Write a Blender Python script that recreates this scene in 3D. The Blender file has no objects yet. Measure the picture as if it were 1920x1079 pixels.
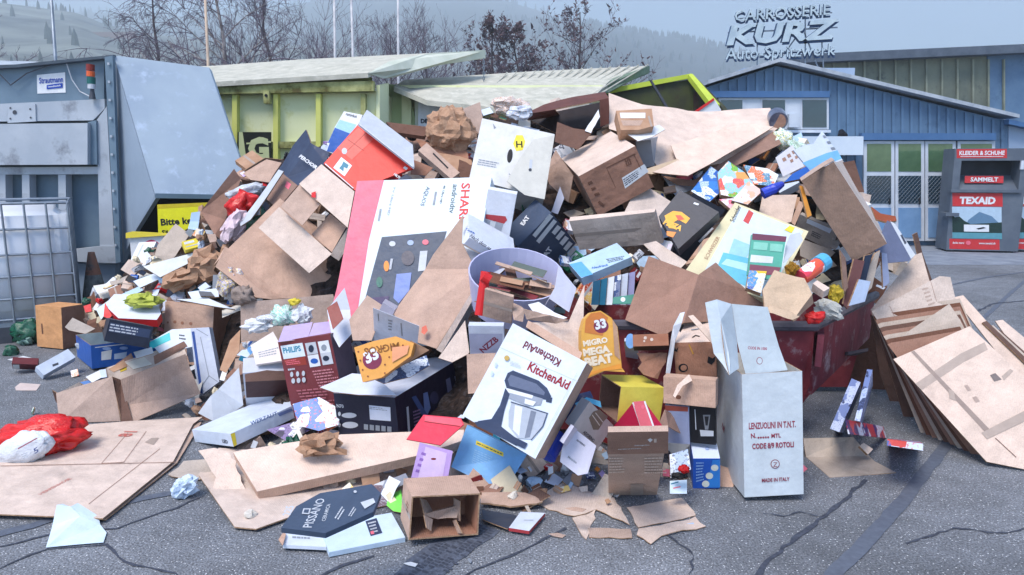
import bpy, bmesh, math, random
import numpy as np
from mathutils import Vector, Matrix, noise
sc = bpy.context.scene
COL = sc.collection
# ---------------------------------------------------------------- camera
FPX, CX, CY, HOR, CAMZ = 1400.0, 960.0, 539.5, 315.0, 1.6
PITCH = math.atan((CY - HOR) / FPX)
cam_d = bpy.data.cameras.new('camera'); cam = bpy.data.objects.new('camera', cam_d); COL.objects.link(cam)
cam_d.sensor_width = 36; cam_d.lens = 36 * FPX / 1920; cam_d.clip_end = 9000; cam_d.clip_start = 0.05
cam.location = (0, 0, CAMZ); cam.rotation_euler = (math.pi / 2 - PITCH, 0, 0)
sc.camera = cam
# ---------------------------------------------------------------- sky, sun, exposure
SUN_EL, SUN_ROT = math.radians(58), math.radians(215)
w = bpy.data.worlds.new("World"); sc.world = w; w.use_nodes = True
nt = w.node_tree; bg = nt.nodes['Background']
sk = nt.nodes.new('ShaderNodeTexSky'); sk.sky_type = 'NISHITA'; sk.sun_disc = False
sk.sun_elevation = SUN_EL; sk.sun_rotation = SUN_ROT; sk.air_density = 1.0; sk.dust_density = 1.0; sk.ozone_density = 2.7; sk.altitude = 300
nt.links.new(sk.outputs[0], bg.inputs[0]); bg.inputs[1].default_value = 0.125
sun_d = bpy.data.lights.new('sun', 'SUN'); sun_d.energy = 1.9; sun_d.angle = math.radians(24); sun_d.color = (1, .92, .84)
sun = bpy.data.objects.new('sun', sun_d); COL.objects.link(sun)
sun.rotation_euler = (math.radians(90) - SUN_EL, 0, math.pi - SUN_ROT)
sc.view_settings.view_transform = 'Standard'; sc.view_settings.look = 'None'; sc.view_settings.gamma = 1
sc.view_settings.exposure = 0.96
sc.cycles.use_denoising = True
sc.cycles.max_bounces = 6; sc.cycles.diffuse_bounces = 2; sc.cycles.volume_bounces = 4

# ---------------------------------------------------------------- projection helpers
C0 = np.array([0, 0, CAMZ]); cp, sp = math.cos(PITCH), math.sin(PITCH)
FW = np.array([0, cp, -sp]); RT = np.array([1., 0, 0]); UP = np.array([0, sp, cp])
def ray(x, y):
    r = FW + (x - CX) / FPX * RT + (CY - y) / FPX * UP
    return r / r[1]
def P(x, y, D): return C0 + ray(x, y) * D
def G(x, y, z=0.0):
    r = ray(x, y); return C0 + r * ((z - CAMZ) / r[2])
def pix(p):
    d = np.asarray(p) - C0; k = d @ FW
    return np.array([CX + FPX * (d @ RT) / k, CY - FPX * (d @ UP) / k])
def nrm(v): v = np.asarray(v, float); return v / (np.linalg.norm(v) + 1e-12)
# heap: bottom line, top line and crest depth along the picture
_bx = [0, 60, 200, 330, 480, 600, 760, 1000, 1200, 1400, 1520, 1640, 1760, 1920]
_by = [670, 670, 700, 765, 865, 935, 960, 960, 930, 920, 850, 810, 820, 840]
_tx = [0, 60, 160, 260, 400, 470, 620, 760, 900, 1050, 1250, 1430, 1500, 1600, 1680, 1740, 1800, 1920]
_ty = [640, 600, 560, 470, 380, 300, 250, 235, 205, 195, 205, 225, 260, 330, 430, 500, 560, 600]
def MD(x, y):
    yb = np.interp(x, _bx, _by); yt = np.interp(x, _tx, _ty)
    Dg = CAMZ / -ray(x, yb)[2]
    Dt = Dg + 0.25 + (yb - yt) / 700 * 2.6
    t = min(max((yb - y) / (yb - yt), -.2), 1.25)
    if t < 0: return CAMZ / -ray(x, y)[2]
    return Dg + (Dt - Dg) * t ** 1.15

# ---------------------------------------------------------------- materials
MATS = {}
def newmat(name):
    m = bpy.data.materials.new(name); m.use_nodes = True; return m, m.node_tree, m.node_tree.nodes['Principled BSDF']
def N(nt, t, **kw):
    n = nt.nodes.new(t)
    for k, v in kw.items():
        if k in n.inputs: n.inputs[k].default_value = v
        else: setattr(n, k, v)
    return n
def s2l(c):
    c = c / 255
    return c / 12.92 if c <= .04045 else ((c + .055) / 1.055) ** 2.4
def srgb(r, g, b): return (s2l(r), s2l(g), s2l(b), 1)
def noisy(name, c1, c2, scale=6, rough=.7, bump=.15, bscale=40, metal=0, detail=5, c3=None, s3=2.0, spec=.3):
    """two tone procedural surface with broad blotches and fine bump"""
    if name in MATS: return MATS[name]
    m, nt, b = newmat(name); L = nt.links.new
    tc = N(nt, 'ShaderNodeTexCoord')
    n1 = N(nt, 'ShaderNodeTexNoise', Scale=scale, Detail=detail, Roughness=.6); L(tc.outputs['Object'], n1.inputs['Vector'])
    mix = N(nt, 'ShaderNodeMix', data_type='RGBA')
    rr = N(nt, 'ShaderNodeMapRange'); rr.inputs[1].default_value = .35; rr.inputs[2].default_value = .65
    L(n1.outputs['Fac'], rr.inputs[0]); L(rr.outputs[0], mix.inputs[0])
    mix.inputs[6].default_value = c1; mix.inputs[7].default_value = c2
    out = mix.outputs[2]
    if c3:
        n3 = N(nt, 'ShaderNodeTexNoise', Scale=s3, Detail=8, Roughness=.7); L(tc.outputs['Object'], n3.inputs['Vector'])
        r3 = N(nt, 'ShaderNodeMapRange'); r3.inputs[1].default_value = .55; r3.inputs[2].default_value = .68
        L(n3.outputs['Fac'], r3.inputs[0]); mx = N(nt, 'ShaderNodeMix', data_type='RGBA')
        L(r3.outputs[0], mx.inputs[0]); L(out, mx.inputs[6]); mx.inputs[7].default_value = c3; out = mx.outputs[2]
    L(out, b.inputs['Base Color'])
    b.inputs['Roughness'].default_value = rough; b.inputs['Metallic'].default_value = metal
    b.inputs['Specular IOR Level'].default_value = spec
    if bump:
        n2 = N(nt, 'ShaderNodeTexNoise', Scale=bscale, Detail=4); L(tc.outputs['Object'], n2.inputs['Vector'])
        bp = N(nt, 'ShaderNodeBump', Strength=bump, Distance=.01); L(n2.outputs['Fac'], bp.inputs['Height']); L(bp.outputs[0], b.inputs['Normal'])
    MATS[name] = m; return m
def card(name, r, g, b_):
    """corrugated board: fibre noise, faint flutes, soft dents, tone varies from piece to piece"""
    if name in MATS: return MATS[name]
    m, nt, b = newmat(name); L = nt.links.new
    tc = N(nt, 'ShaderNodeTexCoord'); oi = N(nt, 'ShaderNodeObjectInfo')
    n1 = N(nt, 'ShaderNodeTexNoise', Scale=7, Detail=6, Roughness=.65); L(tc.outputs['Object'], n1.inputs['Vector'])
    n2 = N(nt, 'ShaderNodeTexNoise', Scale=160, Detail=2); L(tc.outputs['Object'], n2.inputs['Vector'])
    rr = N(nt, 'ShaderNodeMapRange'); L(n1.outputs['Fac'], rr.inputs[0])
    rr.inputs[1].default_value = .3; rr.inputs[2].default_value = .7; rr.inputs[3].default_value = .72; rr.inputs[4].default_value = 1.02
    ad = N(nt, 'ShaderNodeMath', operation='MULTIPLY_ADD'); L(n2.outputs['Fac'], ad.inputs[0]); ad.inputs[1].default_value = .42; L(rr.outputs[0], ad.inputs[2])
    rv = N(nt, 'ShaderNodeMapRange'); L(oi.outputs['Random'], rv.inputs[0]); rv.inputs[3].default_value = -.2; rv.inputs[4].default_value = .06
    a2 = N(nt, 'ShaderNodeMath', operation='ADD'); L(ad.outputs[0], a2.inputs[0]); L(rv.outputs[0], a2.inputs[1])
    hs = N(nt, 'ShaderNodeHueSaturation'); hs.inputs['Color'].default_value = srgb(r, g, b_); L(a2.outputs[0], hs.inputs['Value'])
    rs = N(nt, 'ShaderNodeMath', operation='MULTIPLY_ADD'); L(oi.outputs['Random'], rs.inputs[0]); rs.inputs[1].default_value = .35; rs.inputs[2].default_value = .8
    L(rs.outputs[0], hs.inputs['Saturation'])
    vc = N(nt, 'ShaderNodeTexVoronoi', Scale=1.7, feature='DISTANCE_TO_EDGE'); nz = N(nt, 'ShaderNodeTexNoise', Scale=3.0, Detail=2); L(tc.outputs['Object'], nz.inputs['Vector'])
    vadd = N(nt, 'ShaderNodeVectorMath', operation='MULTIPLY_ADD'); L(nz.outputs['Color'], vadd.inputs[0]); vadd.inputs[1].default_value = (.25, .25, .25); L(tc.outputs['Object'], vadd.inputs[2]); L(vadd.outputs[0], vc.inputs['Vector'])
    cr_ = N(nt, 'ShaderNodeMapRange'); L(vc.outputs['Distance'], cr_.inputs[0]); cr_.inputs[1].default_value = 0; cr_.inputs[2].default_value = .008; cr_.inputs[3].default_value = .95; cr_.inputs[4].default_value = 1
    ns = N(nt, 'ShaderNodeTexNoise', Scale=2.2, Detail=8, Roughness=.75); L(tc.outputs['Object'], ns.inputs['Vector'])
    st_ = N(nt, 'ShaderNodeMapRange'); L(ns.outputs['Fac'], st_.inputs[0]); st_.inputs[1].default_value = .56; st_.inputs[2].default_value = .66; st_.inputs[3].default_value = 1; st_.inputs[4].default_value = .8
    m1 = N(nt, 'ShaderNodeMath', operation='MULTIPLY'); L(cr_.outputs[0], m1.inputs[0]); L(st_.outputs[0], m1.inputs[1])
    sc1 = N(nt, 'ShaderNodeVectorMath', operation='SCALE'); L(hs.outputs[0], sc1.inputs[0]); L(m1.outputs[0], sc1.inputs['Scale'])
    L(sc1.outputs[0], b.inputs['Base Color']); b.inputs['Roughness'].default_value = .85; b.inputs['Specular IOR Level'].default_value = .2
    wv = N(nt, 'ShaderNodeTexWave', Scale=38, Distortion=.6); L(tc.outputs['Object'], wv.inputs['Vector'])
    n3 = N(nt, 'ShaderNodeTexNoise', Scale=9, Detail=3); L(tc.outputs['Object'], n3.inputs['Vector'])
    ma = N(nt, 'ShaderNodeMath', operation='MULTIPLY_ADD'); L(wv.outputs['Fac'], ma.inputs[0]); ma.inputs[1].default_value = .04; L(n3.outputs['Fac'], ma.inputs[2])
    mb2 = N(nt, 'ShaderNodeMath', operation='MULTIPLY_ADD'); L(cr_.outputs[0], mb2.inputs[0]); mb2.inputs[1].default_value = .35; L(ma.outputs[0], mb2.inputs[2])
    bp = N(nt, 'ShaderNodeBump', Strength=.6, Distance=.03); L(mb2.outputs[0], bp.inputs['Height']); L(bp.outputs[0], b.inputs['Normal'])
    MATS[name] = m; return m
def ink(r, g, b_, rough=.45):
    """printed or coloured paper / coated board"""
    k = 'print %d %d %d %d' % (r, g, b_, rough * 10)
    if k in MATS: return MATS[k]
    m, nt, b = newmat(k); L = nt.links.new
    tc = N(nt, 'ShaderNodeTexCoord')
    n1 = N(nt, 'ShaderNodeTexNoise', Scale=11, Detail=7, Roughness=.7); L(tc.outputs['Object'], n1.inputs['Vector'])
    rr = N(nt, 'ShaderNodeMapRange'); L(n1.outputs['Fac'], rr.inputs[0])
    rr.inputs[1].default_value = .3; rr.inputs[2].default_value = .7; rr.inputs[3].default_value = .86; rr.inputs[4].default_value = 1.06
    hs = N(nt, 'ShaderNodeHueSaturation'); hs.inputs['Color'].default_value = srgb(r, g, b_); L(rr.outputs[0], hs.inputs['Value'])
    L(hs.outputs[0], b.inputs['Base Color']); b.inputs['Roughness'].default_value = rough; b.inputs['Specular IOR Level'].default_value = .3
    n3 = N(nt, 'ShaderNodeTexNoise', Scale=10, Detail=4); L(tc.outputs['Object'], n3.inputs['Vector'])
    bp = N(nt, 'ShaderNodeBump', Strength=.4, Distance=.02); L(n3.outputs['Fac'], bp.inputs['Height']); L(bp.outputs[0], b.inputs['Normal'])
    MATS[k] = m; return m
def busy(name, cols, scale=14, rough=.4, seed=0):
    """small printed picture: random blocks of several colours"""
    if name in MATS: return MATS[name]
    m, nt, b = newmat(name); L = nt.links.new
    tc = N(nt, 'ShaderNodeTexCoord'); mp = N(nt, 'ShaderNodeMapping'); L(tc.outputs['Object'], mp.inputs['Vector'])
    mp.inputs['Location'].default_value = (seed * 3.1, seed * 1.7, seed)
    v = N(nt, 'ShaderNodeTexVoronoi', Scale=scale, distance='CHEBYCHEV'); L(mp.outputs[0], v.inputs['Vector'])
    sx = N(nt, 'ShaderNodeSeparateColor'); L(v.outputs['Color'], sx.inputs[0])
    cr = N(nt, 'ShaderNodeValToRGB'); cr.color_ramp.interpolation = 'CONSTANT'
    e = cr.color_ramp.elements
    while len(e) < len(cols): e.new(.5)
    for i, c in enumerate(cols): e[i].position = i / len(cols) * .98; e[i].color = srgb(*c)
    L(sx.outputs[0], cr.inputs[0])
    n2 = N(nt, 'ShaderNodeTexNoise', Scale=scale * 6, Detail=3); L(mp.outputs[0], n2.inputs['Vector'])
    mx = N(nt, 'ShaderNodeMix', data_type='RGBA'); r2 = N(nt, 'ShaderNodeMapRange'); L(n2.outputs['Fac'], r2.inputs[0])
    r2.inputs[1].default_value = .55; r2.inputs[2].default_value = .62; r2.inputs[4].default_value = .7
    L(r2.outputs[0], mx.inputs[0]); L(cr.outputs[0], mx.inputs[6]); mx.inputs[7].default_value = srgb(*cols[-1])
    L(mx.outputs[2], b.inputs['Base Color']); b.inputs['Roughness'].default_value = rough
    MATS[name] = m; return m
K = lambda: None
K.tan = card('light cardboard', 184, 157, 142); K.tan2 = card('pale cardboard', 208, 189, 177)
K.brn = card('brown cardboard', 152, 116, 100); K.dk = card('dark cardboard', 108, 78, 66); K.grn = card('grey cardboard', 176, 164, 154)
K.kraft = noisy('kraft paper', srgb(168, 130, 104), srgb(186, 150, 124), 9, .8, .5, 30)
K.edge = noisy('corrugated edge', srgb(140, 108, 84), srgb(180, 150, 122), 60, .9, 0)
K.tape = ink(172, 156, 146, .3)
K.white = ink(222, 226, 232); K.wht2 = ink(205, 208, 214); K.black = ink(24, 25, 32); K.navy = ink(40, 50, 72)
K.blue = ink(38, 92, 176); K.red = ink(206, 40, 44); K.dred = ink(120, 30, 32); K.aqua = ink(110, 190, 225)
K.lblue = ink(112, 168, 226); K.yel = ink(232, 212, 70); K.pink = ink(228, 110, 130); K.grey = ink(140, 148, 160); K.lgrey = ink(190, 196, 206)
K.green = ink(40, 130, 90); K.lilac = ink(176, 152, 206); K.orange = ink(232, 140, 60); K.dkgrey = ink(70, 74, 84); K.teal = ink(30, 120, 150)
K.plas = noisy('clear plastic film', srgb(215, 220, 228), srgb(190, 200, 215), 8, .15, .6, 20, spec=.6)
K.redpl = noisy('red plastic film', srgb(222, 30, 26), srgb(200, 22, 22), 8, .2, .5, 14, spec=.6)
K.grnpl = noisy('green plastic film', srgb(30, 100, 70), srgb(20, 70, 60), 8, .25, .5, 14, spec=.6)

# ---------------------------------------------------------------- objects
HERO = []       # (pixel x, y, short phrase)
def tag(o, label=None, cat=None, group=None, kind=None):
    if label: o['label'] = label
    if cat: o['category'] = cat
    if group: o['group'] = group
    if kind: o['kind'] = kind
    return o
def empty(name, loc, label, cat, group=None):
    o = bpy.data.objects.new(name, None); COL.objects.link(o); o.location = Vector(loc); o.empty_display_size = .1
    return tag(o, label, cat, group)
class MB:
    def __init__(s): s.v = []; s.f = []; s.m = []; s.mats = []
    def mi(s, m):
        if m not in s.mats: s.mats.append(m)
        return s.mats.index(m)
    def poly(s, pts, m):
        i = len(s.v); s.v += [tuple(p) for p in pts]; s.f.append(tuple(range(i, i + len(pts)))); s.m.append(s.mi(m))
    def add(s, vs, fs, m):
        i = len(s.v); s.v += [tuple(p) for p in vs]
        for f in fs: s.f.append(tuple(i + k for k in f)); s.m.append(s.mi(m))
    def prism(s, pts, off, m, me=None, mb=None):
        pts = [np.asarray(p, float) for p in pts]; off = np.asarray(off, float); n = len(pts)
        nn = sum((np.cross(pts[i] - pts[0], pts[(i + 1) % n] - pts[0]) for i in range(1, n - 1)), np.zeros(3))
        if nn @ off > 0: pts = pts[::-1]
        q = [p + off for p in pts]
        s.poly(pts, m); s.poly(q[::-1], mb or m)
        for i in range(n): j = (i + 1) % n; s.poly([pts[j], pts[i], q[i], q[j]], me or m)
    def box(s, x0, y0, z0, x1, y1, z1, m):
        s.prism([(x0, y0, z0), (x1, y0, z0), (x1, y0, z1), (x0, y0, z1)], (0, y1 - y0, 0), m)
    def tube(s, pts, r, m, k=6, caps=True):
        pts = [np.asarray(p, float) for p in pts]; rs = r if hasattr(r, '__len__') else [r] * len(pts)
        vs = []; fs = []
        for i, p in enumerate(pts):
            t = nrm(pts[min(i + 1, len(pts) - 1)] - pts[max(i - 1, 0)])
            a = nrm(np.cross(t, (0, 0, 1) if abs(t[2]) < .9 else (1, 0, 0))); b = np.cross(t, a)
            for j in range(k):
                an = 2 * math.pi * j / k; vs.append(p + rs[i] * (math.cos(an) * a + math.sin(an) * b))
        for i in range(len(pts) - 1):
            for j in range(k): fs.append((i * k + j, i * k + (j + 1) % k, (i + 1) * k + (j + 1) % k, (i + 1) * k + j))
        if caps: fs += [tuple(range(k))[::-1], tuple(range((len(pts) - 1) * k, len(pts) * k))]
        s.add(vs, fs, m)
    def build(s, name, parent=None, smooth=False, origin=None):
        v = np.array(s.v, float)
        if origin is None: origin = np.array([(v[:, 0].min() + v[:, 0].max()) / 2, (v[:, 1].min() + v[:, 1].max()) / 2, v[:, 2].min()])
        origin = np.asarray(origin, float)
        me = bpy.data.meshes.new(name); me.from_pydata([tuple(p) for p in v - origin], [], s.f)
        for m in s.mats: me.materials.append(m)
        me.polygons.foreach_set('material_index', s.m)
        if smooth: me.polygons.foreach_set('use_smooth', [True] * len(s.f))
        me.validate(); me.update()
        o = bpy.data.objects.new(name, me); COL.objects.link(o)
        if parent is not None:
            o.parent = parent; o.location = Vector(origin) - parent_world(parent)
        else: o.location = Vector(origin)
        return o
def parent_world(o):
    l = Vector((0, 0, 0))
    while o is not None: l = l + Vector(o.location); o = o.parent
    return l
def struct(mb, name, kind='structure', label=None, smooth=False):
    o = mb.build(name, smooth=smooth); o['kind'] = kind
    if label: o['label'] = label
    return o
# ---------------------------------------------------------------- text
_TX = {}
def text_geo(s, bold=0.0, shear=0.0):
    k = (s, bold, shear)
    if k in _TX: return _TX[k]
    cu = bpy.data.curves.new('t', 'FONT'); cu.body = s; cu.offset = bold; cu.shear = shear; cu.resolution_u = 2
    o = bpy.data.objects.new('t', cu); COL.objects.link(o)
    dg = bpy.context.evaluated_depsgraph_get(); me = o.evaluated_get(dg).to_mesh()
    v = np.array([p.co[:] for p in me.vertices]) if len(me.vertices) else np.zeros((3, 3)); f = [tuple(p.vertices) for p in me.polygons]
    bpy.data.objects.remove(o); bpy.data.curves.remove(cu)
    x0, x1, y0, y1 = v[:, 0].min(), v[:, 0].max(), v[:, 1].min(), v[:, 1].max()
    v[:, 0] -= x0; v[:, 1] -= 0
    _TX[k] = (v[:, :2], f, x1 - x0, y1); return _TX[k]
def put_text(mb, s, A, Bp, n, m, bold=.0, shear=0., hs=1.0, depth=0.0, side=None):
    """text from A to Bp on a plane of normal n; hs scales the letter height"""
    v, f, wd, ht = text_geo(s, bold, shear); A = np.asarray(A, float); u = (np.asarray(Bp, float) - A) / wd; upv = np.cross(nrm(n), u) * hs
    pts = [A + u * p[0] + upv * p[1] for p in v]
    if depth:
        nn = nrm(n); k = len(pts)
        mb.add(pts + [p - nn * depth for p in pts], f, m); i0 = len(mb.v) - 2 * k
        cnt = {}
        for q in f:
            for i in range(len(q)): cnt[(q[i], q[(i + 1) % len(q)])] = 1
        for (a, b) in list(cnt):
            if (b, a) not in cnt: mb.f.append((i0 + b, i0 + a, i0 + a + k, i0 + b + k)); mb.m.append(mb.mi(side or m))
    else: mb.add(pts, f, m)
# ---------------------------------------------------------------- decals drawn on a plane, given where they show on it
class Plane:
    def __init__(s, q, n):
        s.q = np.asarray(q, float); s.n = nrm(n)
        if s.n @ (C0 - s.q) < 0: s.n = -s.n
    def hit(s, x, y, lift=0):
        r = ray(x, y); return C0 + r * (((s.q - C0) @ s.n) / (r @ s.n)) + s.n * lift
def shrink(pl, L=.0012): pass
def decal(mb, pl, d, k=1):
    L = .0011 * k; t = d[0]
    if t == 'P':   # ('P', [(x,y)...], mat)
        pts = [pl.hit(x, y, L) for x, y in d[1]]
        nn = np.cross(pts[1] - pts[0], pts[2] - pts[1])
        if len(pts) > 3: nn = sum((np.cross(pts[i] - pts[0], pts[i + 1] - pts[0]) for i in range(1, len(pts) - 1)), np.zeros(3))
        if nn @ pl.n < 0: pts = pts[::-1]
        mb.poly(pts, d[2])
    elif t == 'T':  # ('T', text, x0,y0,x1,y1, mat, bold, hs, shear)
        d = list(d) + [.01, 1.0, 0.0][len(d) - 7:]
        put_text(mb, d[1], pl.hit(d[2], d[3], L), pl.hit(d[4], d[5], L), pl.n, d[6], d[7], d[9], d[8])
    elif t == 'E':  # ('E', cx,cy,rx,ry, mat, rot)
        rot = math.radians(d[6]) if len(d) > 6 else 0
        pts = []
        for i in range(20):
            a = 2 * math.pi * i / 20; ex, ey = d[3] * math.cos(a), d[4] * math.sin(a)
            pts.append((d[1] + ex * math.cos(rot) - ey * math.sin(rot), d[2] + ex * math.sin(rot) + ey * math.cos(rot)))
        decal(mb, pl, ('P', pts, d[5]), k)
    elif t == 'L':  # ('L', x0,y0,x1,y1, width_px, mat)
        x0, y0, x1, y1, wd = d[1:6]; dx, dy = x1 - x0, y1 - y0; l = math.hypot(dx, dy) + 1e-6; a, b = -dy / l * wd / 2, dx / l * wd / 2
        decal(mb, pl, ('P', [(x0 + a, y0 + b), (x1 + a, y1 + b), (x1 - a, y1 - b), (x0 - a, y0 - b)], d[6]), k)
    elif t == 'F':  # fine print ('F', [quad tl,tr,br,bl], rows, mat, seed): short dashes in rows
        q = [np.array(p, float) for p in d[1]]; rows = d[2]; rng = random.Random(d[4] if len(d) > 4 else 1)
        for i in range(rows):
            v0, v1 = (i + .25) / rows, (i + .7) / rows; u = 0
            end = rng.uniform(.6, 1)
            while u < end:
                u1 = min(u + rng.uniform(.04, .16), end)
                c = lambda uu, vv: tuple((q[0] * (1 - uu) + q[1] * uu) * (1 - vv) + (q[3] * (1 - uu) + q[2] * uu) * vv)
                decal(mb, pl, ('P', [c(u, v0), c(u1, v0), c(u1, v1), c(u, v1)], d[3]), k); u = u1 + .025
# ---------------------------------------------------------------- cuboid from four picture corners
def rotm(w):
    th = np.linalg.norm(w)
    if th < 1e-9: return np.eye(3)
    k = w / th; Kx = np.array([[0, -k[2], k[1]], [k[2], 0, -k[0]], [-k[1], k[0], 0]])
    return np.eye(3) + math.sin(th) * Kx + (1 - math.cos(th)) * Kx @ Kx
def fit_box(o, a, b, c, flip=0, zr_=3.):
    """nearest corner o and the far ends of its three edges; unit depth"""
    O0 = P(o[0], o[1], 1.0); tg = np.array([a, b, c, o], float)
    u = [np.array([p[0] - o[0], -(p[1] - o[1])], float) for p in (a, b, c)]
    d01, d02, d12 = u[0] @ u[1], u[0] @ u[2], u[1] @ u[2]
    best = None
    z2 = [-(d01 * d02) / (d12 if abs(d12) > 60 else math.copysign(60, d12)), -(d01 * d12) / (d02 if abs(d02) > 60 else math.copysign(60, d02)), -(d02 * d12) / (d01 if abs(d01) > 60 else math.copysign(60, d01))]
    z = [math.sqrt(max(t, 25.)) for t in z2]
    for sg in ((1, 1, 1), (1, 1, -1), (1, -1, 1), (-1, 1, 1), (-1, -1, 1), (-1, 1, -1), (1, -1, -1), (-1, -1, -1)):
        E = [(u[i][0] * RT + u[i][1] * UP + sg[i] * z[i] * FW) / FPX for i in range(3)]
        M = np.array([nrm(e) for e in E]).T
        U, S, Vt = np.linalg.svd(M); Rm = U @ Vt; hand = np.linalg.det(Rm)
        Rm = Rm * np.array([1, 1, 1.]) if hand > 0 else Rm
        Ls = np.array([max(np.linalg.norm(e), 1e-3) for e in E])
        x = np.zeros(8); x[3:6] = np.log(Ls)
        def res(x):
            R_ = rotm(x[:3]) @ Rm; q = O0 + RT * x[6] + UP * x[7]
            pr = [pix(q + R_[:, i] * math.exp(x[3 + i])) for i in range(3)] + [pix(q)]
            reg = []
            for i in range(3):
                ee = R_[:, i] * math.exp(x[3 + i]); z_ = ee @ FW; xy = math.hypot(ee @ RT, ee @ UP); reg.append(max(0, abs(z_) - zr_ * xy) * FPX * .25)
            return np.concatenate([(np.array(pr) - tg).ravel(), reg])
        lam = 1.; r = res(x); c_ = r @ r
        for it in range(60):
            J = np.array([(res(x + np.eye(8)[i] * 1e-5) - r) / 1e-5 for i in range(8)]).T
            A = J.T @ J; 
            st = np.linalg.solve(A + lam * np.diag(np.diag(A) + 1e-6), -J.T @ r)
            st = np.clip(st, -.4, .4); r2 = res(x + st); c2 = r2 @ r2
            if c2 < c_: x = x + st; r = r2; conv = c_ - c2 < 1e-5; c_ = c2; lam *= .4
            else: lam *= 4; conv = lam > 1e8
            if conv: break
        R_ = rotm(x[:3]) @ Rm; q = O0 + RT * x[6] + UP * x[7]
        e = [R_[:, i] * math.exp(x[3 + i]) for i in range(3)]
        zs = [t @ FW for t in e]
        L = [np.linalg.norm(t) for t in e]
        away = sum(1 if zz > 0 else 0 for zz in zs) + .3 * sum(zs) / max(L)
        cost = c_ + 12 * (max(L) / min(L) > 14)
        score = -cost / 14 + (-away if flip else away)
        if best is None or score > best[0] + 1e-6: best = (score, q, e, c_)
    return best[1], best[2], best[3]
def jit(rng, s): return np.array([rng.uniform(-s, s) for _ in range(3)])
def carton(name, label, cat, o, a, b, c, D=None, mat=None, faces={}, decals=(), opening=None, flaps=(), ground=False, lift=0, short=None, flip=0, group=None, th=.005, inner=None, dent=.004, z0=0.0, zr_=3.):
    q, e, err = fit_box(o, a, b, c, flip, zr_)
    if err > 60: print('BOX', name, label[:40], 'fit err %.0f' % err)
    q = q - C0; corners = [q + sum((e[i] for i in range(3) if k >> i & 1), np.zeros(3)) for k in range(8)]
    if ground:
        s = (CAMZ - z0) / -min(p[2] for p in corners); lo = max((pix(C0 + p) for p in corners), key=lambda t: t[1])
        gy = G(lo[0], min(lo[1], 1100))[1] / q[1]; s = min(max(s, gy * .85), gy * 1.12)
    else:
        cpx = ((o[0] + (a[0] + b[0] + c[0])) / 4, (o[1] + a[1] + b[1] + c[1]) / 4)
        D_ = D if D is not None else MD(*cpx) - lift
        s = D_ / q[1]
    q = C0 + q * s; e = [x * s for x in e]
    zmin = min((q + sum((e[i] for i in range(3) if k >> i & 1), np.zeros(3)))[2] for k in range(8))
    if zmin < 0:   # a box cannot sink into the ground: bring it nearer
        s2 = CAMZ / (CAMZ - zmin); q = C0 + (q - C0) * s2; e = [x * s2 for x in e]
    rng = random.Random(label); mat = mat or K.tan
    V = {}
    dj = 0 if decals else dent
    for k in range(8): V[k] = q + sum((e[i] for i in range(3) if k >> i & 1), np.zeros(3)) + (jit(rng, dj) if k else 0)
    cen = sum(V.values()) / 8
    FK = {'ab': (0, 1, 3, 2), 'ac': (0, 1, 5, 4), 'bc': (0, 2, 6, 4), 'AB': (4, 5, 7, 6), 'AC': (2, 3, 7, 6), 'BC': (1, 3, 7, 5)}
    mb = MB()
    def oriented(idx, out=True, W=V):
        pts = [W[i] for i in idx]; n = np.cross(pts[1] - pts[0], pts[2] - pts[1])
        if (n @ (pts[0] + pts[2] - 2 * cen) > 0) != out: pts = pts[::-1]
        return pts
    for k, idx in FK.items():
        if k == opening: continue
        mb.poly(oriented(idx), faces.get(k, mat))
    if opening:
        im = inner or mat
        W = {}
        ax = {'ab': 2, 'ac': 1, 'bc': 0, 'AB': 2, 'AC': 1, 'BC': 0}[opening]; at = opening.isupper()
        for k in range(8):
            d = np.zeros(3)
            for i in range(3):
                hi = k >> i & 1
                if i == ax and (bool(hi) == at): continue
                d += nrm(e[i]) * (-th if hi else th)
            W[k] = V[k] + d
        for k, idx in FK.items():
            if k == opening: continue
            mb.poly(oriented(idx, False, W), im)
        r = FK[opening]
        for i in range(4):
            j = (i + 1) % 4; mb.poly([V[r[i]], V[r[j]], W[r[j]], W[r[i]]], K.edge)
    pls = {}
    for k, idx in FK.items():
        if k == opening: continue
        pl = Plane(V[idx[0]], np.cross(V[idx[1]] - V[idx[0]], V[idx[3]] - V[idx[0]]))
        outn = (V[idx[0]] + V[idx[2]]) / 2 - cen
        if pl.n @ outn > 0: pls[k] = (pl, [pix(V[i]) for i in idx])
    if not decals and mat in (K.tan, K.brn, K.tan2, K.grn) and pls:
        for fk_, (pl_, pp) in pls.items():
            q4 = lambda u, v: tuple((pp[0] * (1 - u) + pp[1] * u) * (1 - v) + (pp[3] * (1 - u) + pp[2] * u) * v)
            wpx = min(np.linalg.norm(pp[1] - pp[0]), np.linalg.norm(pp[3] - pp[0]))
            if wpx < 25: continue
            r_ = rng.random()
            if r_ < .55: decal(mb, pl_, ('P', [q4(0, .44), q4(1, .45), q4(1, .56), q4(0, .55)], K.tape), 1)
            if r_ > .35: u, v = rng.uniform(.1, .55), rng.uniform(.1, .5); decal(mb, pl_, ('F', [q4(u, v), q4(u + .3, v), q4(u + .3, v + .25), q4(u, v + .25)], 3, K.dk, int(r_ * 99)), 1.5)
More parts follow.
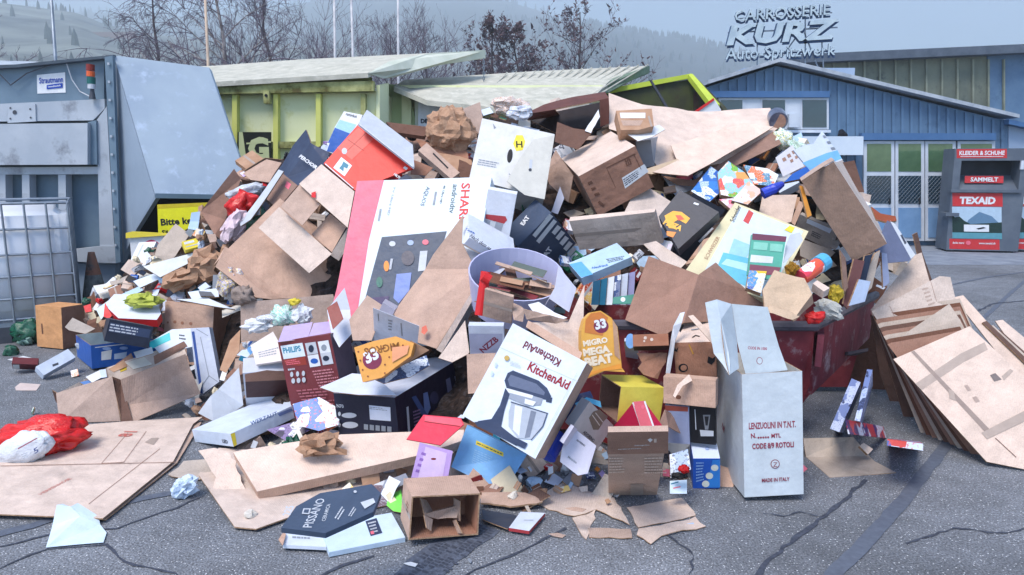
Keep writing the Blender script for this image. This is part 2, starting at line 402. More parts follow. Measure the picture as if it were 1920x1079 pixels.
    for kd, d in enumerate(decals):
        fk = None
        if isinstance(d[0], str) and d[0] in FK: fk, d = d[0], d[1:]
        if d[0] in 'PF': cx_, cy_ = np.mean([p[0] for p in d[1]]), np.mean([p[1] for p in d[1]])
        elif d[0] == 'T': cx_, cy_ = (d[2] + d[4]) / 2, (d[3] + d[5]) / 2
        elif d[0] == 'L': cx_, cy_ = (d[1] + d[3]) / 2, (d[2] + d[4]) / 2
        else: cx_, cy_ = d[1], d[2]
        if fk is None or fk not in pls:
            def inside(pp):
                sg = 0; w_ = 1e9
                s_ = [np.cross(pp[(i + 1) % 4] - pp[i], np.array([cx_, cy_]) - pp[i]) / (np.linalg.norm(pp[(i + 1) % 4] - pp[i]) + 1e-6) for i in range(4)]
                return max(min(s_), min(-np.array(s_)))
            if not pls: continue
            fk = max(pls, key=lambda kk: inside(pls[kk][1]))
        decal(mb, pls[fk][0], d, 1 + kd * .35)
    ob = mb.build(name); tag(ob, label, cat, group)
    if opening:
        r = FK[opening]; fc = sum(V[i] for i in r) / 4; fn = nrm(np.cross(V[r[1]] - V[r[0]], V[r[3]] - V[r[0]]))
        if fn @ (fc - cen) < 0: fn = -fn
        for fl in flaps:
            i, ang, ln = fl[:3]; A_, B_ = V[r[i]], V[r[(i + 1) % 4]]; out = nrm((A_ + B_) / 2 - fc); out = nrm(out - nrm(B_ - A_) * (out @ nrm(B_ - A_)))
            d = math.cos(math.radians(ang)) * out + math.sin(math.radians(ang)) * fn
            h = nrm(B_ - A_); ap = .008; m2 = fl[3] if len(fl) > 3 else mat
            mf = MB(); A2, B2 = A_ + h * .004 + fn * .003, B_ - h * .004 + fn * .003
            nn = np.cross(h, d); mf.prism([A2, B2, B2 + d * ln - h * ap + jit(rng, .004), A2 + d * ln + h * ap + jit(rng, .004)], nn * .004, m2, K.edge if m2 in (K.tan, K.brn, K.tan2, K.dk) else m2)
            mf.build('flap', ob)
    if short: HERO.append((o[0] * .4 + (a[0] + b[0] + c[0]) * .2, o[1] * .4 + (a[1] + b[1] + c[1]) * .2, short))
    return ob
def sheetmesh(name, tops, mat, th, warp, seed, parent=None, cuts=3, edge=None, torn=0, bendf=2.2):
    """one or more facets (lists of 3D points) turned into a slightly warped board of thickness th"""
    bm = bmesh.new(); vm = {}
    def V(p):
        k = tuple(round(float(t), 3) for t in p)
        if k not in vm: vm[k] = bm.verts.new(tuple(p))
        return vm[k]
    fs = []
    for t in tops:
        try: fs.append(bm.faces.new([V(p) for p in t]))
        except ValueError: pass
    bmesh.ops.recalc_face_normals(bm, faces=bm.faces)
    f0 = bm.faces[:][0]; f0.normal_update(); c = f0.calc_center_median()
    if f0.normal.dot(Vector(C0) - c) < 0: bmesh.ops.reverse_faces(bm, faces=bm.faces)
    if warp or torn:
        bmesh.ops.triangulate(bm, faces=bm.faces)
        for _ in range(cuts):
            es = [e for e in bm.edges if e.calc_length() > .07]
            if not es: break
            bmesh.ops.subdivide_edges(bm, edges=es, cuts=1); bmesh.ops.triangulate(bm, faces=bm.faces)
        bm.normal_update()
        for v in bm.verts:
            p = v.co * bendf + Vector((seed * 7.3, seed * 3.1, 0)); v.co += v.normal * warp * noise.noise(p) * 2
            if torn and any(len(e.link_faces) == 1 for e in v.link_edges):
                q = v.co * 23 + Vector((seed, 0, 0)); v.co += Vector((noise.noise(q), noise.noise(q + Vector((9, 0, 0))), noise.noise(q + Vector((0, 9, 0))) * .3)) * torn
    bm.normal_update(); top = bm.faces[:]; vs = bm.verts[:]
    if th > 0:
        nv = {v: bm.verts.new(v.co - v.normal * th) for v in vs}
        bl = [e for e in bm.edges if len(e.link_faces) == 1]
        for f in top:
            try: bm.faces.new([nv[v] for v in f.verts][::-1])
            except ValueError: pass
        for e in bl:
            f = e.link_faces[0]; a, b = e.verts
            lv = list(f.verts); i = lv.index(a)
            if lv[(i + 1) % len(lv)] == b: a, b = b, a
            try: bm.faces.new([a, b, nv[b], nv[a]]).material_index = 1
            except ValueError: pass
    me = bpy.data.meshes.new(name)
    vv = [v.co.copy() for v in bm.verts]; mn = min(v.z for v in vv); c = sum(vv, Vector()) / len(vv); c.z = mn
    for v in bm.verts: v.co -= c
    bm.to_mesh(me); bm.free(); me.materials.append(mat); me.materials.append(edge or (K.edge if th > .002 else mat))
    o = bpy.data.objects.new(name, me); COL.objects.link(o)
    if parent is not None: o.parent = parent; o.location = c - parent_world(parent)
    else: o.location = c
    return o
def plane_for(pts, D=None, n=None, z=None, lift=0):
    cx_, cy_ = sum(p[0] for p in pts) / len(pts), sum(p[1] for p in pts) / len(pts)
    if z is not None: return Plane((0, 0, z), n or (0, 0, 1))
    if D is None: D = MD(cx_, cy_) - lift
    return Plane(P(cx_, cy_, D), n or (0, -.75, .66))
def sheet(name, label, cat, pts, D=None, n=None, z=None, mat=None, th=.004, warp=.01, decals=(), short=None, parent=None, lift=0, group=None, torn=0, edge=None, cuts=3, minz=True):
    """flat or slightly bent piece whose outline is pts on a plane"""
    pl = plane_for(pts, D, n, z, lift); p3 = [pl.hit(x, y) for x, y in pts]
    if minz and z is None:
        for p in p3:
            if p[2] < .004: p[:] = G(*pix(p), .004)
    if decals: warp = 0; torn = 0
    rng = random.Random(label or name)
    if decals or th > .03:
        mb = MB(); mb.prism(p3, -pl.n * th, mat or K.tan, edge or (K.edge if th > .002 and (mat or K.tan) in (K.tan, K.brn, K.tan2, K.dk, K.grn) and th < .03 else None))
        for k, d in enumerate(decals): decal(mb, pl, d, 1 + k * .35)
        o = mb.build(name, parent)
    else: o = sheetmesh(name, [p3], mat or K.tan, th, warp, rng.random() * 50, parent, cuts, edge, torn)
    if label: tag(o, label, cat if parent is None else None, group)
    if short: HERO.append((sum(p[0] for p in pts) / len(pts), sum(p[1] for p in pts) / len(pts), short))
    return o
def fold(name, label, cat, facets, D=None, mat=None, th=.004, warp=.006, short=None, group=None, parent=None, torn=0, edge=None, lift=0):
    """facets: lists of (x, y, dD): depth = D + dD; shared corners make the crease"""
    al = [p for f in facets for p in f]; cx_, cy_ = sum(p[0] for p in al) / len(al), sum(p[1] for p in al) / len(al)
    if D is None: D = MD(cx_, cy_) - lift
    tops = []
    for f in facets:
        t = []
        for p in f:
            q = P(p[0], p[1], D + p[2])
            if q[2] < .006: q = G(p[0], p[1], .006)
            t.append(q)
        tops.append(t)
    o = sheetmesh(name, tops, mat or K.tan, th, warp, random.Random(label or name).random() * 50, parent, 3, edge, torn)
    if label: tag(o, label, cat if parent is None else None, group)
    if short: HERO.append((cx_, cy_, short))
    return o
_ICO = {}
def crumple_mesh(mat, seed, amp=.45, smooth=False, sub=3, fr=1.6):
    bm = bmesh.new(); bmesh.ops.create_icosphere(bm, subdivisions=sub, radius=1)
    o = Vector((seed * 5.17, seed * 2.3, seed))
    for v in bm.verts:
        p = v.co.copy(); n1 = noise.noise(p * fr + o)
        if smooth: k = amp * .8 * n1 + amp * .8 * (.5 - 2.4 * abs(noise.noise(p * fr * 1.7 + o))) + amp * .3 * (.5 - 2.4 * abs(noise.noise(p * fr * 4 + o)))
        else:
            r1 = 1 - 3 * abs(noise.noise(p * fr * 1.1 + o * 2)); r2 = 1 - 3 * abs(noise.noise(p * fr * 2.4 + o))
            k = amp * (.6 * n1 + .6 * r1 + .14 * r2 - .25)
        v.co = p * (1 + k)
        q = p * 2.2 + o; v.co += Vector((noise.noise(q), noise.noise(q + Vector((7, 0, 0))), noise.noise(q + Vector((0, 7, 0))))) * amp * .7
    me = bpy.data.meshes.new('crumple'); bm.to_mesh(me); bm.free(); me.materials.append(mat)
    if smooth: me.polygons.foreach_set('use_smooth', [True] * len(me.polygons))
    return me
def crumple(name, label, cat, x, y, rx, ry, D=None, mat=None, lift=0, amp=.45, smooth=False, rot=0, seed=None, short=None, group=None, parent=None, fr=1.6, depth=.8, ground=False, sub=3):
    seed = seed if seed is not None else random.Random(label or name).random() * 40
    D = D if D is not None else MD(x, y) - lift
    if ground: D = G(x, y + ry * .8)[1]
    me = crumple_mesh(mat or K.white, seed, amp, smooth, sub, fr)
    c = P(x, y, D); sx, sy = rx / FPX * D, ry / FPX * D
    if c[2] < sy: c[2] = sy
    o = bpy.data.objects.new(name, me); COL.objects.link(o)
    o.scale = (sx, (sx + sy) / 2 * depth, sy); o.rotation_euler = (0, math.radians(rot), 0)
    o.location = Vector(c) - (parent_world(parent) if parent is not None else Vector((0, 0, 0)))
    if parent is not None: o.parent = parent
    if label: tag(o, label, cat if parent is None else None, group)
    if short: HERO.append((x, y, short))
    return o
# ================================================================ ground
def mat_asphalt():
    m, nt, b = newmat('asphalt'); L = nt.links.new
    tc = N(nt, 'ShaderNodeTexCoord')
    def noi(s, d=4, r=.6):
        n = N(nt, 'ShaderNodeTexNoise', Scale=s, Detail=d, Roughness=r); L(tc.outputs['Object'], n.inputs['Vector']); return n
    big, mid, fine = noi(.6, 5), noi(6, 6, .7), noi(110, 3, .7)
    def rng_(src, a, b_, c, d):
        r = N(nt, 'ShaderNodeMapRange'); L(src, r.inputs[0])
        for i, t in enumerate((a, b_, c, d)): r.inputs[1 + i].default_value = t
        return r.outputs[0]
    def math_(op, a, b_):
        r = N(nt, 'ShaderNodeMath', operation=op)
        for i, t in enumerate((a, b_)):
            if isinstance(t, float): r.inputs[i].default_value = t
            else: L(t, r.inputs[i])
        return r.outputs[0]
    v = math_('MULTIPLY', rng_(big.outputs['Fac'], .3, .7, .62, 1.25), rng_(mid.outputs['Fac'], .25, .75, .7, 1.25))
    v = math_('MULTIPLY', v, rng_(fine.outputs['Fac'], .32, .68, .3, 1.75))
    vo = N(nt, 'ShaderNodeTexVoronoi', Scale=95); L(tc.outputs['Object'], vo.inputs['Vector'])
    sp = N(nt, 'ShaderNodeSeparateColor'); L(vo.outputs['Color'], sp.inputs[0])
    st = math_('MULTIPLY', rng_(sp.outputs[0], .72, .93, 0., 1.), rng_(vo.outputs['Distance'], .18, .34, 1., 0.))
    cr = N(nt, 'ShaderNodeMix', data_type='RGBA'); L(st, cr.inputs[0])
    c1 = N(nt, 'ShaderNodeVectorMath', operation='SCALE'); c1.inputs[0].default_value = (.165, .178, .203); L(v, c1.inputs['Scale'])
    L(c1.outputs[0], cr.inputs[6]); cr.inputs[7].default_value = (.8, .82, .86, 1)
    L(cr.outputs[2], b.inputs['Base Color']); b.inputs['Roughness'].default_value = .8
    bp = N(nt, 'ShaderNodeBump', Strength=.8, Distance=.006); L(math_('ADD', fine.outputs['Fac'], vo.outputs['Distance']), bp.inputs['Height']); L(bp.outputs[0], b.inputs['Normal'])
    return m
M_ASPH = mat_asphalt()
g = MB(); g.poly([(-1500, -30, 0), (1500, -30, 0), (1500, 3000, 0), (-1500, 3000, 0)], M_ASPH)
struct(g, 'ground')
M_CRACK = noisy('tar seam', srgb(84, 90, 104), srgb(96, 104, 118), 30, .6, .2, 60)
M_CRACKD = noisy('dark crack', srgb(52, 56, 68), srgb(76, 82, 96), 30, .9, .2, 60)
M_TYRE = noisy('rubber tyre mark', srgb(70, 74, 86), srgb(96, 104, 120), 50, .7, .3, 80)
M_SLAB = noisy('worn concrete', srgb(138, 146, 158), srgb(112, 120, 134), 3, .8, .3, 90)
def strip(pts, wd, mat, name, z=.004, jag=.25, seed=1, step=.06):
    """irregular ribbon on the ground through picture points"""
    rng = random.Random(seed); p3 = [G(x, y, z)[:2] for x, y in pts]; mb = MB(); path = []
    for i in range(len(p3) - 1):
        n = max(2, int(np.linalg.norm(p3[i + 1] - p3[i]) / step))
        for k in range(n): path.append(p3[i] + (p3[i + 1] - p3[i]) * k / n)
    path.append(p3[-1]); L_, R_ = [], []
    for i, p in enumerate(path):
        t = nrm(path[min(i + 1, len(path) - 1)] - path[max(i - 1, 0)]); nn = np.array([-t[1], t[0]])
        o = rng.uniform(-1, 1) * wd * jag; a = wd / 2 * (1 + rng.uniform(-jag, jag))
        L_.append((*(p + nn * (o + a)), z)); R_.append((*(p + nn * (o - a)), z))
    for i in range(len(path) - 1): mb.poly([R_[i], R_[i + 1], L_[i + 1], L_[i]], mat)
    return struct(mb, name)
strip([(1785, 820), (1700, 930), (1620, 1020), (1560, 1078), (1500, 1180)], .065, M_CRACK, 'road_seam', jag=.06, seed=2)
strip([(1625, 900), (1560, 955), (1490, 1010), (1440, 1050), (1400, 1110)], .02, M_CRACKD, 'road_crack', jag=.45, seed=3, step=.05)
strip([(1540, 970), (1500, 960), (1470, 968), (1430, 962)], .008, M_CRACKD, 'road_crack', jag=.8, seed=31, step=.03)
strip([(1250, 1000), (1300, 1040), (1290, 1100)], .008, M_CRACKD, 'road_crack', jag=.8, seed=32, step=.03)
strip([(1700, 1020), (1790, 990), (1880, 1000), (1960, 980)], .01, M_CRACKD, 'road_crack', jag=.8, seed=33, step=.03)
strip([(-40, 1085), (30, 1050), (90, 1030), (200, 1020), (220, 1045), (250, 1060), (330, 1075), (350, 1110)], .011, M_CRACKD, 'road_crack', jag=.6, seed=4)
strip([(-40, 1012), (60, 985), (160, 955), (320, 925)], .06, M_CRACK, 'road_seam', jag=.1, seed=5)
strip([(-40, 1035), (100, 1000), (220, 990), (330, 952), (380, 930)], .011, M_CRACKD, 'road_crack', jag=.6, seed=6)
strip([(570, 1100), (640, 1058), (700, 1040)], .02, M_CRACKD, 'road_crack', jag=.6, seed=7)
strip([(820, 1100), (960, 1040), (1060, 990)], .012, M_CRACKD, 'road_crack', jag=.5, seed=8)
strip([(1840, 600), (1900, 545), (1990, 470)], .05, M_CRACK, 'road_seam', jag=.1, seed=9)
strip([(1780, 535), (1850, 520), (1960, 505)], .05, M_CRACK, 'road_seam', jag=.1, seed=10)
strip([(1800, 600), (1860, 570), (1960, 560)], .03, M_CRACKD, 'road_crack', jag=.4, seed=12)
# tyre print with tread, lower middle
tm = MB()
a0, a1 = G(900, 985, .005), G(770, 1095, .005)
t = nrm(a1 - a0); s_ = np.cross(t, (0, 0, 1)); Ln = np.linalg.norm(a1 - a0)
rng = random.Random(4)
for i in range(int(Ln / .022)):
    for k in range(5):
        if rng.random() < .25: continue
        c = a0 + t * (i * .022) + s_ * ((k - 2) * .036)
        tm.poly([c + s_ * .014 + t * .004, c - s_ * .014 + t * .009, c - s_ * .014 - t * .003, c + s_ * .014 - t * .008], M_CRACKD)
struct(tm, 'tyre_mark')
strip([(905, 985), (840, 1030), (765, 1095)], .19, M_TYRE, 'tyre_mark', z=.003, jag=.05, seed=11)
# pale concrete apron before the building
ap = MB(); ap.poly([G(1640, 497, .004), G(2300, 497, .004), G(2300, 462, .004), G(1560, 462, .004)], M_SLAB); struct(ap, 'pavement')

# ================================================================ hills
def hill(name, ridge, D0, D1, mat, trees=0, seed=1, base=0, sm=.9, amp=.02, treeh=(8, 14)):
    """hillside from its foot at D0 up to a ridge seen at (x,y) at D1"""
    xs = np.linspace(ridge[0][0], ridge[-1][0], 110); rx, ry = [p[0] for p in ridge], [p[1] for p in ridge]
    rows = 16; V = []; F = []
    for j in range(rows):
        t = j / (rows - 1); D = D0 + (D1 - D0) * t
        for i, x in enumerate(xs):
            y = np.interp(x, rx, ry); zt = CAMZ + (HOR - y) / FPX * D1 * 1.02
            X = (x - CX) / FPX * (D0 * .4 + D1 * .6 if D0 < D1 * .3 else D1) * (0.85 + .15 * t); X = (x - CX) / FPX * D
            z = max(zt, 2) * (t ** sm) + noise.noise(Vector((X / D1 * 9, t * 4, seed))) * D1 * amp * min(1, t * 3) * (1 - t * .8)
            V.append((X, D, z + base))
    n = len(xs)
    for j in range(rows - 1):
        for i in range(n - 1): F.append((j * n + i, j * n + i + 1, (j + 1) * n + i + 1, (j + 1) * n + i))
    for i in range(n): x, y, z = V[(rows - 1) * n + i]; V.append((x, y + D1 * .12, z * .6))
    for i in range(n - 1): F.append(((rows - 1) * n + i, (rows - 1) * n + i + 1, rows * n + i + 1, rows * n + i))
    mb = MB(); mb.add(V, F, mat); o = struct(mb, name, smooth=True)
    rng = random.Random(seed); tr = MB()
    for _ in range(trees):
        i = rng.random() * (n - 2); j = rng.randrange(rows - 1) if rng.random() < .5 else rows - 1
        k = int(i); f = i - k; p = np.array(V[j * n + k]) * (1 - f) + np.array(V[j * n + k + 1]) * f
        h = rng.uniform(*treeh); r = h * rng.uniform(.16, .3); q = 6
        base_ = [(p[0] + r * math.cos(a * 2 * math.pi / q), p[1] + r * math.sin(a * 2 * math.pi / q), p[2] - 1) for a in range(q)]
        mid = [(p[0] + r * .6 * math.cos(a * 2 * math.pi / q), p[1] + r * .6 * math.sin(a * 2 * math.pi / q), p[2] + h * .55) for a in range(q)]
        tr.add(base_ + mid + [(p[0], p[1], p[2] + h)], [(a, (a + 1) % q, q + (a + 1) % q, q + a) for a in range(q)] + [(q + a, q + (a + 1) % q, 2 * q) for a in range(q)], MATS['forest'])
    if trees: struct(tr, 'hill_forest', 'stuff', 'dark wood of many trees on the hazy hillside')
    return V
noisy('forest', srgb(40, 54, 52), srgb(58, 72, 68), .1, .9, 0)
M_HILL = noisy('hillside', (.03, .038, .036, 1), (.06, .07, .06, 1), .012, .95, 0, c3=(.09, .1, .08, 1), s3=.006)
M_HILL2 = noisy('meadow hillside', (.06, .07, .07, 1), (.26, .28, .24, 1), .02, .95, 0, c3=(.02, .03, .035, 1), s3=.045)
hill('hill_far', [(-300, 30), (150, 44), (400, 52), (560, 36), (660, 16), (760, 6), (900, 14), (1010, 42), (1100, 78), (1250, 110), (1500, 150), (2200, 190)], 400, 1400, M_HILL, 500, 3, treeh=(8, 14))
hill('hill', [(950, 60), (1060, 66), (1100, 66), (1180, 76), (1260, 88), (1330, 104), (1400, 122), (1470, 138), (1600, 165), (2300, 200)], 300, 950, M_HILL, 1200, 5, treeh=(5, 9))
HV = hill('hill_meadow', [(-700, -80), (-200, 14), (20, 26), (70, 34), (120, 40), (180, 46), (230, 66), (330, 84), (420, 92), (700, 110), (1000, 150)], 120, 520, M_HILL2, 200, 9, treeh=(3, 7))
# ================================================================ haze
hz = MB(); hz.box(-1700, -40, -1.2, 1900, 1750, 400, noisy('haze air', (1, 1, 1, 1), (1, 1, 1, 1)))
ho = hz.build('haze'); ho['kind'] = 'stuff'; ho['label'] = 'pale winter haze between the yard and the hills'
hm = MATS['haze air']; hnt = hm.node_tree
for n_ in list(hnt.nodes): hnt.nodes.remove(n_)
out = hnt.nodes.new('ShaderNodeOutputMaterial'); pv = hnt.nodes.new('ShaderNodeVolumePrincipled')
pv.inputs['Color'].default_value = (.85, .94, 1, 1); pv.inputs['Density'].default_value = .0014; pv.inputs['Anisotropy'].default_value = .2
hnt.links.new(pv.outputs[0], out.inputs['Volume'])

# far farmhouses on the left hill
M_WALLW = noisy('pale render', srgb(210, 206, 196), srgb(190, 188, 182), 1, .8, 0); M_ROOFT = noisy('old roof tiles', srgb(110, 84, 74), srgb(84, 70, 66), 2, .8, 0)
for (x, y, D, wd, lb) in ((122, 73, 352, 12, 'cream farmhouse with brown roof alone on the hazy slope left of the tall pole'), (200, 76, 356, 22, 'long low farmhouse on the hazy slope right of the tall pole'), (228, 79, 352, 9, 'tiny pale barn at the right end of the low farmhouses on the slope')):
    c = P(x, y, D); e = empty('farmhouse', (c[0], c[1], c[2] - 3), lb, 'farmhouse', None); b_ = MB(); w2 = wd / 2; h = 3.5
    b_.box(c[0] - w2, c[1], c[2] - 6, c[0] + w2, c[1] + 8, c[2] + h * .4, M_WALLW); b_.build('wall', e)
    r_ = MB(); z = c[2] + h * .4
    r_.prism([(c[0] - w2 - .6, c[1] - .6, z), (c[0] - w2 - .6, c[1] + 8.6, z), (c[0] - w2 - .6, c[1] + 4, z + 3)], (wd + 1.2, 0, 0), M_ROOFT); r_.build('roof', e)
# ================================================================ bare trees
M_BARK = noisy('winter bark', srgb(92, 82, 84), srgb(66, 60, 66), 5, .9, .3, 20); M_BIRCH = noisy('birch bark', srgb(176, 168, 166), srgb(84, 74, 74), 4, .8, .2, 20)
M_TWIG = noisy('twigs', srgb(116, 106, 118), srgb(88, 80, 94), 2, .9, 0); M_BUD = noisy('dry seed leaves', srgb(104, 84, 86), srgb(84, 72, 80), 2, .9, 0)
def tree(x, ybase, ytop, D, lb, seed, spread=.5, density=5, bark=None, leaves=0, droop=0, nm='bare_tree'):
    rng = random.Random(seed); b0 = P(x, ybase, D); b0[2] = 0; top = P(x, ytop, D); Hh = top[2]
    e = empty(nm, b0, lb, 'tree', 'bare winter trees behind the yard'); tr = MB(); cr = MB(); lf = []
    pts = [b0 + np.array([noise.noise(Vector((seed, k * .7, 0))) * Hh * .02 * k / 3, 0, Hh * k / 7]) for k in range(7)] + [b0 + np.array([0, 0, Hh * .98])]
    r0 = Hh * .017; tr.tube(pts, [r0 * (1 - .12 * k) for k in range(8)], bark or M_BARK, 6)
    def branch(p, d, ln, r, lev):
        q = [p]; n = 4; dd = d
        for k in range(n):
            dd = nrm(dd + np.array([rng.uniform(-.2, .2), rng.uniform(-.2, .2), rng.uniform(-.1, .18) - droop * .16 * (lev > 0)])); q.append(q[-1] + dd * ln / n)
        cr.tube(q, [max(r * f_, .0045) for f_ in (1, .8, .6, .45, .25)], M_TWIG if lev else (bark or M_BARK), 3, False)
        if lev >= 2: lf.append(q[-1]); lf.append(q[2])
        if lev < 3:
            for _ in range(density if lev < 2 else 3):
                k = rng.randint(1, n); bd = nrm(q[k] - q[k - 1]); o = nrm(np.array([rng.gauss(0, 1), rng.gauss(0, 1), rng.gauss(0, .7)]))
                branch(q[k], nrm(bd + o * .75 + np.array([0, 0, .25 - droop * .5])), ln * rng.uniform(.38, .62), r * .5, lev + 1)
    for k in range(22):
        t = .28 + .68 * k / 22; i = int(t * 7); p = pts[i] + (pts[i + 1] - pts[i]) * (t * 7 - i); a = rng.uniform(0, 6.28)
        branch(p, nrm(np.array([math.cos(a), math.sin(a), rng.uniform(.5, 1.2)])), Hh * spread * (1.15 - t) * rng.uniform(.7, 1.1), r0 * .42 * (1.2 - t), 0)
    for p in lf:
        if rng.random() < leaves:
            s = rng.uniform(.05, .13); d = jit(rng, s); cr.poly([p, p + d, p + d + jit(rng, s), p + jit(rng, s)], M_BUD)
    tr.build('trunk', e); cr.build('crown', e)
tree(424, 200, -70, 24, 'tall birch with a pale trunk and drooping twigs behind the steel hopper', 3, .55, 5, M_BIRCH, 0, 1, 'birch_tree')
tree(300, 190, -20, 27, 'bare grey tree with hanging twigs left of the birch', 5, .42, 5, None, 0, .8)
tree(505, 190, -10, 26, 'bare tree directly right of the birch above the green container lid', 7, .6, 5)
tree(-12, 190, 10, 26, 'bare tree cut by the edge beside the hazy farm slope', 15, .28, 4)
tree(735, 190, 60, 34, 'low bushy bare tree behind the raised container lid', 9, .7, 5)
tree(800, 190, 68, 36, 'low bare tree right of the third white flagpole', 10, .7, 5)
tree(925, 190, 30, 30, 'bare tree with dark seed clusters left of its twin near the lid chain', 11, .36, 5, None, .4)
tree(968, 190, 38, 31, 'bare tree with dark seed clusters right of its twin near the lid chain', 12, .36, 5, None, .4)
tree(1085, 190, 15, 33, 'lone bare tree with open fan shaped crown behind the second lid', 13, .45, 4, None, .3)
tree(660, 195, 85, 40, 'small bare tree between the two left white flagpoles', 16, .7, 4)
# poles
M_GAL = noisy('galvanised steel', srgb(120, 132, 146), srgb(150, 160, 172), 8, .45, .1, 60, .5); M_POLE = noisy('weathered white pole', srgb(205, 205, 208), srgb(170, 172, 180), 4, .5, .1, 30); M_POLC = noisy('cream pole', srgb(206, 184, 160), srgb(170, 150, 136), 4, .5, .1, 30)
for (x, D, r, m, lb, xt) in ((97, 14, .035, M_GAL, 'dark grey steel pole behind the compactor roof', 92), (386, 20, .045, M_POLC, 'cream coloured pole between the hopper and the birch', 382), (622, 24, .05, M_POLE, 'leftmost of the three slim white flagpoles above the green container', 626), (662, 24, .05, M_POLE, 'middle one of the three slim white flagpoles above the green container', 657), (742, 26, .05, M_POLE, 'rightmost of the three slim white flagpoles, nearest the raised lid', 746)):
    b0 = P(x, 130, D); t0 = P(xt, -60, D); b0[2] = 0; mb = MB(); mb.tube([b0, (b0 + t0) / 2, t0], [r, r * .9, r * .7], m, 10)
    e = empty('pole', b0, lb, 'pole', 'poles behind the yard'); mb.build('mast', e, True); f = MB(); f.tube([b0, b0 + (0, 0, .25)], r * 2.2, m, 10); f.build('base', e)

# ================================================================ blue workshop
M_BLUE = noisy('blue sheet siding', srgb(80, 110, 142), srgb(96, 126, 156), 1.5, .55, .1, 30, c3=srgb(70, 98, 128), s3=1.8); M_BLUED = noisy('dark blue trim', srgb(66, 104, 150), srgb(76, 112, 156), 2, .5, 0)
M_WTRIM = noisy('white painted trim', srgb(206, 214, 224), srgb(186, 196, 210), 3, .5, 0); M_ROOFM = noisy('pale roof edge', srgb(180, 188, 198), srgb(150, 160, 172), 5, .6, .1)
M_GLASS = noisy('dark window glass', srgb(26, 50, 66), srgb(40, 70, 86), .8, .08, 0, spec=.8); M_GLASSG = noisy('green tinted glass', srgb(60, 92, 66), srgb(96, 124, 92), 1.2, .1, 0, spec=.7)
M_WALLB = noisy('pale blue wall', srgb(150, 172, 200), srgb(166, 184, 208), 1, .7, 0)
WD = 15.5
WS = empty('workshop_building', P(1610, 462, WD) * (1, 1, 0), 'blue corrugated metal workshop with low gable roof and white framed glass doors', 'building')
def Wp(x, y, d=0): return P(x, y, WD) + np.array([0, d, 0])
def wall_poly(name, pxs, mat, th, off, parent):
    mb = MB(); pts = [P(x, y, WD + off) for x, y in pxs]; mb.prism(pts, (0, th, 0), mat); return mb.build(name, parent)
gable = [(1330, 474), (1330, 162), (1455, 124), (1890, 228), (1890, 474)]
rb = MB(); rb.prism([P(x, y, WD) for x, y in gable], (0, 8, 0), M_BLUE)
def gy(x): return np.interp(x, [1330, 1455, 1890], [162, 124, 228])
x = 1334
while x < 1888:
    yb = 252 if (x > 1618 and x < 1866) else (178 if x < 1556 else 440)
    rb.prism([P(x - 2.6, gy(x - 2.6) + 3, WD - .002), P(x + 2.6, gy(x + 2.6) + 3, WD - .002), P(x + 2.6, yb, WD - .002), P(x - 2.6, yb, WD - .002)], (0, -.035, 0), M_BLUE); x += 17
rb.build('wall', WS)
rf = MB()
A_, B_, C_ = P(1322, 160, WD), P(1455, 119, WD), P(1896, 223, WD)
for a, b_ in ((A_, B_), (B_, C_)):
    a = np.array(a); b_ = np.array(b_); up = np.array([0, 0, .07])
    rf.prism([a + (0, -.25, 0), b_ + (0, -.25, 0), b_ + up + (0, -.25, 0), a + up + (0, -.25, 0)], (0, 8.6, 0), M_ROOFM)
rf.build('roof', WS)
sdw = MB(); sdw.prism([P(1891, 232, WD), P(1891, 474, WD), P(2100, 474, WD), P(2100, 275, WD)], (0, .3, 0), M_WALLB); sdw.build('side_wing', WS)
sr = MB(); sr.prism([P(1892, 224, WD - .2), P(2100, 268, WD - .2), P(2100, 276, WD - .2), P(1892, 233, WD - .2)], (0, 6, 0), M_BLUED); sr.build('wing_roof', WS)
# upper window band
wall_poly('lintel', [(1332, 171), (1556, 171), (1556, 183), (1332, 183)], M_BLUED, .08, -.13, WS)
for (x0, x1, lb) in ((1352, 1392, 0), (1430, 1472, 0), (1505, 1550, 0)):
    f = wall_poly('window', [(x0 - 4, 184), (x1 + 4, 184), (x1 + 4, 243), (x0 - 4, 243)], M_WTRIM, .06, -.07, WS)
    wall_poly('pane', [(x0, 188), (x1, 188), (x1, 239), (x0, 239)], M_GLASS, .02, -.085, f)
wall_poly('window_panel', [(1396, 184), (1426, 184), (1426, 243), (1396, 243)], M_WTRIM, .05, -.06, WS)
wall_poly('window_panel', [(1476, 184), (1501, 184), (1501, 243), (1476, 243)], M_WTRIM, .05, -.06, WS)
ac = wall_poly('ventilation_unit', [(1480, 214), (1497, 214), (1497, 239), (1480, 239)], M_WTRIM, .15, -.22, WS)
wall_poly('window_sill', [(1332, 244), (1558, 244), (1558, 249), (1332, 249)], M_WTRIM, .14, -.15, WS)
cn = wall_poly('awning_box', [(1478, 256), (1619, 256), (1619, 291), (1478, 291)], noisy('cream awning', srgb(196, 210, 226), srgb(210, 222, 234), 2, .6, 0), .4, -.45, WS)
lm = MB(); lm.tube([P(1577, 248, WD - .02), P(1577, 250, WD - .18)], .04, K.black, 8); lm.tube([P(1577, 246, WD - .2), P(1580, 256, WD - .3)], [.05, .1], K.black, 10); lm.build('wall_lamp', WS)
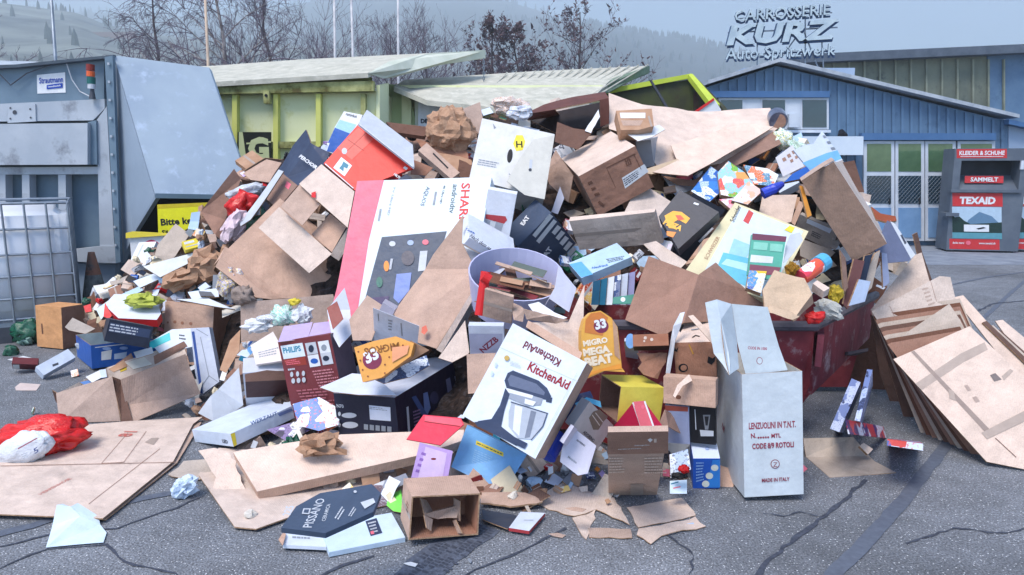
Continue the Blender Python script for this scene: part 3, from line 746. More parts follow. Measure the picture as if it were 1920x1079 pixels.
# doors
wall_poly('door_lintel', [(1616, 250), (1868, 250), (1868, 263), (1616, 263)], M_BLUED, .1, -.15, WS)
M_LPAN = noisy('light blue door panel', srgb(120, 156, 196), srgb(104, 142, 184), 3, .5, .05)
for i, (x0, x1) in enumerate(((1620, 1677), (1679, 1733), (1735, 1792), (1796, 1866))):
    e = wall_poly('door', [(x0, 265), (x1, 265), (x1, 452), (x0, 452)], M_WTRIM, .05, -.08, WS)
    for (y0, y1, m) in ((270, 322, M_GLASSG), (330, 382, M_GLASS)): wall_poly('pane', [(x0 + 6, y0), (x1 - 6, y0), (x1 - 6, y1), (x0 + 6, y1)], m, .02, -.09, e)
    wm = MB()
    for k in range(-6, 12):
        for sgn in (1, -1):
            a = P(x0 + 6 + k * 7, 330 if sgn > 0 else 382, WD - .1); b_ = P(x0 + 6 + k * 7 + 52 * .9, 382 if sgn > 0 else 330, WD - .1)
            xa, xb = x0 + 7 + k * 7, x0 + 7 + k * 7 + 47; lo, hi = x0 + 6, x1 - 6
            if xb < lo or xa > hi: continue
            ta, tb = max(0, (lo - xa) / 47), min(1, (hi - xa) / 47); wm.tube([a + (b_ - a) * ta, a + (b_ - a) * tb], .004, M_GAL, 3, False)
    wm.build('wire_mesh', e)
    wall_poly('panel', [(x0 + 6, 390), (x1 - 6, 390), (x1 - 6, 446), (x0 + 6, 446)], M_LPAN, .02, -.095, e)
    hd = MB(); hd.tube([P(x1 - 9, 372, WD - .12), P(x1 - 9, 384, WD - .12)], .015, K.black, 6); hd.build('handle', e)
# hall behind
HL = empty('hall_building', P(1750, 300, 26) * (1, 1, 0), 'long hall of weathered grey green panels with dark flat roof behind the workshop', 'building')
M_HALL = noisy('weathered grey green panel', srgb(96, 104, 96), srgb(124, 130, 114), .8, .8, .1, 10, c3=srgb(74, 82, 78), s3=1.5); M_HALLD = noisy('dark roof edge', srgb(72, 84, 98), srgb(90, 100, 114), 3, .8, .3, 20)
def hall(name, pts, mat, th=.3, off=0):
    mb = MB(); mb.prism([P(x, y, 26 + off) for x, y in pts], (0, th, 0), mat); return mb.build(name, HL)
hall('wall', [(1545, 112), (1850, 98), (1850, 300), (1545, 300)], M_HALL)
hall('blue_wall', [(1852, 96), (2150, 84), (2150, 300), (1852, 300)], M_BLUE)
hall('roof', [(1500, 102), (2160, 72), (2160, 88), (1500, 118)], M_HALLD, 8, -.5)
hb = MB()
for i in range(12): x = 1560 + i * 29; hb.prism([P(x, 112, 25.98), P(x + 3, 112, 25.98), P(x + 3, 300, 25.98), P(x, 300, 25.98)], (0, -.08, 0), noisy('pale batten', srgb(140, 146, 130), srgb(120, 126, 112), 3, .8, 0))
hb.build('battens', HL)
lk = MB(); lk.box(*(P(1395, 135, 18)[:2]), 2.5, *(P(1540, 112, 20)[:2]), 3.9, M_WALLB); lk.build('link_block', HL)
# roof sign
SG = empty('roof_sign', P(1465, 125, 16.6), 'large pale metal lettering on thin posts above the workshop gable', 'sign')
M_LET = noisy('pale sign letters', srgb(186, 202, 210), srgb(160, 178, 190), 5, .5, 0)
for (s, x0, y0, x1, y1, bold, hs, sh, dp) in (('CARROSSERIE', 1378, 40, 1557, 27, .012, .95, .05, .05), ('KURZ', 1362, 84, 1573, 71, .035, .62, .18, .12), ('Auto-Spritzwerk', 1360, 112, 1566, 103, .004, 1.0, .05, .04)):
    for out_, mm, ky in ((0, M_LET, 0),):
        mb = MB(); put_text(mb, s, P(x0, y0, 16.6), P(x1, y1, 16.6), (0, -1, 0), mm, bold, sh, hs, dp, noisy('navy letter side', srgb(40, 66, 104), srgb(52, 80, 116), 5, .5, 0)); mb.build('lettering', SG)
        mb = MB(); o_ = np.array([.035, .06, -.045]); put_text(mb, s, P(x0, y0, 16.6) + o_, P(x1, y1, 16.6) + o_, (0, -1, 0), MATS['navy letter side'], bold, sh, hs, .04); mb.build('letter_backing', SG)  # navy copy added behind the letters as a drawn shadow
pm = MB()
for (xa, ya, xb, yb) in ((1420, 140, 1420, 30), (1510, 140, 1510, 20), (1545, 140, 1541, 80), (1455, 122, 1500, 60), (1538, 138, 1500, 40), (1375, 104, 1560, 96), (1380, 36, 1560, 24), (1365, 62, 1570, 52)): pm.tube([P(xa, ya, 16.75), P(xb, yb, 16.75)], .016, M_GAL, 5)
pm.build('sign_frame', SG)
# ================================================================ clothes banks
M_BANK = noisy('grey painted steel bank', srgb(98, 108, 120), srgb(84, 94, 108), 3, .5, .1, 30); M_BANKD = noisy('dark chute', srgb(34, 40, 50), srgb(46, 52, 64), 3, .6, 0)
M_BRED = ink(196, 54, 58)
def bank(x0, lb):
    D = 14.3; Z = 0; e = empty('clothes_bank', P(x0, 470, D) * (1, 1, 0), lb, 'clothes bank', 'clothes collection banks beside the workshop')
    X = lambda px: (px + x0 - 1778 - CX) / FPX * D; z = lambda py: CAMZ - (py - HOR) / FPX * D
    def bx(name, xa, ya, xb, yb, d0, d1, m, par=e): mb = MB(); mb.box(X(xa), D + d0, z(yb), X(xb), D + d1, z(ya), m); return mb.build(name, par)
    bx('body', 1778, 361, 1896, 468, 0, .62, M_BANK)
    bx('body_top', 1778, 280, 1896, 302, 0, .62, M_BANK); bx('side_panel', 1778, 302, 1790, 361, 0, .62, M_BANK); bx('side_panel', 1886, 302, 1896, 361, 0, .62, M_BANK)
    bx('chute', 1790, 302, 1886, 361, .4, .6, M_BANKD)
    sh = MB(); sh.prism([(X(1790), D + .02, z(356)), (X(1886), D + .02, z(356)), (X(1886), D + .44, z(326)), (X(1790), D + .44, z(326))], (0, .01, -.03), M_BANK); flp = sh.build('chute_flap', e)
    bx('ledge', 1776, 355, 1890, 360, -.05, .1, M_BANK); bx('pocket', 1770, 398, 1792, 404, -.08, .3, M_BANK); bx('foot', 1781, 468, 1790, 474, .02, .3, K.black); bx('foot', 1880, 468, 1889, 474, .02, .3, K.black)
    bx('hinge', 1885, 302, 1890, 318, -.03, .02, M_WTRIM)
    pl = Plane((0, D - .002, 0), (0, -1, 0)); dx = x0 - 1778
    def dec(name, ds, th=0):
        mb = MB()
        for k, d in enumerate(ds):
            d = list(d)
            if d[0] in 'P': d[1] = [(a + dx, b_) for a, b_ in d[1]]
            elif d[0] == 'T': d[2] += dx; d[4] += dx
            elif d[0] == 'E': d[1] += dx
            decal(mb, pl, tuple(d), k * 2 + 1)
        mb.build(name, e)
    R4 = lambda a, b_, c, d: [(a, b_), (c, b_), (c, d), (a, d)]
    dec('top_sign', [('P', R4(1794, 280, 1876, 297), M_BRED), ('T', 'KLEIDER & SCHUHE', 1798, 291, 1872, 291, K.white, .03, 1.25), ('P', R4(1800, 293.5, 1870, 294.5), K.white)])
    pl = Plane((0, D + .0, 0), (0, -1, 0))
    dec('name_sign', [('P', R4(1786, 362, 1868, 387), M_BRED), ('T', 'TEXAID', 1797, 382, 1856, 382, K.white, .05, 1.05)])
    sk_, mt, fr, wt = ink(176, 200, 220), ink(96, 130, 160), ink(32, 56, 52), ink(90, 150, 165)
    dec('poster', [('P', R4(1785, 388, 1866, 447), sk_), ('P', [(1812, 412), (1830, 397), (1850, 405), (1864, 420), (1864, 424), (1806, 424)], mt), ('P', [(1785, 404), (1790, 408), (1797, 406), (1805, 414), (1815, 420), (1866, 416), (1866, 436), (1785, 436)], fr), ('P', R4(1785, 436, 1866, 447), wt), ('P', R4(1804, 421, 1845, 434), K.white), ('P', [(1824, 428), (1836, 425), (1840, 427), (1828, 430)], K.black)])
    dec('bottom_sign', [('P', R4(1780, 448, 1862, 467), M_BRED), ('T', 'danke merci', 1785, 457, 1804, 457, K.white, .02, 1.4), ('E', 1811, 455, 4, 4, K.pink), ('T', 'www.texaid.ch', 1828, 457, 1855, 457, K.white, .02, 1.2)])
    pl = Plane(P(1840, 336, D + .2), (0, -.55, .9))
    mb = MB(); pl2 = Plane((0, D + .22, z(341)), (0, -np.sin(.9), np.cos(.9)))
    mb.prism([(X(1803), D + .14, z(343)), (X(1866), D + .14, z(343)), (X(1866), D + .16, z(330)), (X(1803), D + .16, z(330))], (0, .01, 0), M_BRED)
    put_text(mb, 'SAMMELT', (X(1812), D + .13, z(340)), (X(1857), D + .13, z(340)), (0, -1, .1), K.white, .03); mb.build('flap_sign', e); e.rotation_euler = (0, 0, -math.radians(12)); e.scale = (1.03, 1, 1)
bank(1778, 'dark grey clothes bank with red signs, mountain poster, standing clear left of its twin')
bank(1893, 'second dark grey clothes bank, cut by the edge of the view, right of its twin')
# ================================================================ compactor at the left
M_ST = noisy('light grey steel', srgb(178, 186, 196), srgb(160, 170, 182), 2, .5, .15, 12, c3=srgb(128, 134, 144), s3=3)
M_ST2 = noisy('slate grey steel', srgb(112, 134, 152), srgb(98, 120, 138), 2, .5, .15, 12); M_ST3 = noisy('recessed grey steel', srgb(140, 156, 174), srgb(124, 140, 160), 2, .5, .1, 12)
M_HOP = noisy('pale blue steel plate', srgb(166, 182, 196), srgb(152, 168, 186), 1.6, .5, .25, 5, c3=srgb(180, 196, 216), s3=5)
CP = empty('waste_compactor', P(100, 500, 8.3) * (1, 1, 0), 'big grey steel waste compactor with pale blue tilted hopper plate', 'compactor')
CD = 8.3
def cpl(name, pts, m, th=.3, off=0, par=None, D=CD): mb = MB(); mb.prism([P(x, y, D + off) for x, y in pts], (0, th, 0), m); return mb.build(name, par or CP)
R4 = lambda a, b_, c, d: [(a, b_), (c, b_), (c, d), (a, d)]
cpl('body', [(-300, 150), (-300, 600), (207, 600), (207, 106), (60, 120)], M_ST2, 2.2, .12)
cpl('base_skirt', [(-300, 488), (-300, 592), (216, 592), (216, 496)], M_ST3, .1, .02)
cpl('top_panel', [(-300, 140), (0, 124), (195, 112), (195, 188), (-300, 205)], M_ST2, .06, .07)
cpl('roof_edge', [(-300, 134), (30, 121), (213, 103), (213, 108), (30, 127), (-300, 142)], noisy('dark edge', srgb(60, 72, 84), srgb(80, 92, 104), 4, .6, .1), 2.2, -.02)
cpl('beam', [(-300, 208), (0, 195), (196, 186), (196, 204), (174, 226), (-300, 232)], M_ST, .12, -.06)
for k, (a, b_) in enumerate(((-260, -20),)): pass
cpl('cover', [(-300, 236), (164, 231), (164, 309), (-300, 311)], M_ST, .14, -.16)
cpl('cover_side', [(165, 229), (180, 226), (182, 309), (165, 309)], M_ST2, .1, -.1)
cpl('cross_rail', [(-300, 316), (185, 313), (185, 327), (-300, 329)], M_ST, .12, -.06)
for x in (-4, 41, 109): cpl('rib', [(x, 328), (x + 14, 328), (x + 16, 500), (x + 2, 500)], M_ST, .12, -.05)
cpl('column', [(181, 226), (200, 200), (216, 492), (188, 494)], M_ST, .14, -.07)
cpl('lower_rail', [(120, 470), (190, 462), (216, 462), (217, 494), (120, 490)], M_ST, .12, -.09)
eb = cpl('edge_plate', [(196, 108), (211, 104), (226, 492), (217, 494)], M_ST2, .05, -.1)
bt = MB()
for k in range(11): c = P(204 + k * 1.3, 120 + k * 34, CD - .11); bt.box(c[0] - .012, c[1] - .012, c[2] - .012, c[0] + .012, c[1], c[2] + .012, M_ST)
bt.build('bolts', eb)
sp_ = MB(); sp_.prism([P(212, 104, CD + .05), P(290, 366, CD - .5), P(292, 372, CD - .5), P(250, 440, CD - .1), P(227, 494, CD + .05)], (.02, .06, 0), noisy('grey side plate', srgb(136, 152, 170), srgb(150, 166, 184), 1.5, .5, .1)); sp_.build('side_plate', CP)
hp = MB(); hp.prism([P(213, 104, CD + .02), P(392, 127, CD + .5), P(458, 322, CD + .1), P(440, 368, CD - .1), P(291, 366, CD - .52)], (.01, .05, -.03), M_HOP); hp.build('hopper_plate', CP)
hr = MB(); hr.prism([P(291, 363, CD - .54), P(442, 366, CD - .12), P(442, 374, CD - .12), P(291, 372, CD - .54)], (0, .04, 0), M_ST2); hr.build('hopper_rim', CP)
cpl('chamber', [(228, 372), (460, 372), (460, 590), (228, 590)], noisy('dark inside', srgb(22, 24, 30), srgb(34, 38, 46), 3, .8, 0), .1, .6)
st = MB(); pl = Plane(P(100, 158, CD + .065), (0, -1, 0)); st.prism([pl.hit(*p) for p in ((69, 141), (122, 136), (123, 174), (70, 176))], (0, .004, 0), K.white)
for k, d in enumerate((('T', 'Strautmann', 74, 157, 119, 154, ink(34, 70, 170), .02, 1.5, .2), ('P', [(88, 160), (118, 156), (118, 165), (88, 168)], ink(34, 70, 170)), ('T', 'Umwelttechnik', 91, 165, 115, 162, K.white, .02, 1.2))): decal(st, pl, d, 4 + k)
st.build('maker_plate', CP)
# bracket with bolts
br = MB(); pl = Plane(P(40, 212, CD - .075), (0, -1, 0)); br.prism([pl.hit(*p) for p in ((16, 198), (66, 195), (67, 228), (14, 231))], (0, .02, 0), M_ST)
for k, (x, y) in enumerate(((28, 211), (20, 223), (57, 205), (58, 221), (20, 203))): decal(br, pl, ('E', x, y, 4 if k == 0 else 1.8, 4 if k == 0 else 1.8, K.dkgrey), 5)
br.build('bracket', CP)
cb = MB(); cb.tube([P(125, 120, CD + .02), P(135, 150, CD + .03), P(150, 172, CD + .03), P(170, 182, CD)], .006, K.lgrey, 5); cb.tube([P(0, 140, CD + .02), P(20, 160, CD + .02), P(50, 138, CD + .02), P(95, 122, CD + .02)], .007, K.dkgrey, 5); cb.build('cable', CP)
# signal tower on the beam
SL = empty('signal_light', P(176, 187, CD - .1), 'stack light with red, orange and green lenses on the compactor beam', 'signal light')
def cyl_between(name, x, y0, y1, r, D, m, par, r2=None):
    mb = MB(); mb.tube([P(x, y0, D), P(x, y1, D)], [r, r2 or r], m, 16); return mb.build(name, par, False)
cyl_between('lens', 169.5, 121, 133, .042, CD - .1, ink(130, 40, 34, .3), SL); cyl_between('lens', 170, 134, 144, .042, CD - .1, ink(216, 96, 50, .3), SL); cyl_between('lens', 171, 145, 158, .042, CD - .1, ink(30, 96, 92, .3), SL)
cyl_between('collar', 172, 158, 167, .04, CD - .1, K.lgrey, SL); cyl_between('stem', 173, 167, 186, .018, CD - .1, K.dkgrey, SL, .035)
# yellow notice boards below the hopper
M_NY = ink(226, 222, 30)
def notice(lb, pts, D, mat, decs, edge=None, post=None):
    pl = Plane(P(pts[0][0], pts[0][1], D), (.1, -1, .05)); e = empty('notice_board', pl.hit(*pts[-1]), lb, 'sign'); mb = MB(); mb.prism([pl.hit(*p) for p in pts], -pl.n * .02, mat)
    for k, d in enumerate(decs): decal(mb, pl, d, k + 1)
    mb.build('board', e)
    if edge: m2 = MB(); m2.prism([pl.hit(*p) for p in edge[0]], pl.n * .03, edge[1]); m2.build('frame', e)
    m3 = MB(); a = pl.hit(*(post or pts[-1])); m3.tube([a - pl.n * .04, (a[0], a[1] + .04, 0)], .02, M_GAL, 8); m3.build('post', e)
notice('yellow notice board under the hopper plate, half buried in paper', [(295, 384), (440, 378), (440, 450), (297, 446)], 7.75, M_NY, [('P', [(295, 384), (440, 378), (440, 384), (295, 392)], ink(200, 180, 30)), ('T', 'Bitte keine', 302, 423, 382, 418, K.black, .035, .95), ('T', 'Säcke einwerfen', 304, 441, 400, 436, K.black, .03, .9)], post=(310, 446))
notice('white prohibition sign with red ring and yellow corners', [(243, 446), (322, 438), (322, 504), (248, 504)], 7.45, K.white, [('E', 284, 473, 20, 23, ink(206, 52, 96)), ('E', 284, 473, 16.5, 19.5, K.white), ('P', [(272, 457), (276, 453), (299, 488), (295, 492)], ink(206, 52, 96)), ('P', [(271, 468), (276, 466), (279, 478), (273, 480)], K.navy), ('E', 289, 465, 5, 6, K.navy), ('P', [(281, 478), (290, 474), (296, 484), (286, 487)], K.dkgrey)], ([(238, 437), (250, 434), (322, 438), (322, 441), (250, 446), (238, 447)], K.yel), (252, 500))
# ================================================================ IBC tank with cage
TD = 7.0; M_TANK = noisy('milky plastic tank', srgb(236, 240, 246), srgb(222, 228, 238), 1.2, .4, .1, 6, spec=.5)
TK = empty('liquid_tank', P(40, 610, TD) * (1, 1, 0), 'white plastic liquid tank inside a galvanised wire cage on a pallet', 'tank')
bm = bmesh.new(); bmesh.ops.create_cube(bm, size=1); bmesh.ops.bevel(bm, geom=bm.edges[:], offset=.09, segments=3, affect='EDGES')
me = bpy.data.meshes.new('tank_body'); bm.to_mesh(me); bm.free(); me.materials.append(M_TANK); me.polygons.foreach_set('use_smooth', [True] * len(me.polygons))
tb = bpy.data.objects.new('tank_body', me); COL.objects.link(tb); tb.parent = TK
xr = P(131, 500, TD)[0]; tb.scale = (1.15, .98, 1.06); tb.location = Vector((xr - .57, TD + .51, .73)) - TK.location
cg = []
x0, x1 = xr - 1.17, xr + .03; zt, zb = P(0, 380, TD)[2], .19
for z in (zt, *[P(0, y, TD)[2] for y in (427, 473, 513, 553, 590)]):
    mb = MB(); mb.tube([(x0, TD, z), (x1, TD, z), (x1, TD + 1.05, z), (x0, TD + 1.05, z), (x0, TD, z)], .012 if z < zt else .016, M_GAL, 6); mb.build('cage_rail', TK)
for i in range(8):
    x = x1 - i * (x1 - x0) / 7; mb = MB(); mb.tube([(x, TD - .01, zt), (x + .01, TD - .01, zb)], .011, M_GAL, 6); mb.build('cage_bar', TK)
for i in range(1, 7): y = TD + i * .15; mb = MB(); mb.tube([(x1 + .01, y, zt), (x1 + .01, y, zb)], .011, M_GAL, 6); mb.build('cage_bar', TK)
mb = MB(); mb.box(x0, TD, .15, x1, TD + 1.05, .19, M_GAL); mb.build('pallet_deck', TK)
for x in (x0, x0 + .54, x1 - .12):
    mb = MB(); mb.box(x, TD, 0, x + .12, TD + 1.05, .15, K.dkgrey); mb.build('pallet_foot', TK)
th_ = math.radians(29); pv_ = Vector((xr + .03, TD, 0)); rm_ = Matrix.Rotation(th_, 3, 'Z'); TK.location = pv_ + rm_ @ (TK.location - pv_); TK.rotation_euler = (0, 0, th_)
# old cone
co = empty('traffic_cone', P(172, 560, 7.5) * (1, 1, 0), 'grubby faded traffic cone between the tank and the compactor', 'traffic cone')
cz = P(171, 473, 7.5); M_CONE = noisy('dirty cone', srgb(150, 96, 72), srgb(96, 92, 90), 8, .8, .3, 20, c3=srgb(60, 60, 62), s3=9); M_CONE2 = noisy('dirty cone band', srgb(120, 124, 124), srgb(80, 84, 86), 14, .8, .3, 20)
b0 = np.array([cz[0], 7.5, 0]); mb = MB(); mb.tube([b0 + (0, 0, .03), b0 + (0, 0, cz[2] * .42)], [.15, .11], M_CONE, 18); mb.tube([b0 + (0, 0, cz[2] * .42), b0 + (0, 0, cz[2] * .7)], [.112, .075], M_CONE2, 18); mb.tube([b0 + (0, 0, cz[2] * .7), b0 + (0, 0, cz[2])], [.074, .03], M_CONE, 18); mb.build('cone', co)
mb = MB(); mb.box(b0[0] - .19, 7.31, 0, b0[0] + .19, 7.69, .035, K.dkgrey); mb.build('base', co)
# roof of a shed far left
shd = empty('shed', P(20, 130, 16) * (1, 1, 0), 'low shed with snowy looking pale roof behind the compactor', 'shed'); mb = MB()
mb.prism([P(-200, 128, 16), P(90, 124, 16), P(70, 116, 19), P(-200, 108, 19)], (0, 0, -.08), noisy('pale shed roof', srgb(180, 190, 200), srgb(140, 150, 160), 3, .7, .2)); mb.build('roof', shd)
mb = MB(); mb.prism([P(-200, 130, 16.3), P(60, 127, 16.3), P(60, 300, 16.3), P(-200, 300, 16.3)], (0, 2.5, 0), noisy('dark shed wall', srgb(60, 40, 38), srgb(50, 44, 44), 3, .7, .2)); mb.build('wall', shd)
# ================================================================ green roll-off containers
M_GC = noisy('yellow green container paint', srgb(222, 228, 180), srgb(230, 235, 196), 1.5, .55, .15, 14, c3=srgb(206, 210, 140), s3=3); M_GCR = noisy('mossy container rail', srgb(186, 188, 130), srgb(110, 112, 60), 5, .8, .3, 30, c3=srgb(96, 84, 50), s3=5)
M_LID = noisy('lichened grey lid', srgb(196, 194, 182), srgb(170, 170, 158), 6, .85, .4, 60, c3=srgb(208, 206, 194), s3=9); M_LID2 = noisy('pale lid edge', srgb(204, 208, 196), srgb(184, 192, 178), 3, .7, .2, 20)
M_GCY = noisy('yellow green rib paint', srgb(216, 218, 128), srgb(200, 204, 104), 2, .6, .2, 14)
M_MOSS = noisy('moss strip', srgb(86, 96, 46), srgb(120, 120, 70), 12, .95, .6, 60)
M_DARKIN = noisy('dark container inside', srgb(40, 38, 48), srgb(58, 56, 66), 3, .8, .1)
GA = empty('skip_container', P(560, 540, 10) * (1, 1, 0), 'yellow green steel container with long lichened lid, left of the heap top', 'container', 'green steel containers with lids')
def gp(name, pts, m, par, th=(0, .1, 0), D=10.): mb = MB(); mb.prism([P(*p) if len(p) == 3 else P(p[0], p[1], D) for p in pts], th, m); return mb.build(name, par)
gp('body', [(330, 180), (712, 170), (712, 535), (330, 535)], M_GC, GA, (0, 2.4, 0), 10.06)
gp('end_panel', [(712, 160, 10.0), (729, 156, 10.5), (729, 500, 10.5), (712, 535, 10.0)], M_GC, GA, (-.05, .02, 0))
gp('top_rail', [(330, 161), (700, 152), (700, 171), (330, 178)], M_GCR, GA, (0, .14, 0), 9.9)
gp('moss_strip', [(330, 156), (690, 142), (690, 151), (330, 160)], M_MOSS, GA, (0, .3, 0), 9.92)
gp('mid_rail', [(330, 267), (712, 265), (712, 277), (330, 279)], M_GCR, GA, (0, .1, 0), 9.97)
for x in (435, 512, 592, 676): gp('rib', [(x, 176), (x + 9, 176), (x + 9, 420), (x, 420)], M_GC if x == 0 else (M_GCY if x != 676 else M_GCR), GA, (0, .12, 0), 9.95)
pan = gp('emblem_panel', [(446, 248), (508, 248), (508, 312), (446, 312)], noisy('black vinyl', srgb(26, 30, 26), srgb(36, 40, 36), 4, .5, 0), GA, (0, .02, 0), 9.93)
mb = MB(); pl = Plane(P(470, 280, 9.928), (0, -1, 0)); M_GL = noisy('pale green print', srgb(196, 206, 160), srgb(186, 198, 150), 4, .5, 0)
put_text(mb, 'G', pl.hit(466, 297), pl.hit(505, 297), (0, -1, 0), M_GL, .06, 0, 1.0); decal(mb, pl, ('P', [(448, 248), (455, 248), (462, 300), (452, 312), (448, 312)], M_GL), 1); decal(mb, pl, ('P', [(462, 268), (508, 265), (508, 268), (462, 271)], M_GL), 1); mb.build('emblem', GA)
bk = MB(); c = P(501, 180, 9.9); bk.box(c[0] - .04, 9.86, c[2] - .1, c[0] + .04, 9.96, c[2] + .06, M_GCR); bk.tube([c + (0, -.05, 0), c + (0, .0, 0)], .02, K.black, 8); bk.build('bracket', GA)
# its lid, lifted at the right
gp('lid', [(330, 158, 9.85), (690, 137, 9.85), (735, 118, 10.6), (905, 95, 12.2), (560, 112, 12.6), (396, 124, 12.3), (330, 126, 12.3)], M_LID, GA, (0, 0, -.06))
gp('lid_edge', [(690, 138, 9.83), (730, 115, 10.55), (800, 101, 11.3), (908, 94, 12.15), (908, 109, 12.15), (820, 122, 11.4), (735, 145, 10.5), (715, 147, 10.2)], M_LID2, GA, (.02, .05, 0))
pz = empty('pole', P(720, 300, 10.9) * (1, 1, 0), 'teal square post between the two long containers', 'pole'); mb = MB(); a, b_ = P(715, 162, 10.9), P(724, 500, 10.9); mb.box(a[0], 10.9, 0, b_[0], 11.0, a[2], K.teal); mb.build('post', pz); mb = MB(); mb.box(a[0] - .05, 10.85, 0, b_[0] + .05, 11.05, .03, K.teal); mb.build('base', pz)
GB = empty('skip_container', P(900, 500, 10.6) * (1, 1, 0), 'pale green container with ribbed lid and white lettered panel behind the heap crest', 'container', 'green steel containers with lids')
gp('body', [(730, 160), (1130, 160), (1130, 510), (730, 510)], M_GC, GB, (0, 2.2, 0), 11.2)
gp('door_panel', [(728, 158), (752, 160), (772, 193), (780, 230), (780, 330), (728, 330)], noisy('pale green door', srgb(184, 200, 150), srgb(170, 190, 136), 2, .6, .1), GB, (0, .06, 0), 11.05)
gp('door_panel', [(753, 165), (771, 190), (771, 300), (753, 300)], M_GC, GB, (0, .05, 0), 11.0)
gp('side_panel', [(778, 190), (905, 190), (905, 330), (778, 330)], M_LID2, GB, (0, .05, 0), 10.95)
wp_ = gp('white_panel', [(784, 192), (842, 192), (842, 320), (784, 320)], ink(214, 220, 234), GB, (0, .02, 0), 10.9)
mb = MB(); pl = Plane(P(800, 225, 10.89), (0, -1, 0)); decal(mb, pl, ('T', 'DE', 789, 231, 802, 231, K.navy, .05, 1.), 1); mb.build('lettering', GB)
gp('lid', [(738, 162, 10.7), (800, 188, 10.5), (1000, 210, 10.3), (1105, 190, 10.4), (1145, 150, 11.6), (1216, 124, 12.6), (1000, 134, 12.8), (760, 150, 12.2)], M_LID, GB, (0, 0, -.07))
lr = MB()
for k in range(10, 26):
    t = k / 25; a = P(745 + 360 * t, 166 + 42 * min(1, t * 2) - 18 * max(0, t - .6) / .4, 10.42); b_ = P(775 + 440 * t, 149 - 25 * t, 12.4 + .2 * t); lr.tube([a + (0, 0, .01), b_ + (0, 0, .02)], .012, M_LID, 5)
lr.build('lid_ribs', GB)
gp('lid_edge', [(1098, 178, 10.9), (1140, 150, 11.6), (1217, 124, 12.5), (1217, 137, 12.5), (1180, 152, 12), (1140, 174, 11.3)], noisy('green ribbed lid edge', srgb(120, 140, 120), srgb(100, 120, 104), 16, .7, .4, 30), GB, (.02, .05, 0))
for x, y0, y1, D in ((907, 109, 195, 11.9), (1217, 137, 200, 12.2)):
    n = int((y1 - y0) / 5); ch = MB()
    for k in range(n): a = P(x, y0 + (y1 - y0) * k / n, D); b_ = P(x, y0 + (y1 - y0) * (k + 1.25) / n, D); o = np.array([.012, 0, 0]) if k % 2 else np.array([0, .012, 0]); ch.tube([a + o, b_ + o], .007, M_GAL, 4); ch.tube([a - o, b_ - o], .007, M_GAL, 4)
    o_ = ch.build('chain', GA if x < 1000 else GB)
GCC = empty('skip_container', P(1260, 480, 10.8) * (1, 1, 0), 'lime green container standing open with dark mossy inside', 'container', 'green steel containers with lids')
M_LIME = noisy('lime paint', srgb(190, 206, 70), srgb(172, 190, 66), 2, .55, .15)
gp('back_wall', [(1130, 176), (1300, 148), (1345, 206), (1345, 420), (1130, 420)], noisy('mossy inside', srgb(44, 42, 50), srgb(74, 82, 44), 1.2, .85, .3, 20, c3=srgb(66, 40, 44), s3=1.6), GCC, (0, .05, 0), 12)
gp('side_wall', [(1300, 148, 12), (1352, 200, 10.8), (1390, 260, 10.4), (1390, 470, 10.4), (1300, 430, 12)], MATS['mossy inside'], GCC, (.06, 0, 0))
gp('rim', [(1130, 168, 11.95), (1297, 138, 11.95), (1300, 146, 11.95), (1130, 178, 11.95)], M_LIME, GCC, (0, .12, 0))
gp('rim', [(1290, 139, 11.95), (1299, 139, 11.95), (1350, 196, 10.8), (1334, 196, 10.8)], M_LIME, GCC, (0, .03, -.08))
gp('brace', [(1218, 150, 11.5), (1222, 150, 11.5), (1262, 215, 11.5), (1256, 215, 11.5)], K.dkgrey, GCC, (0, .05, 0))
gp('label_plate', [(1302, 214, 10.7), (1340, 187, 10.7), (1352, 206, 10.7), (1350, 222, 10.7), (1306, 226, 10.7)], K.white, GCC, (0, .02, 0)); gp('label_stripe', [(1298, 212, 10.68), (1338, 184, 10.68), (1340, 188, 10.68), (1300, 216, 10.68)], K.red, GCC, (0, .02, 0))

# ================================================================ inner mass of the heap
nx_, ny_ = 150, 70; Vh = []; Fh = []
M_MASS = noisy('crushed waste', srgb(34, 28, 28), srgb(66, 52, 46), 22, .9, .8, 30, c3=srgb(84, 80, 84), s3=16)  # waste colour darkened to paint shade into the gaps
for j in range(ny_):
    for i in range(nx_):
        x = 230 + (1612 - 230) * i / (nx_ - 1); yb = np.interp(x, _bx, _by); yt = np.interp(x, _tx, _ty); t = j / (ny_ - 1)
        y = (yb - 95) + (yt + 18 - (yb - 95)) * t
        D = MD(x, y) + .36 + .12 * noise.noise(Vector((x * .02, y * .02, 0))) + .06 * noise.noise(Vector((x * .07, y * .07, 3)))
        D += .5 * min(1, max(0, (520 - x) / 200)); sk_ = min(1, max(0, (x - 1040) / 60)); D += .75 * sk_ * min(1, max(0, (y - 520) / 60))
        p = P(x, y, D)
        if j == 0 or p[2] < 0: p = np.array([p[0], p[1], 0.])
        Vh.append(tuple(p))
for i in range(nx_): p = Vh[(ny_ - 1) * nx_ + i]; Vh.append((p[0] * 1.0, p[1] + .5, p[2] * .8))
for i in range(nx_): p = Vh[(ny_ - 1) * nx_ + i]; Vh.append((p[0] * 1.0, p[1] + 1.6, 0))
for j in range(ny_ + 1):
    for i in range(nx_ - 1): Fh.append((j * nx_ + i, j * nx_ + i + 1, (j + 1) * nx_ + i + 1, (j + 1) * nx_ + i))
mb = MB(); mb.add(Vh, Fh, M_MASS); struct(mb, 'waste_heap', 'stuff', 'dark dense mass of crushed cardboard and paper under the loose boxes')

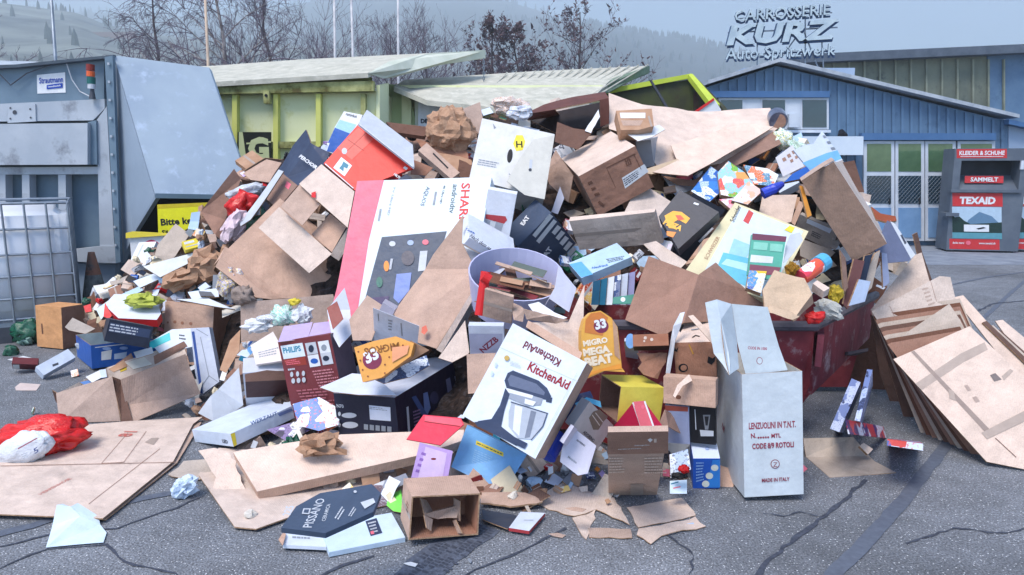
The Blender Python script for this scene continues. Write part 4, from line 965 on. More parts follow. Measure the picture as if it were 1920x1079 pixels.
# ================================================================ red skip half buried at the right
M_SKIP = noisy('rusty red skip paint', srgb(146, 60, 66), srgb(108, 42, 50), 4, .6, .35, 22, c3=srgb(176, 146, 146), s3=7); M_SKD = noisy('worn dark rim', srgb(70, 64, 72), srgb(96, 92, 102), 8, .5, .3, 30)
SK = empty('waste_skip', (1.45, 4.6, 0), 'scraped dark red steel skip heaped full of packaging', 'skip')
A0 = P(1528, 612, 4.15); zr = A0[2]; A1 = P(1640, 560, 5.1); A1 = G(1632, 572, zr) if False else np.array([P(1640, 570, 5.2)[0], 5.2, zr])
L0 = np.array([A0[0] - 1.5, 4.2, zr]); lowf = zr * .42; bot = .04
def sk(name, pts, th, m): mb = MB(); mb.prism(pts, th, m); return mb.build(name, SK)
V3 = lambda x, y, z: np.array([x, y, z])
F_in = .12
sk('front_wall', [L0, A0, V3(A0[0] + .0, A0[1] + .02, lowf + .06), V3(A0[0] - .05, A0[1] + F_in, bot), V3(L0[0] + .05, L0[1] + F_in, bot)], (0, .02, 0), M_SKIP)
sk('side_wall', [A0 + (.0, .02, 0), A1, V3(A1[0] - .02, A1[1], lowf + .1), V3(A0[0] + .05, A0[1] + .1, lowf - .02)], (-.02, 0, 0), M_SKIP)
sk('side_foot', [V3(A0[0] + .02, A0[1] + .05, lowf), V3(A0[0] + .12, A0[1] + .5, lowf), V3(A0[0] + .02, A0[1] + .5, bot), V3(A0[0] - .12, A0[1] + .12, bot)], (-.02, 0, 0), M_SKIP)
sk('back_wall', [A1 + (0, 0, 0), V3(L0[0], A1[1], zr), V3(L0[0], A1[1], bot), V3(A1[0] - .15, A1[1], bot)], (0, .02, 0), M_SKIP)
mb = MB(); mb.tube([L0, A0, A1], .03, M_SKD, 8); mb.build('rim', SK)
mb = MB(); mb.prism([A0 + (.015, -.01, -.05), A0 + (.2, .45, -.05), A0 + (.17, .42, -.3), A0 + (.02, .02, -.24)], (.03, -.02, 0), noisy('dented pink red plate', srgb(146, 76, 88), srgb(120, 56, 66), 5, .6, .5, 12, c3=srgb(90, 34, 44), s3=8)); mb.build('corner_plate', SK)
mb = MB(); mb.box(A0[0] - .32, A0[1] - .03, bot, A0[0] - .2, A0[1] + .02, lowf, M_SKIP); mb.build('rib', SK)
mb = MB(); c = P(1590, 660, 4.7); mb.prism([c, c + (.14, .02, .02), c + (.1, .1, -.03), c + (-.02, .08, -.03)], (0, 0, -.02), M_SKD); mb.build('lifting_lug', SK)
# ================================================================ the things lying on the heap
BX, SH = carton, sheet
C = 'cardboard box'; S_ = 'cardboard sheet'; U = (0, -.75, .66)
Wt, Bk = K.white, K.black
# ---- crest, left part
rc_ = SH('red_carton', 'glossy red carton with grey side and small blue picture sticker, standing on one corner', 'box', [(672, 233), (776, 315), (665, 357), (607, 307)], D=5.7, n=(-.1, -.86, .5), th=.02, mat=ink(240, 62, 52), short='the red carton', decals=[
 ('P', [(640, 295), (660, 311), (646, 331), (625, 315)], Wt), ('P', [(644, 303), (654, 310), (651, 317), (645, 314), (644, 322), (636, 316), (641, 310)], K.teal), ('P', [(672, 240), (700, 262), (660, 300), (632, 278)], ink(236, 96, 86)), ('L', 686, 250, 645, 290, 1, K.dred), ('L', 652, 262, 682, 283, 1, K.dred), ('E', 646, 284, 5, 6, K.lgrey), ('P', [(759, 312), (765, 316), (762, 320), (756, 316)], Wt), ('T', 'HILTI', 738, 328, 748, 336, Wt, .03), ('L', 610, 308, 663, 354, 1.6, Wt)])
SH('side_panel', None, None, [(672, 232), (688, 206), (774, 272), (777, 314)], D=5.72, n=(.3, -.5, .8), th=.02, mat=K.lgrey, parent=rc_, decals=[('L', 674, 234, 774, 313, 1.2, Wt)])
SH('milk_carton', 'white and blue carton peeping out behind the red carton', 'box', [(645, 209), (680, 216), (660, 260), (628, 290), (613, 284), (627, 240)], D=6.3, n=(-.2, -.9, .35), th=.08, mat=Wt, short='the white and blue carton', decals=[('P', [(637, 225), (668, 234), (658, 253), (627, 242)], ink(160, 205, 238)), ('P', [(627, 242), (659, 253), (650, 275), (615, 268)], K.blue), ('T', 'natürlich', 648, 216, 668, 222, K.navy, .01, 1.2), ('P', [(628, 240), (659, 252), (640, 290), (613, 284)], K.blue)])
mb_ = fold('foil_bag', 'dark blue glossy bag with pointed corner and white lettering', 'bag', [[(571, 241, .1), (580, 266, 0), (535, 330, -.05), (517, 318, .05), (545, 272, .08)], [(580, 266, 0), (618, 286, 0), (610, 306, -.05), (556, 348, -.15), (535, 330, -.05)]], mat=noisy('dark blue foil', srgb(44, 54, 78), srgb(60, 72, 98), 4, .3, .6, 6, spec=.5), th=.012, warp=.02, lift=.12, short='the dark foil bag')
lt = MB(); pl = Plane(P(580, 300, MD(568, 292) - .2), (-.1, -.9, .5)); decal(lt, pl, ('T', 'PERCHOIR', 560, 295, 592, 318, Wt, .03, 1.0), 1); lt.build('lettering', mb_)
sheet('cardboard_piece', 'reddish brown panel in a pale frame leaning beside the foil bag', 'panel', [(528, 324), (558, 348), (520, 392), (500, 374)], mat=K.brn, lift=.1, n=(-.3, -.8, .5), decals=[('P', [(538, 340), (546, 346), (541, 356), (534, 350)], K.pink)], short='the reddish panel')
sheet('plastic_strip', 'long pale grey plastic strip slanting down from the foil bag', 'strip', [(522, 318), (532, 322), (470, 412), (452, 425), (450, 418)], mat=K.lgrey, lift=.2, n=(-.3, -.8, .5), th=.01, short='the grey strip')
fold('open_carton', 'brown open carton flap standing tall before the hopper, red bag inside', C, [[(439, 317, .05), (376, 397, .1), (402, 440, -.02), (424, 456, 0), (422, 412, .06), (452, 336, .08)], [(439, 317, .05), (452, 336, .08), (480, 343, .25), (500, 352, .3), (460, 352, .25), (448, 330, .1)]], mat=K.brn, short='the tall brown flap', lift=.1)
crumple('plastic_bag', 'crumpled bright red plastic bag in the tall brown flap', 'bag', 452, 384, 30, 22, mat=K.redpl, smooth=True, lift=.14, rot=-25, short='the red plastic bag')
crumple('plastic_bag', 'crumpled clear and pink plastic bag just above the bright red one', 'bag', 462, 362, 34, 14, mat=K.plas, smooth=True, lift=.05, rot=-10)
crumple('tissue_paper', 'pink tissue paper bundle hanging below the bright red bag', 'paper', 440, 425, 18, 34, mat=ink(226, 204, 214), lift=.14, rot=30, short='the pink tissue')
fold('torn_carton', 'torn open tan carton with dark inside between hopper and foil bag', C, [[(456, 326, 0), (500, 300, .1), (528, 306, .1), (512, 330, 0), (505, 343, -.05), (470, 338, -.05)], [(455, 322, .0), (497, 297, .1), (530, 300, .25), (500, 312, .2)]], mat=K.tan, lift=0, short='the torn tan carton')
# ---- big open cartons left
fold('open_carton', 'large tan tray of an open carton under the one with a square hole', C, [
 [(428, 466, 0), (525, 372, .25), (690, 500, .3), (634, 556, .0), (530, 560, -.12)], [(428, 466, 0), (530, 560, -.12), (512, 562, -.2), (412, 484, -.1)], [(428, 466, 0), (412, 484, -.1), (400, 498, -.12), (422, 462, 0)], [(412, 484, -.1), (512, 562, -.2), (480, 558, -.25), (404, 500, -.18)]], mat=K.tan, lift=-.02, short='the large tan tray', th=.005, warp=.004)
e5 = BX('holed_carton', 'tan carton with two open flaps and a square hole showing its dark inside', C, (622, 476), (651, 428), (526, 388), (633, 492), mat=K.tan2, faces={'ab': ink(20, 18, 22, .9)}, lift=.22, short='the square hole carton')  # closed face painted black as the shade inside the hole
for pts in ([(563, 345), (600, 384), (567, 423), (526, 388)], [(619, 401), (651, 428), (623, 474), (584, 440)]): sheet('inner_flap', None, None, pts, D=MD(*[600, 425]) - .21, n=None or (-.08, -.8, .6), mat=K.tan, parent=e5, warp=0)
sheet('flap', None, None, [(603, 309), (665, 361), (652, 428), (561, 346)], D=MD(600, 425) - .2, n=(-.02, -.7, .75), mat=K.tan2, parent=e5, warp=.006)
sheet('flap', None, None, [(524, 389), (622, 476), (580, 513), (485, 428)], D=MD(600, 425) - .27, n=(-.1, -.85, .5), mat=K.tan2, parent=e5, warp=.006)
sheet('flap_mark', None, None, [(584, 362), (592, 359), (592, 371), (584, 370)], D=MD(600, 425) - .235, n=(-.02, -.7, .75), mat=K.red, parent=e5, warp=0, th=.001)
# ---- television carton
TVn = (-.12, -.86, .5)
SH('television_carton', 'huge white and pink television carton with sideways red lettering, leaning mid heap', 'box', [(670, 340), (922, 332), (880, 560), (842, 640), (610, 620), (632, 540)], D=4.72, n=TVn, th=.16, mat=ink(214, 228, 240), short='the television carton', decals=[
 ('P', [(670, 340), (720, 338), (692, 450), (668, 600), (610, 620), (632, 540)], ink(224, 108, 132)), ('P', [(716, 445), (838, 434), (800, 560), (780, 640), (664, 640), (690, 540)], ink(62, 76, 98)),
 ('T', 'SHARP', 866, 344, 860, 420, K.red, .02, .8), ('T', 'androidtv', 850, 346, 842, 400, ink(60, 90, 100), .01, .9), ('T', '4K Ultra HD', 832, 348, 824, 382, ink(70, 90, 100), .01, .8), ('F', [(822, 346), (816, 346), (806, 402), (812, 402)], 1, K.grey), ('T', 'AQUOS', 800, 350, 788, 386, ink(80, 100, 120), .0, .9),
 ('T', 'TV Ultra HD', 738, 350, 726, 404, K.grey, 0, .5), ('F', [(718, 380), (712, 380), (704, 430), (709, 430)], 1, K.grey), ('E', 736, 458, 6, 5, K.lgrey), ('E', 770, 456, 6, 5, ink(150, 170, 205)), ('E', 798, 455, 6, 5, K.pink),
 ('P', [(788, 472), (802, 471), (798, 508), (784, 510)], K.lgrey), ('P', [(744, 515), (772, 512), (768, 545), (748, 570), (738, 560)], ink(120, 140, 200)), ('E', 725, 500, 5, 10, K.orange), ('E', 765, 485, 12, 14, ink(86, 84, 96)), ('E', 712, 530, 6, 10, ink(50, 110, 100)), ('P', [(690, 560), (730, 556), (726, 590), (684, 592)], ink(70, 60, 100)), ('F', [(735, 475), (742, 475), (734, 520), (728, 520)], 1, K.lgrey)])
fold('folded_carton', 'creased tan carton with red print opened like a book against the television carton', C, [[(869, 403, .12), (866, 455, .1), (892, 505, .05), (790, 590, -.1), (738, 588, .05), (797, 505, .12), (812, 478, .12)], [(892, 505, .05), (894, 532, 0), (819, 655, -.25), (773, 640, -.2), (738, 588, .05), (790, 590, -.1)]], D=4.5, mat=K.tan, short='the opened tan carton', th=.006)
SH('carton_edge', 'long tan carton edge strip beside the opened tan carton', 'cardboard strip', [(893, 534), (900, 540), (828, 662), (818, 656)], D=4.28, n=(.3, -.9, .3), mat=K.tan2, short='the edge strip')
for (s, a, b_, c, d) in (('FRAGILE', 846, 522, 858, 540), ('FRUIT', 790, 628, 800, 610)):
    pass
SH('cable_label', 'small red arrow sticker on the opened tan carton', 'sticker', [(791, 614), (799, 610), (802, 620), (796, 628), (790, 624)], D=4.27, n=(-.1, -.8, .5), mat=ink(206, 92, 70), th=.001, warp=0)
SH('folded_carton', 'brown carton corner below the television carton, left of the white leaflet', C, [(688, 553), (722, 576), (697, 640), (662, 640), (655, 600)], D=4.32, mat=K.tan, short='the tan corner')
BX('leaflet_box', 'white flat box with blue handwriting lines right of the television carton', 'box', (870, 458), (868, 412), (958, 505), (880, 446), mat=ink(214, 220, 232), D=4.55, lift=0, short='the handwriting box', decals=[('T', 'Gute', 874, 432, 890, 440, K.blue, .02, 1.2), ('T', 'Nach dem nach', 880, 444, 925, 474, K.navy, .01, 1.2), ('L', 868, 458, 922, 488, 2.5, K.tan2)])
SH('white_board', 'plain white board under the handwriting box', 'board', [(866, 462), (950, 502), (930, 520), (893, 516), (880, 490)], D=4.62, mat=ink(204, 208, 220), th=.02, warp=0)
BX('kettle_carton', 'white carton with a silver kettle picture and red lid beside the television carton', 'box', (915, 356), (969, 364), (900, 442), (918, 350), mat=ink(224, 228, 238), D=4.85, short='the kettle carton', decals=[('P', [(911, 402), (948, 406), (951, 413), (945, 420), (909, 410)], ink(190, 70, 76)), ('P', [(908, 411), (944, 420), (936, 444), (920, 446), (903, 436)], ink(170, 176, 188)), ('P', [(920, 414), (930, 417), (922, 444), (914, 440)], Wt)])
# ---- crest, middle
crumple('crumpled_kraft_paper', 'big crumpled ball of brown kraft paper on the crest left of the logo carton', 'paper', 844, 244, 44, 42, mat=K.kraft, amp=.26, lift=.12, fr=2.2, sub=4, short='the kraft paper ball')
fold('torn_carton', 'crushed tan carton end right of the kraft paper ball', C, [[(868, 205, .1), (900, 192, .15), (908, 240, .05), (885, 262, 0)], [(868, 205, .1), (885, 262, 0), (868, 240, .1)]], mat=K.tan, lift=.02, short='the crushed carton end')
SH('brown_plank', 'dark brown carton edge lying left of the kraft paper ball', 'cardboard strip', [(724, 229), (800, 238), (796, 256), (740, 248)], mat=K.dk, th=.04, lift=0, short='the dark plank')
SH('slotted_carton', 'long narrow tan carton with dark slot below the kraft paper ball', C, [(784, 282), (800, 268), (862, 324), (846, 336)], D=5.6, n=(.1, -.8, .6), th=.06, mat=K.tan, short='the slotted carton', decals=[('L', 812, 288, 840, 316, 3, Bk)])
for i, (pts, m) in enumerate((([(780, 262), (872, 280), (880, 300), (800, 290)], K.brn), ([(800, 285), (886, 300), (880, 326), (840, 318)], K.kraft), ([(772, 300), (812, 318), (800, 334), (768, 330)], K.brn), ([(860, 300), (905, 318), (900, 334), (858, 332)], K.dk))):
    SH('crushed_board', ['crushed brown board directly under the kraft paper ball', 'kraft layer between paper ball and television carton', 'brown scrap touching the red carton tip', 'dark board scrap left of the logo carton'][i], S_, pts, mat=m, torn=.02, warp=.02)
SH('logo_carton', 'scuffed white carton with a yellow hexagon logo and oval hand hole on the crest', 'box', [(904, 222), (1040, 252), (1020, 372), (880, 334)], D=5.35, n=(.08, -.85, .5), th=.26, mat=ink(214, 214, 214), short='the logo carton', decals=[('P', [(968, 254), (980, 254), (985, 266), (980, 282), (968, 284), (962, 270)], K.yel), ('T', 'H', 968, 277, 980, 277, Bk, .02), ('E', 956, 293, 5, 13, Bk, 8), ('F', [(898, 298), (942, 306), (938, 318), (894, 310)], 3, K.grey, 5), ('P', [(924, 232), (930, 240), (926, 242)], K.grey), ('L', 960, 330, 974, 348, 1, K.grey), ('F', [(954, 324), (962, 330), (962, 348), (954, 340)], 3, K.grey, 8)])
SH('bent_cardboard', 'scuffed pale flap folded over the right half of the hexagon logo carton', S_, [(1000, 262), (1040, 254), (1021, 374), (984, 366), (950, 340), (972, 300)], D=5.27, n=(.16, -.82, .5), mat=ink(206, 204, 196), th=.004, decals=[('L', 996, 300, 994, 322, 5, K.lgrey), ('E', 994, 319, 3, 3, K.dkgrey)])
fold('brown_cover', 'dark brown curved cover arching like a tent on the crest', 'cover', [[(975, 216, 0), (1020, 197, .1), (1080, 183, .15), (1134, 173, .15), (1141, 186, 0), (1124, 190, -.02), (1040, 206, -.05)], [(975, 216, 0), (1040, 206, -.05), (1050, 214, .3), (990, 226, .1)], [(1141, 186, 0), (1142, 232, 0), (1126, 238, 0), (1124, 190, -.02)]], mat=noisy('brown leatherette', srgb(104, 62, 52), srgb(86, 52, 46), 6, .5, .4, 12), lift=.1, short='the brown cover', th=.01, warp=.015)
SH('dark_lining', 'black shadowed lining below the brown cover', 'lining', [(990, 222), (1126, 190), (1136, 240), (1040, 250)], mat=ink(40, 30, 30), lift=-.2)  # black sheet painted as the shade inside the brown cover
SH('brown_board', 'plain brown board below the brown cover opening', S_, [(1045, 228), (1076, 240), (1112, 246), (1084, 280), (1040, 266)], mat=K.dk, lift=.1)
SH('white_strip', 'torn white strip leaning in the brown cover opening', 'paper', [(1122, 205), (1124, 218), (1108, 248), (1096, 244)], mat=Wt, lift=.16, torn=.01)
crumple('crumpled_paper', 'small heap of pale torn packing on the crest above the logo carton', 'paper', 955, 198, 30, 16, mat=busy('torn bits', [(230, 220, 215), (200, 160, 130), (220, 230, 240), (150, 110, 90), (210, 180, 160)], 30), lift=.0, short='the torn packing')
crumple('crumpled_paper', 'pale torn packing with blue bits left of the brown cover', 'paper', 975, 212, 22, 12, mat=busy('torn bits blue', [(210, 225, 240), (140, 180, 220), (220, 200, 190)], 30), lift=.05)
# big flat tan sheets on the crest
fold('flattened_carton', 'very large flattened pale carton draped over the crest right of the brown cover', C, [[(1141, 176, .3), (1205, 196, .2), (1195, 262, -.3), (1142, 240, -.1)], [(1205, 196, .2), (1290, 208, .3), (1444, 203, .35), (1462, 240, 0), (1400, 300, -.3), (1240, 325, -.5), (1195, 262, -.3)]], mat=K.tan2, lift=-.05, short='the large flattened carton', th=.006, warp=.02)
SH('flattened_carton', 'long pale cardboard sheet with cut corner lying over the large flattened carton', C, [(1258, 272), (1396, 231), (1450, 239), (1342, 303), (1290, 330), (1224, 322), (1270, 300)], D=MD(1340, 280) - .22, n=(.05, -.55, .85), mat=K.tan2, short='the cut corner sheet', th=.006)
SH('flattened_carton', 'brown underside sheet below the long pale cut corner sheet', C, [(1240, 328), (1300, 338), (1345, 312), (1448, 248), (1470, 268), (1380, 312), (1330, 352), (1270, 345)], D=MD(1350, 310) - .02, n=(.05, -.7, .7), mat=K.brn, th=.005)
SH('kraft_tray', 'taped kraft tray with white lining right of the brown cover', 'tray', [(1155, 208), (1222, 204), (1226, 236), (1198, 244), (1164, 244)], D=5.75, n=(0, -.8, .6), th=.12, mat=K.kraft, short='the kraft tray', decals=[('P', [(1162, 212), (1210, 212), (1210, 222), (1164, 222)], Wt), ('P', [(1164, 226), (1206, 226), (1200, 236), (1168, 236)], K.tan), ('L', 1216, 218, 1222, 238, 4, K.tape)])
BX('grey_carton', 'open grey blue carton with white flap right of the big brown carton', 'box', (1220, 262), (1247, 250), (1192, 266), (1226, 312), mat=ink(158, 164, 174), lift=.26, short='the grey blue carton', faces={}, decals=[])
SH('white_flap', 'white cardboard flap lying on the grey blue carton', S_, [(1176, 254), (1236, 234), (1247, 243), (1222, 258), (1196, 266)], D=MD(1215, 280) - .3, n=(0, -.4, .9), mat=Wt)
SH('wood_slat', 'thin pale wooden slat sticking out beside the grey blue carton', 'slat', [(1212, 316), (1270, 298), (1278, 304), (1276, 310), (1222, 326), (1212, 324)], mat=noisy('pale wood', srgb(200, 180, 156), srgb(180, 158, 132), 8, .6, .2), lift=.2, th=.02)
BX('big_brown_carton', 'big closed brown carton with white barcode stickers and slot handle on the heap', 'box', (1085, 331), (1191, 274), (1052, 297), (1122, 406), mat=K.brn, faces={'ab': K.tan2, 'bc': K.tan}, lift=.35, short='the big brown carton', decals=[
 ('P', [(1166, 334), (1208, 308), (1216, 322), (1172, 354)], Wt), ('F', [(1168, 336), (1206, 312), (1213, 321), (1173, 350)], 4, K.navy, 3), ('P', [(1137, 354 - 40), (1190, 288), (1192, 290), (1138, 316)], K.dk), ('L', 1137, 315, 1154, 352, 1, K.dk), ('L', 1188, 289, 1202, 318, 1, K.dk), ('F', [(1100, 340), (1108, 336), (1128, 368), (1118, 372)], 3, K.dk, 6), ('T', 'ES', 1184, 308, 1180, 296, K.dk, .03), ('bc', 'L', 1094, 378, 1104, 398, 5, Bk), ('L', 1122, 378, 1132, 386, 5, K.dk)])
fold('side_carton', 'tan carton side with dark pictograms behind the big brown carton', C, [[(1042, 282, .2), (1052, 297, .1), (1075, 330, 0), (1066, 380, 0), (1030, 345, .2), (1022, 322, .25)]], mat=K.tan, lift=.15, short='the pictogram carton')
BX('snack_carton', 'white and green snack carton with red lettering behind the navy box', 'box', (978, 372), (1054, 350), (984, 420), (986, 366), mat=Wt, lift=.05, faces={}, short='the green snack carton', decals=[('P', [(978, 384), (1040, 374), (1040, 410), (980, 420)], K.green), ('P', [(986, 388), (1000, 386), (1004, 410), (994, 412)], Wt), ('T', 'Luzerner', 992, 368, 1032, 362, K.red, .04, 1.2)])
EN = ink(62, 76, 100)
fold('cardboard_piece', 'pale lilac carton end beside the green snack carton', S_, [[(1050, 350, 0), (1058, 372, 0), (1046, 402, 0), (1034, 398, 0)]], mat=ink(200, 200, 216), lift=.2)
BX('shoe_carton', 'navy blue shoe carton with white bars and stripes above the lilac bin', 'box', (1034, 399), (970, 463), (1080, 457), (1004, 374), mat=EN, lift=.3, short='the navy shoe carton', decals=[
 ('P', [(1030, 401), (1037, 406), (1004, 446), (998, 441)], Wt), ('P', [(1038, 411), (1044, 416), (1011, 457), (1005, 452)], Wt), *[('P', [(1045 + i * 7.2, 422 + i * 10, ), (1052 + i * 7.2, 427 + i * 10), (1040 + i * 7.2, 441 + i * 10), (1034 + i * 7.2, 436 + i * 10)], Wt) for i in range(5)],
 ('T', 'EAT', 1020, 488, 1036, 466, Wt, .05, 1.2), ('ac', 'T', 'EAT', 982, 424, 994, 408, Wt, .05, 1.2), ('ac', 'P', [(940, 446), (948, 452), (945, 457), (937, 451)], K.yel)])
BX('flat_carton', 'flat pale tan carton lid between shoe carton and pizza box', C, (1067, 415), (1228, 399), (1086, 470), (1070, 408), mat=K.tan2, lift=.38, short='the flat pale lid')
SH('cardboard_piece', 'tan panel hidden behind the pizza box and flat lid', C, [(1200, 340), (1260, 380), (1235, 440), (1170, 400)], mat=K.tan2, lift=.05)
SH('pizza_carton', 'black pizza oven carton with orange flame logo standing beside the cream pool carton', 'box', [(1275, 357), (1348, 398), (1272, 467), (1235, 406)], D=4.5, n=(-.3, -.8, .55), th=.09, mat=ink(46, 50, 64), short='the black pizza carton', decals=[
 ('P', [(1246, 405), (1262, 396), (1278, 398), (1294, 410), (1286, 420), (1272, 412), (1262, 418), (1270, 430), (1254, 428)], ink(240, 170, 50)), ('P', [(1266, 404), (1276, 404), (1284, 412), (1272, 414)], ink(226, 80, 60)), ('T', 'PIZZA', 1243, 420, 1276, 434, ink(240, 176, 60), .05, 1.1), ('P', [(1250, 434), (1268, 436), (1262, 446), (1250, 442)], K.orange), ('P', [(1302, 380), (1311, 383), (1309, 386), (1300, 383)], Wt)])
SH('black_carton', 'second black carton behind the pizza carton, white print along its edge', 'box', [(1300, 362), (1360, 394), (1288, 492), (1262, 470)], D=4.72, n=(.2, -.85, .45), th=.06, mat=ink(26, 28, 38), decals=[('F', [(1342, 406), (1347, 409), (1288, 470), (1283, 466)], 1, K.lgrey, 6), ('F', [(1350, 412), (1354, 415), (1296, 474), (1291, 471)], 1, K.lgrey, 8)])
# colourful packets
PK1, PK2 = busy('blue snack print', [(44, 96, 180), (60, 130, 210), (190, 210, 230), (230, 235, 240), (50, 110, 190)], 16), busy('sky snack print', [(130, 195, 230), (220, 90, 90), (110, 180, 70), (230, 235, 240), (150, 205, 235), (225, 160, 90)], 14)
def packet(lb, pts, m, lift=.1, short=None, th=.03, decs=(), nm='packet', n=(0, -.7, .7), D=None): return SH(nm, lb, 'packet', pts, mat=m, lift=lift, th=th, short=short, decals=decs, n=n, D=D)
packet('blue snack packet with white words, leftmost of the bright packets', [(1332, 314), (1362, 334), (1348, 362), (1330, 378), (1296, 358)], PK1, .15, 'the blue snack packet')
packet('light blue packet with red and green picture in the middle of the bright packets', [(1366, 301), (1396, 322), (1418, 352), (1398, 374), (1352, 364), (1348, 338), (1346, 322)], PK2, .22, 'the sky blue packet')
packet('pale packet with orange dots lowest of the bright packets', [(1404, 340), (1430, 358), (1402, 384), (1372, 376)], busy('pale orange print', [(225, 232, 240), (230, 180, 150), (215, 220, 235), (235, 200, 190)], 20), .3)
packet('pink and white packet touching the pizza carton top', [(1348, 374), (1392, 372), (1408, 384), (1370, 392)], busy('pink print', [(235, 190, 200), (235, 235, 240), (220, 120, 140)], 18), .2)
packet('white packet with teal lines and orange disc above the bright packets', [(1394, 308), (1440, 316), (1460, 328), (1450, 350), (1412, 346)], busy('orange disc print', [(230, 236, 242), (90, 140, 170), (225, 120, 70), (235, 238, 242)], 18), .1, 'the orange disc packet')
packet('grey pill box packaging printed with small brown squares', [(1454, 296), (1486, 272), (1508, 312), (1468, 332)], ink(186, 188, 200), .15, 'the grey printed board', .004, [('P', [(1484 - 9 * i, 284 + 7 * i), (1490 - 9 * i, 281 + 7 * i), (1493 - 9 * i, 287 + 7 * i), (1487 - 9 * i, 290 + 7 * i)], K.brn) for i in range(3)] + [('P', [(1490 - 9 * i, 294 + 7 * i), (1495 - 9 * i, 291 + 7 * i), (1497 - 9 * i, 296 + 7 * i), (1492 - 9 * i, 299 + 7 * i)], K.brn) for i in range(2)], n=(-.3, -.8, .5))
SH('long_leaflet', 'tall white board with pale blue band sticking up against the blue workshop', 'board', [(1542, 246), (1580, 300), (1520, 322), (1488, 282), (1510, 272), (1526, 270)], D=5.0, n=(.2, -.9, .35), mat=ink(208, 218, 236), th=.01, decals=[('P', [(1504, 306), (1548, 288), (1570, 282), (1578, 298), (1520, 320)], ink(122, 184, 230)), ('F', [(1540, 252), (1546, 250), (1570, 284), (1562, 286)], 3, K.grey, 4)], short='the tall white board')
SH('blue_board', 'bright blue board below the tall white board', 'board', [(1512, 312), (1520, 322), (1500, 336), (1470, 342), (1486, 326)], D=4.9, mat=K.blue, th=.02, warp=0)
crumple('snack_bag', 'green and white snack bag with yellow cap near the round tin', 'bag', 1468, 262, 20, 16, mat=busy('green white bag', [(230, 238, 236), (60, 150, 90), (225, 235, 240), (240, 220, 60), (230, 236, 240)], 14), lift=.1, smooth=True, rot=30)
crumple('snack_bag', 'crinkled green and white wrapper right of the yellow capped bag', 'bag', 1490, 276, 22, 12, mat=busy('green white wrap', [(220, 235, 225), (90, 170, 100), (230, 238, 240)], 22), lift=.1, smooth=True, rot=35)
tn = MB(); c = P(1462, 224, MD(1450, 240) - .05); tn.tube([c + (-.03, -.06, -.02), c + (0, .08, .03)], .075, noisy('tin metal', srgb(90, 96, 120), srgb(150, 156, 176), 8, .3, .1, 20, .6), 20); tn.tube([c + (-.032, -.064, -.021), c + (-.03, -.06, -.02)], .06, K.brn, 20)
tag(tn.build('round_tin'), 'round metal tin with brown bottom perched at the right end of the crest', 'tin'); HERO.append((1462, 224, 'the round tin'))
BX('plastic_tub', 'shallow clear plastic tub lying beside the dark brown standing carton', 'tub', (1462, 362), (1500, 342), (1466, 372), (1455, 352), mat=ink(196, 206, 220, .2), lift=.2, short='the clear tub')
bt_ = MB(); bt_.tube([P(1430, 364, 4.75), P(1450, 355, 4.75), P(1466, 346, 4.8)], [.035, .035, .02], ink(50, 70, 190, .3), 12); tag(bt_.build('bottle'), 'small deep blue bottle right of the orange dot packet', 'bottle')
# cream pool carton
SH('pool_carton', 'cream carton printed with a blue pool and red square, right of the pizza carton', 'box', [(1378, 380), (1516, 434), (1446, 566), (1285, 508)], D=4.42, n=(.05, -.8, .6), th=.07, mat=ink(224, 214, 176), short='the cream pool carton', decals=[
 ('P', [(1388, 388), (1506, 434), (1440, 560), (1330, 520), (1320, 510)], ink(212, 226, 234)), ('P', [(1404, 394), (1413, 400), (1403, 421), (1393, 415)], ink(206, 84, 84)), ('T', 'Schneider', 1376, 418, 1390, 388, K.navy, .01, 1.2), ('T', 'SCHWEIZER', 1326, 488, 1350, 446, K.kraft, .01, .9), ('P', [(1376, 448), (1412, 462), (1396, 490), (1366, 476)], ink(160, 206, 224)), ('P', [(1356, 474), (1408, 486), (1404, 540), (1340, 512)], ink(110, 190, 220)), ('P', [(1362, 486), (1404, 496), (1402, 510), (1352, 496)], ink(180, 222, 234)), ('P', [(1480, 424), (1490, 428), (1484, 438), (1470, 432)], K.yel)])
packet('teal, white and wine striped tall pack in front of the pool carton', [(1410, 440), (1474, 446), (1464, 510), (1440, 524), (1402, 516)], ink(96, 178, 158), 0, 'the teal striped pack', .03, [('P', [(1411, 438), (1475, 444), (1473, 454), (1410, 450)], ink(120, 70, 90)), ('P', [(1408, 478), (1450, 482), (1448, 494), (1406, 492)], Wt), ('P', [(1406, 496), (1464, 502), (1458, 516), (1404, 516)], ink(140, 84, 100)), ('P', [(1413, 454), (1440, 456), (1438, 470), (1412, 468)], ink(140, 206, 188)), ('P', [(1444, 457), (1468, 459), (1466, 473), (1443, 471)], ink(140, 206, 188))], D=4.18, n=(-.05, -.95, .3))
packet('small blue and white packet below the teal striped pack', [(1406, 500), (1438, 508), (1428, 548), (1400, 538)], busy('blue white pack', [(60, 110, 190), (220, 228, 240), (90, 150, 215), (230, 190, 60)], 18), 0, None, .03, D=4.12)
SH('grey_packet', 'bent grey board strip in front of the pool carton corner', S_, [(1482, 440), (1500, 436), (1506, 450), (1484, 480), (1470, 492), (1474, 460)], mat=K.lgrey, D=4.25)
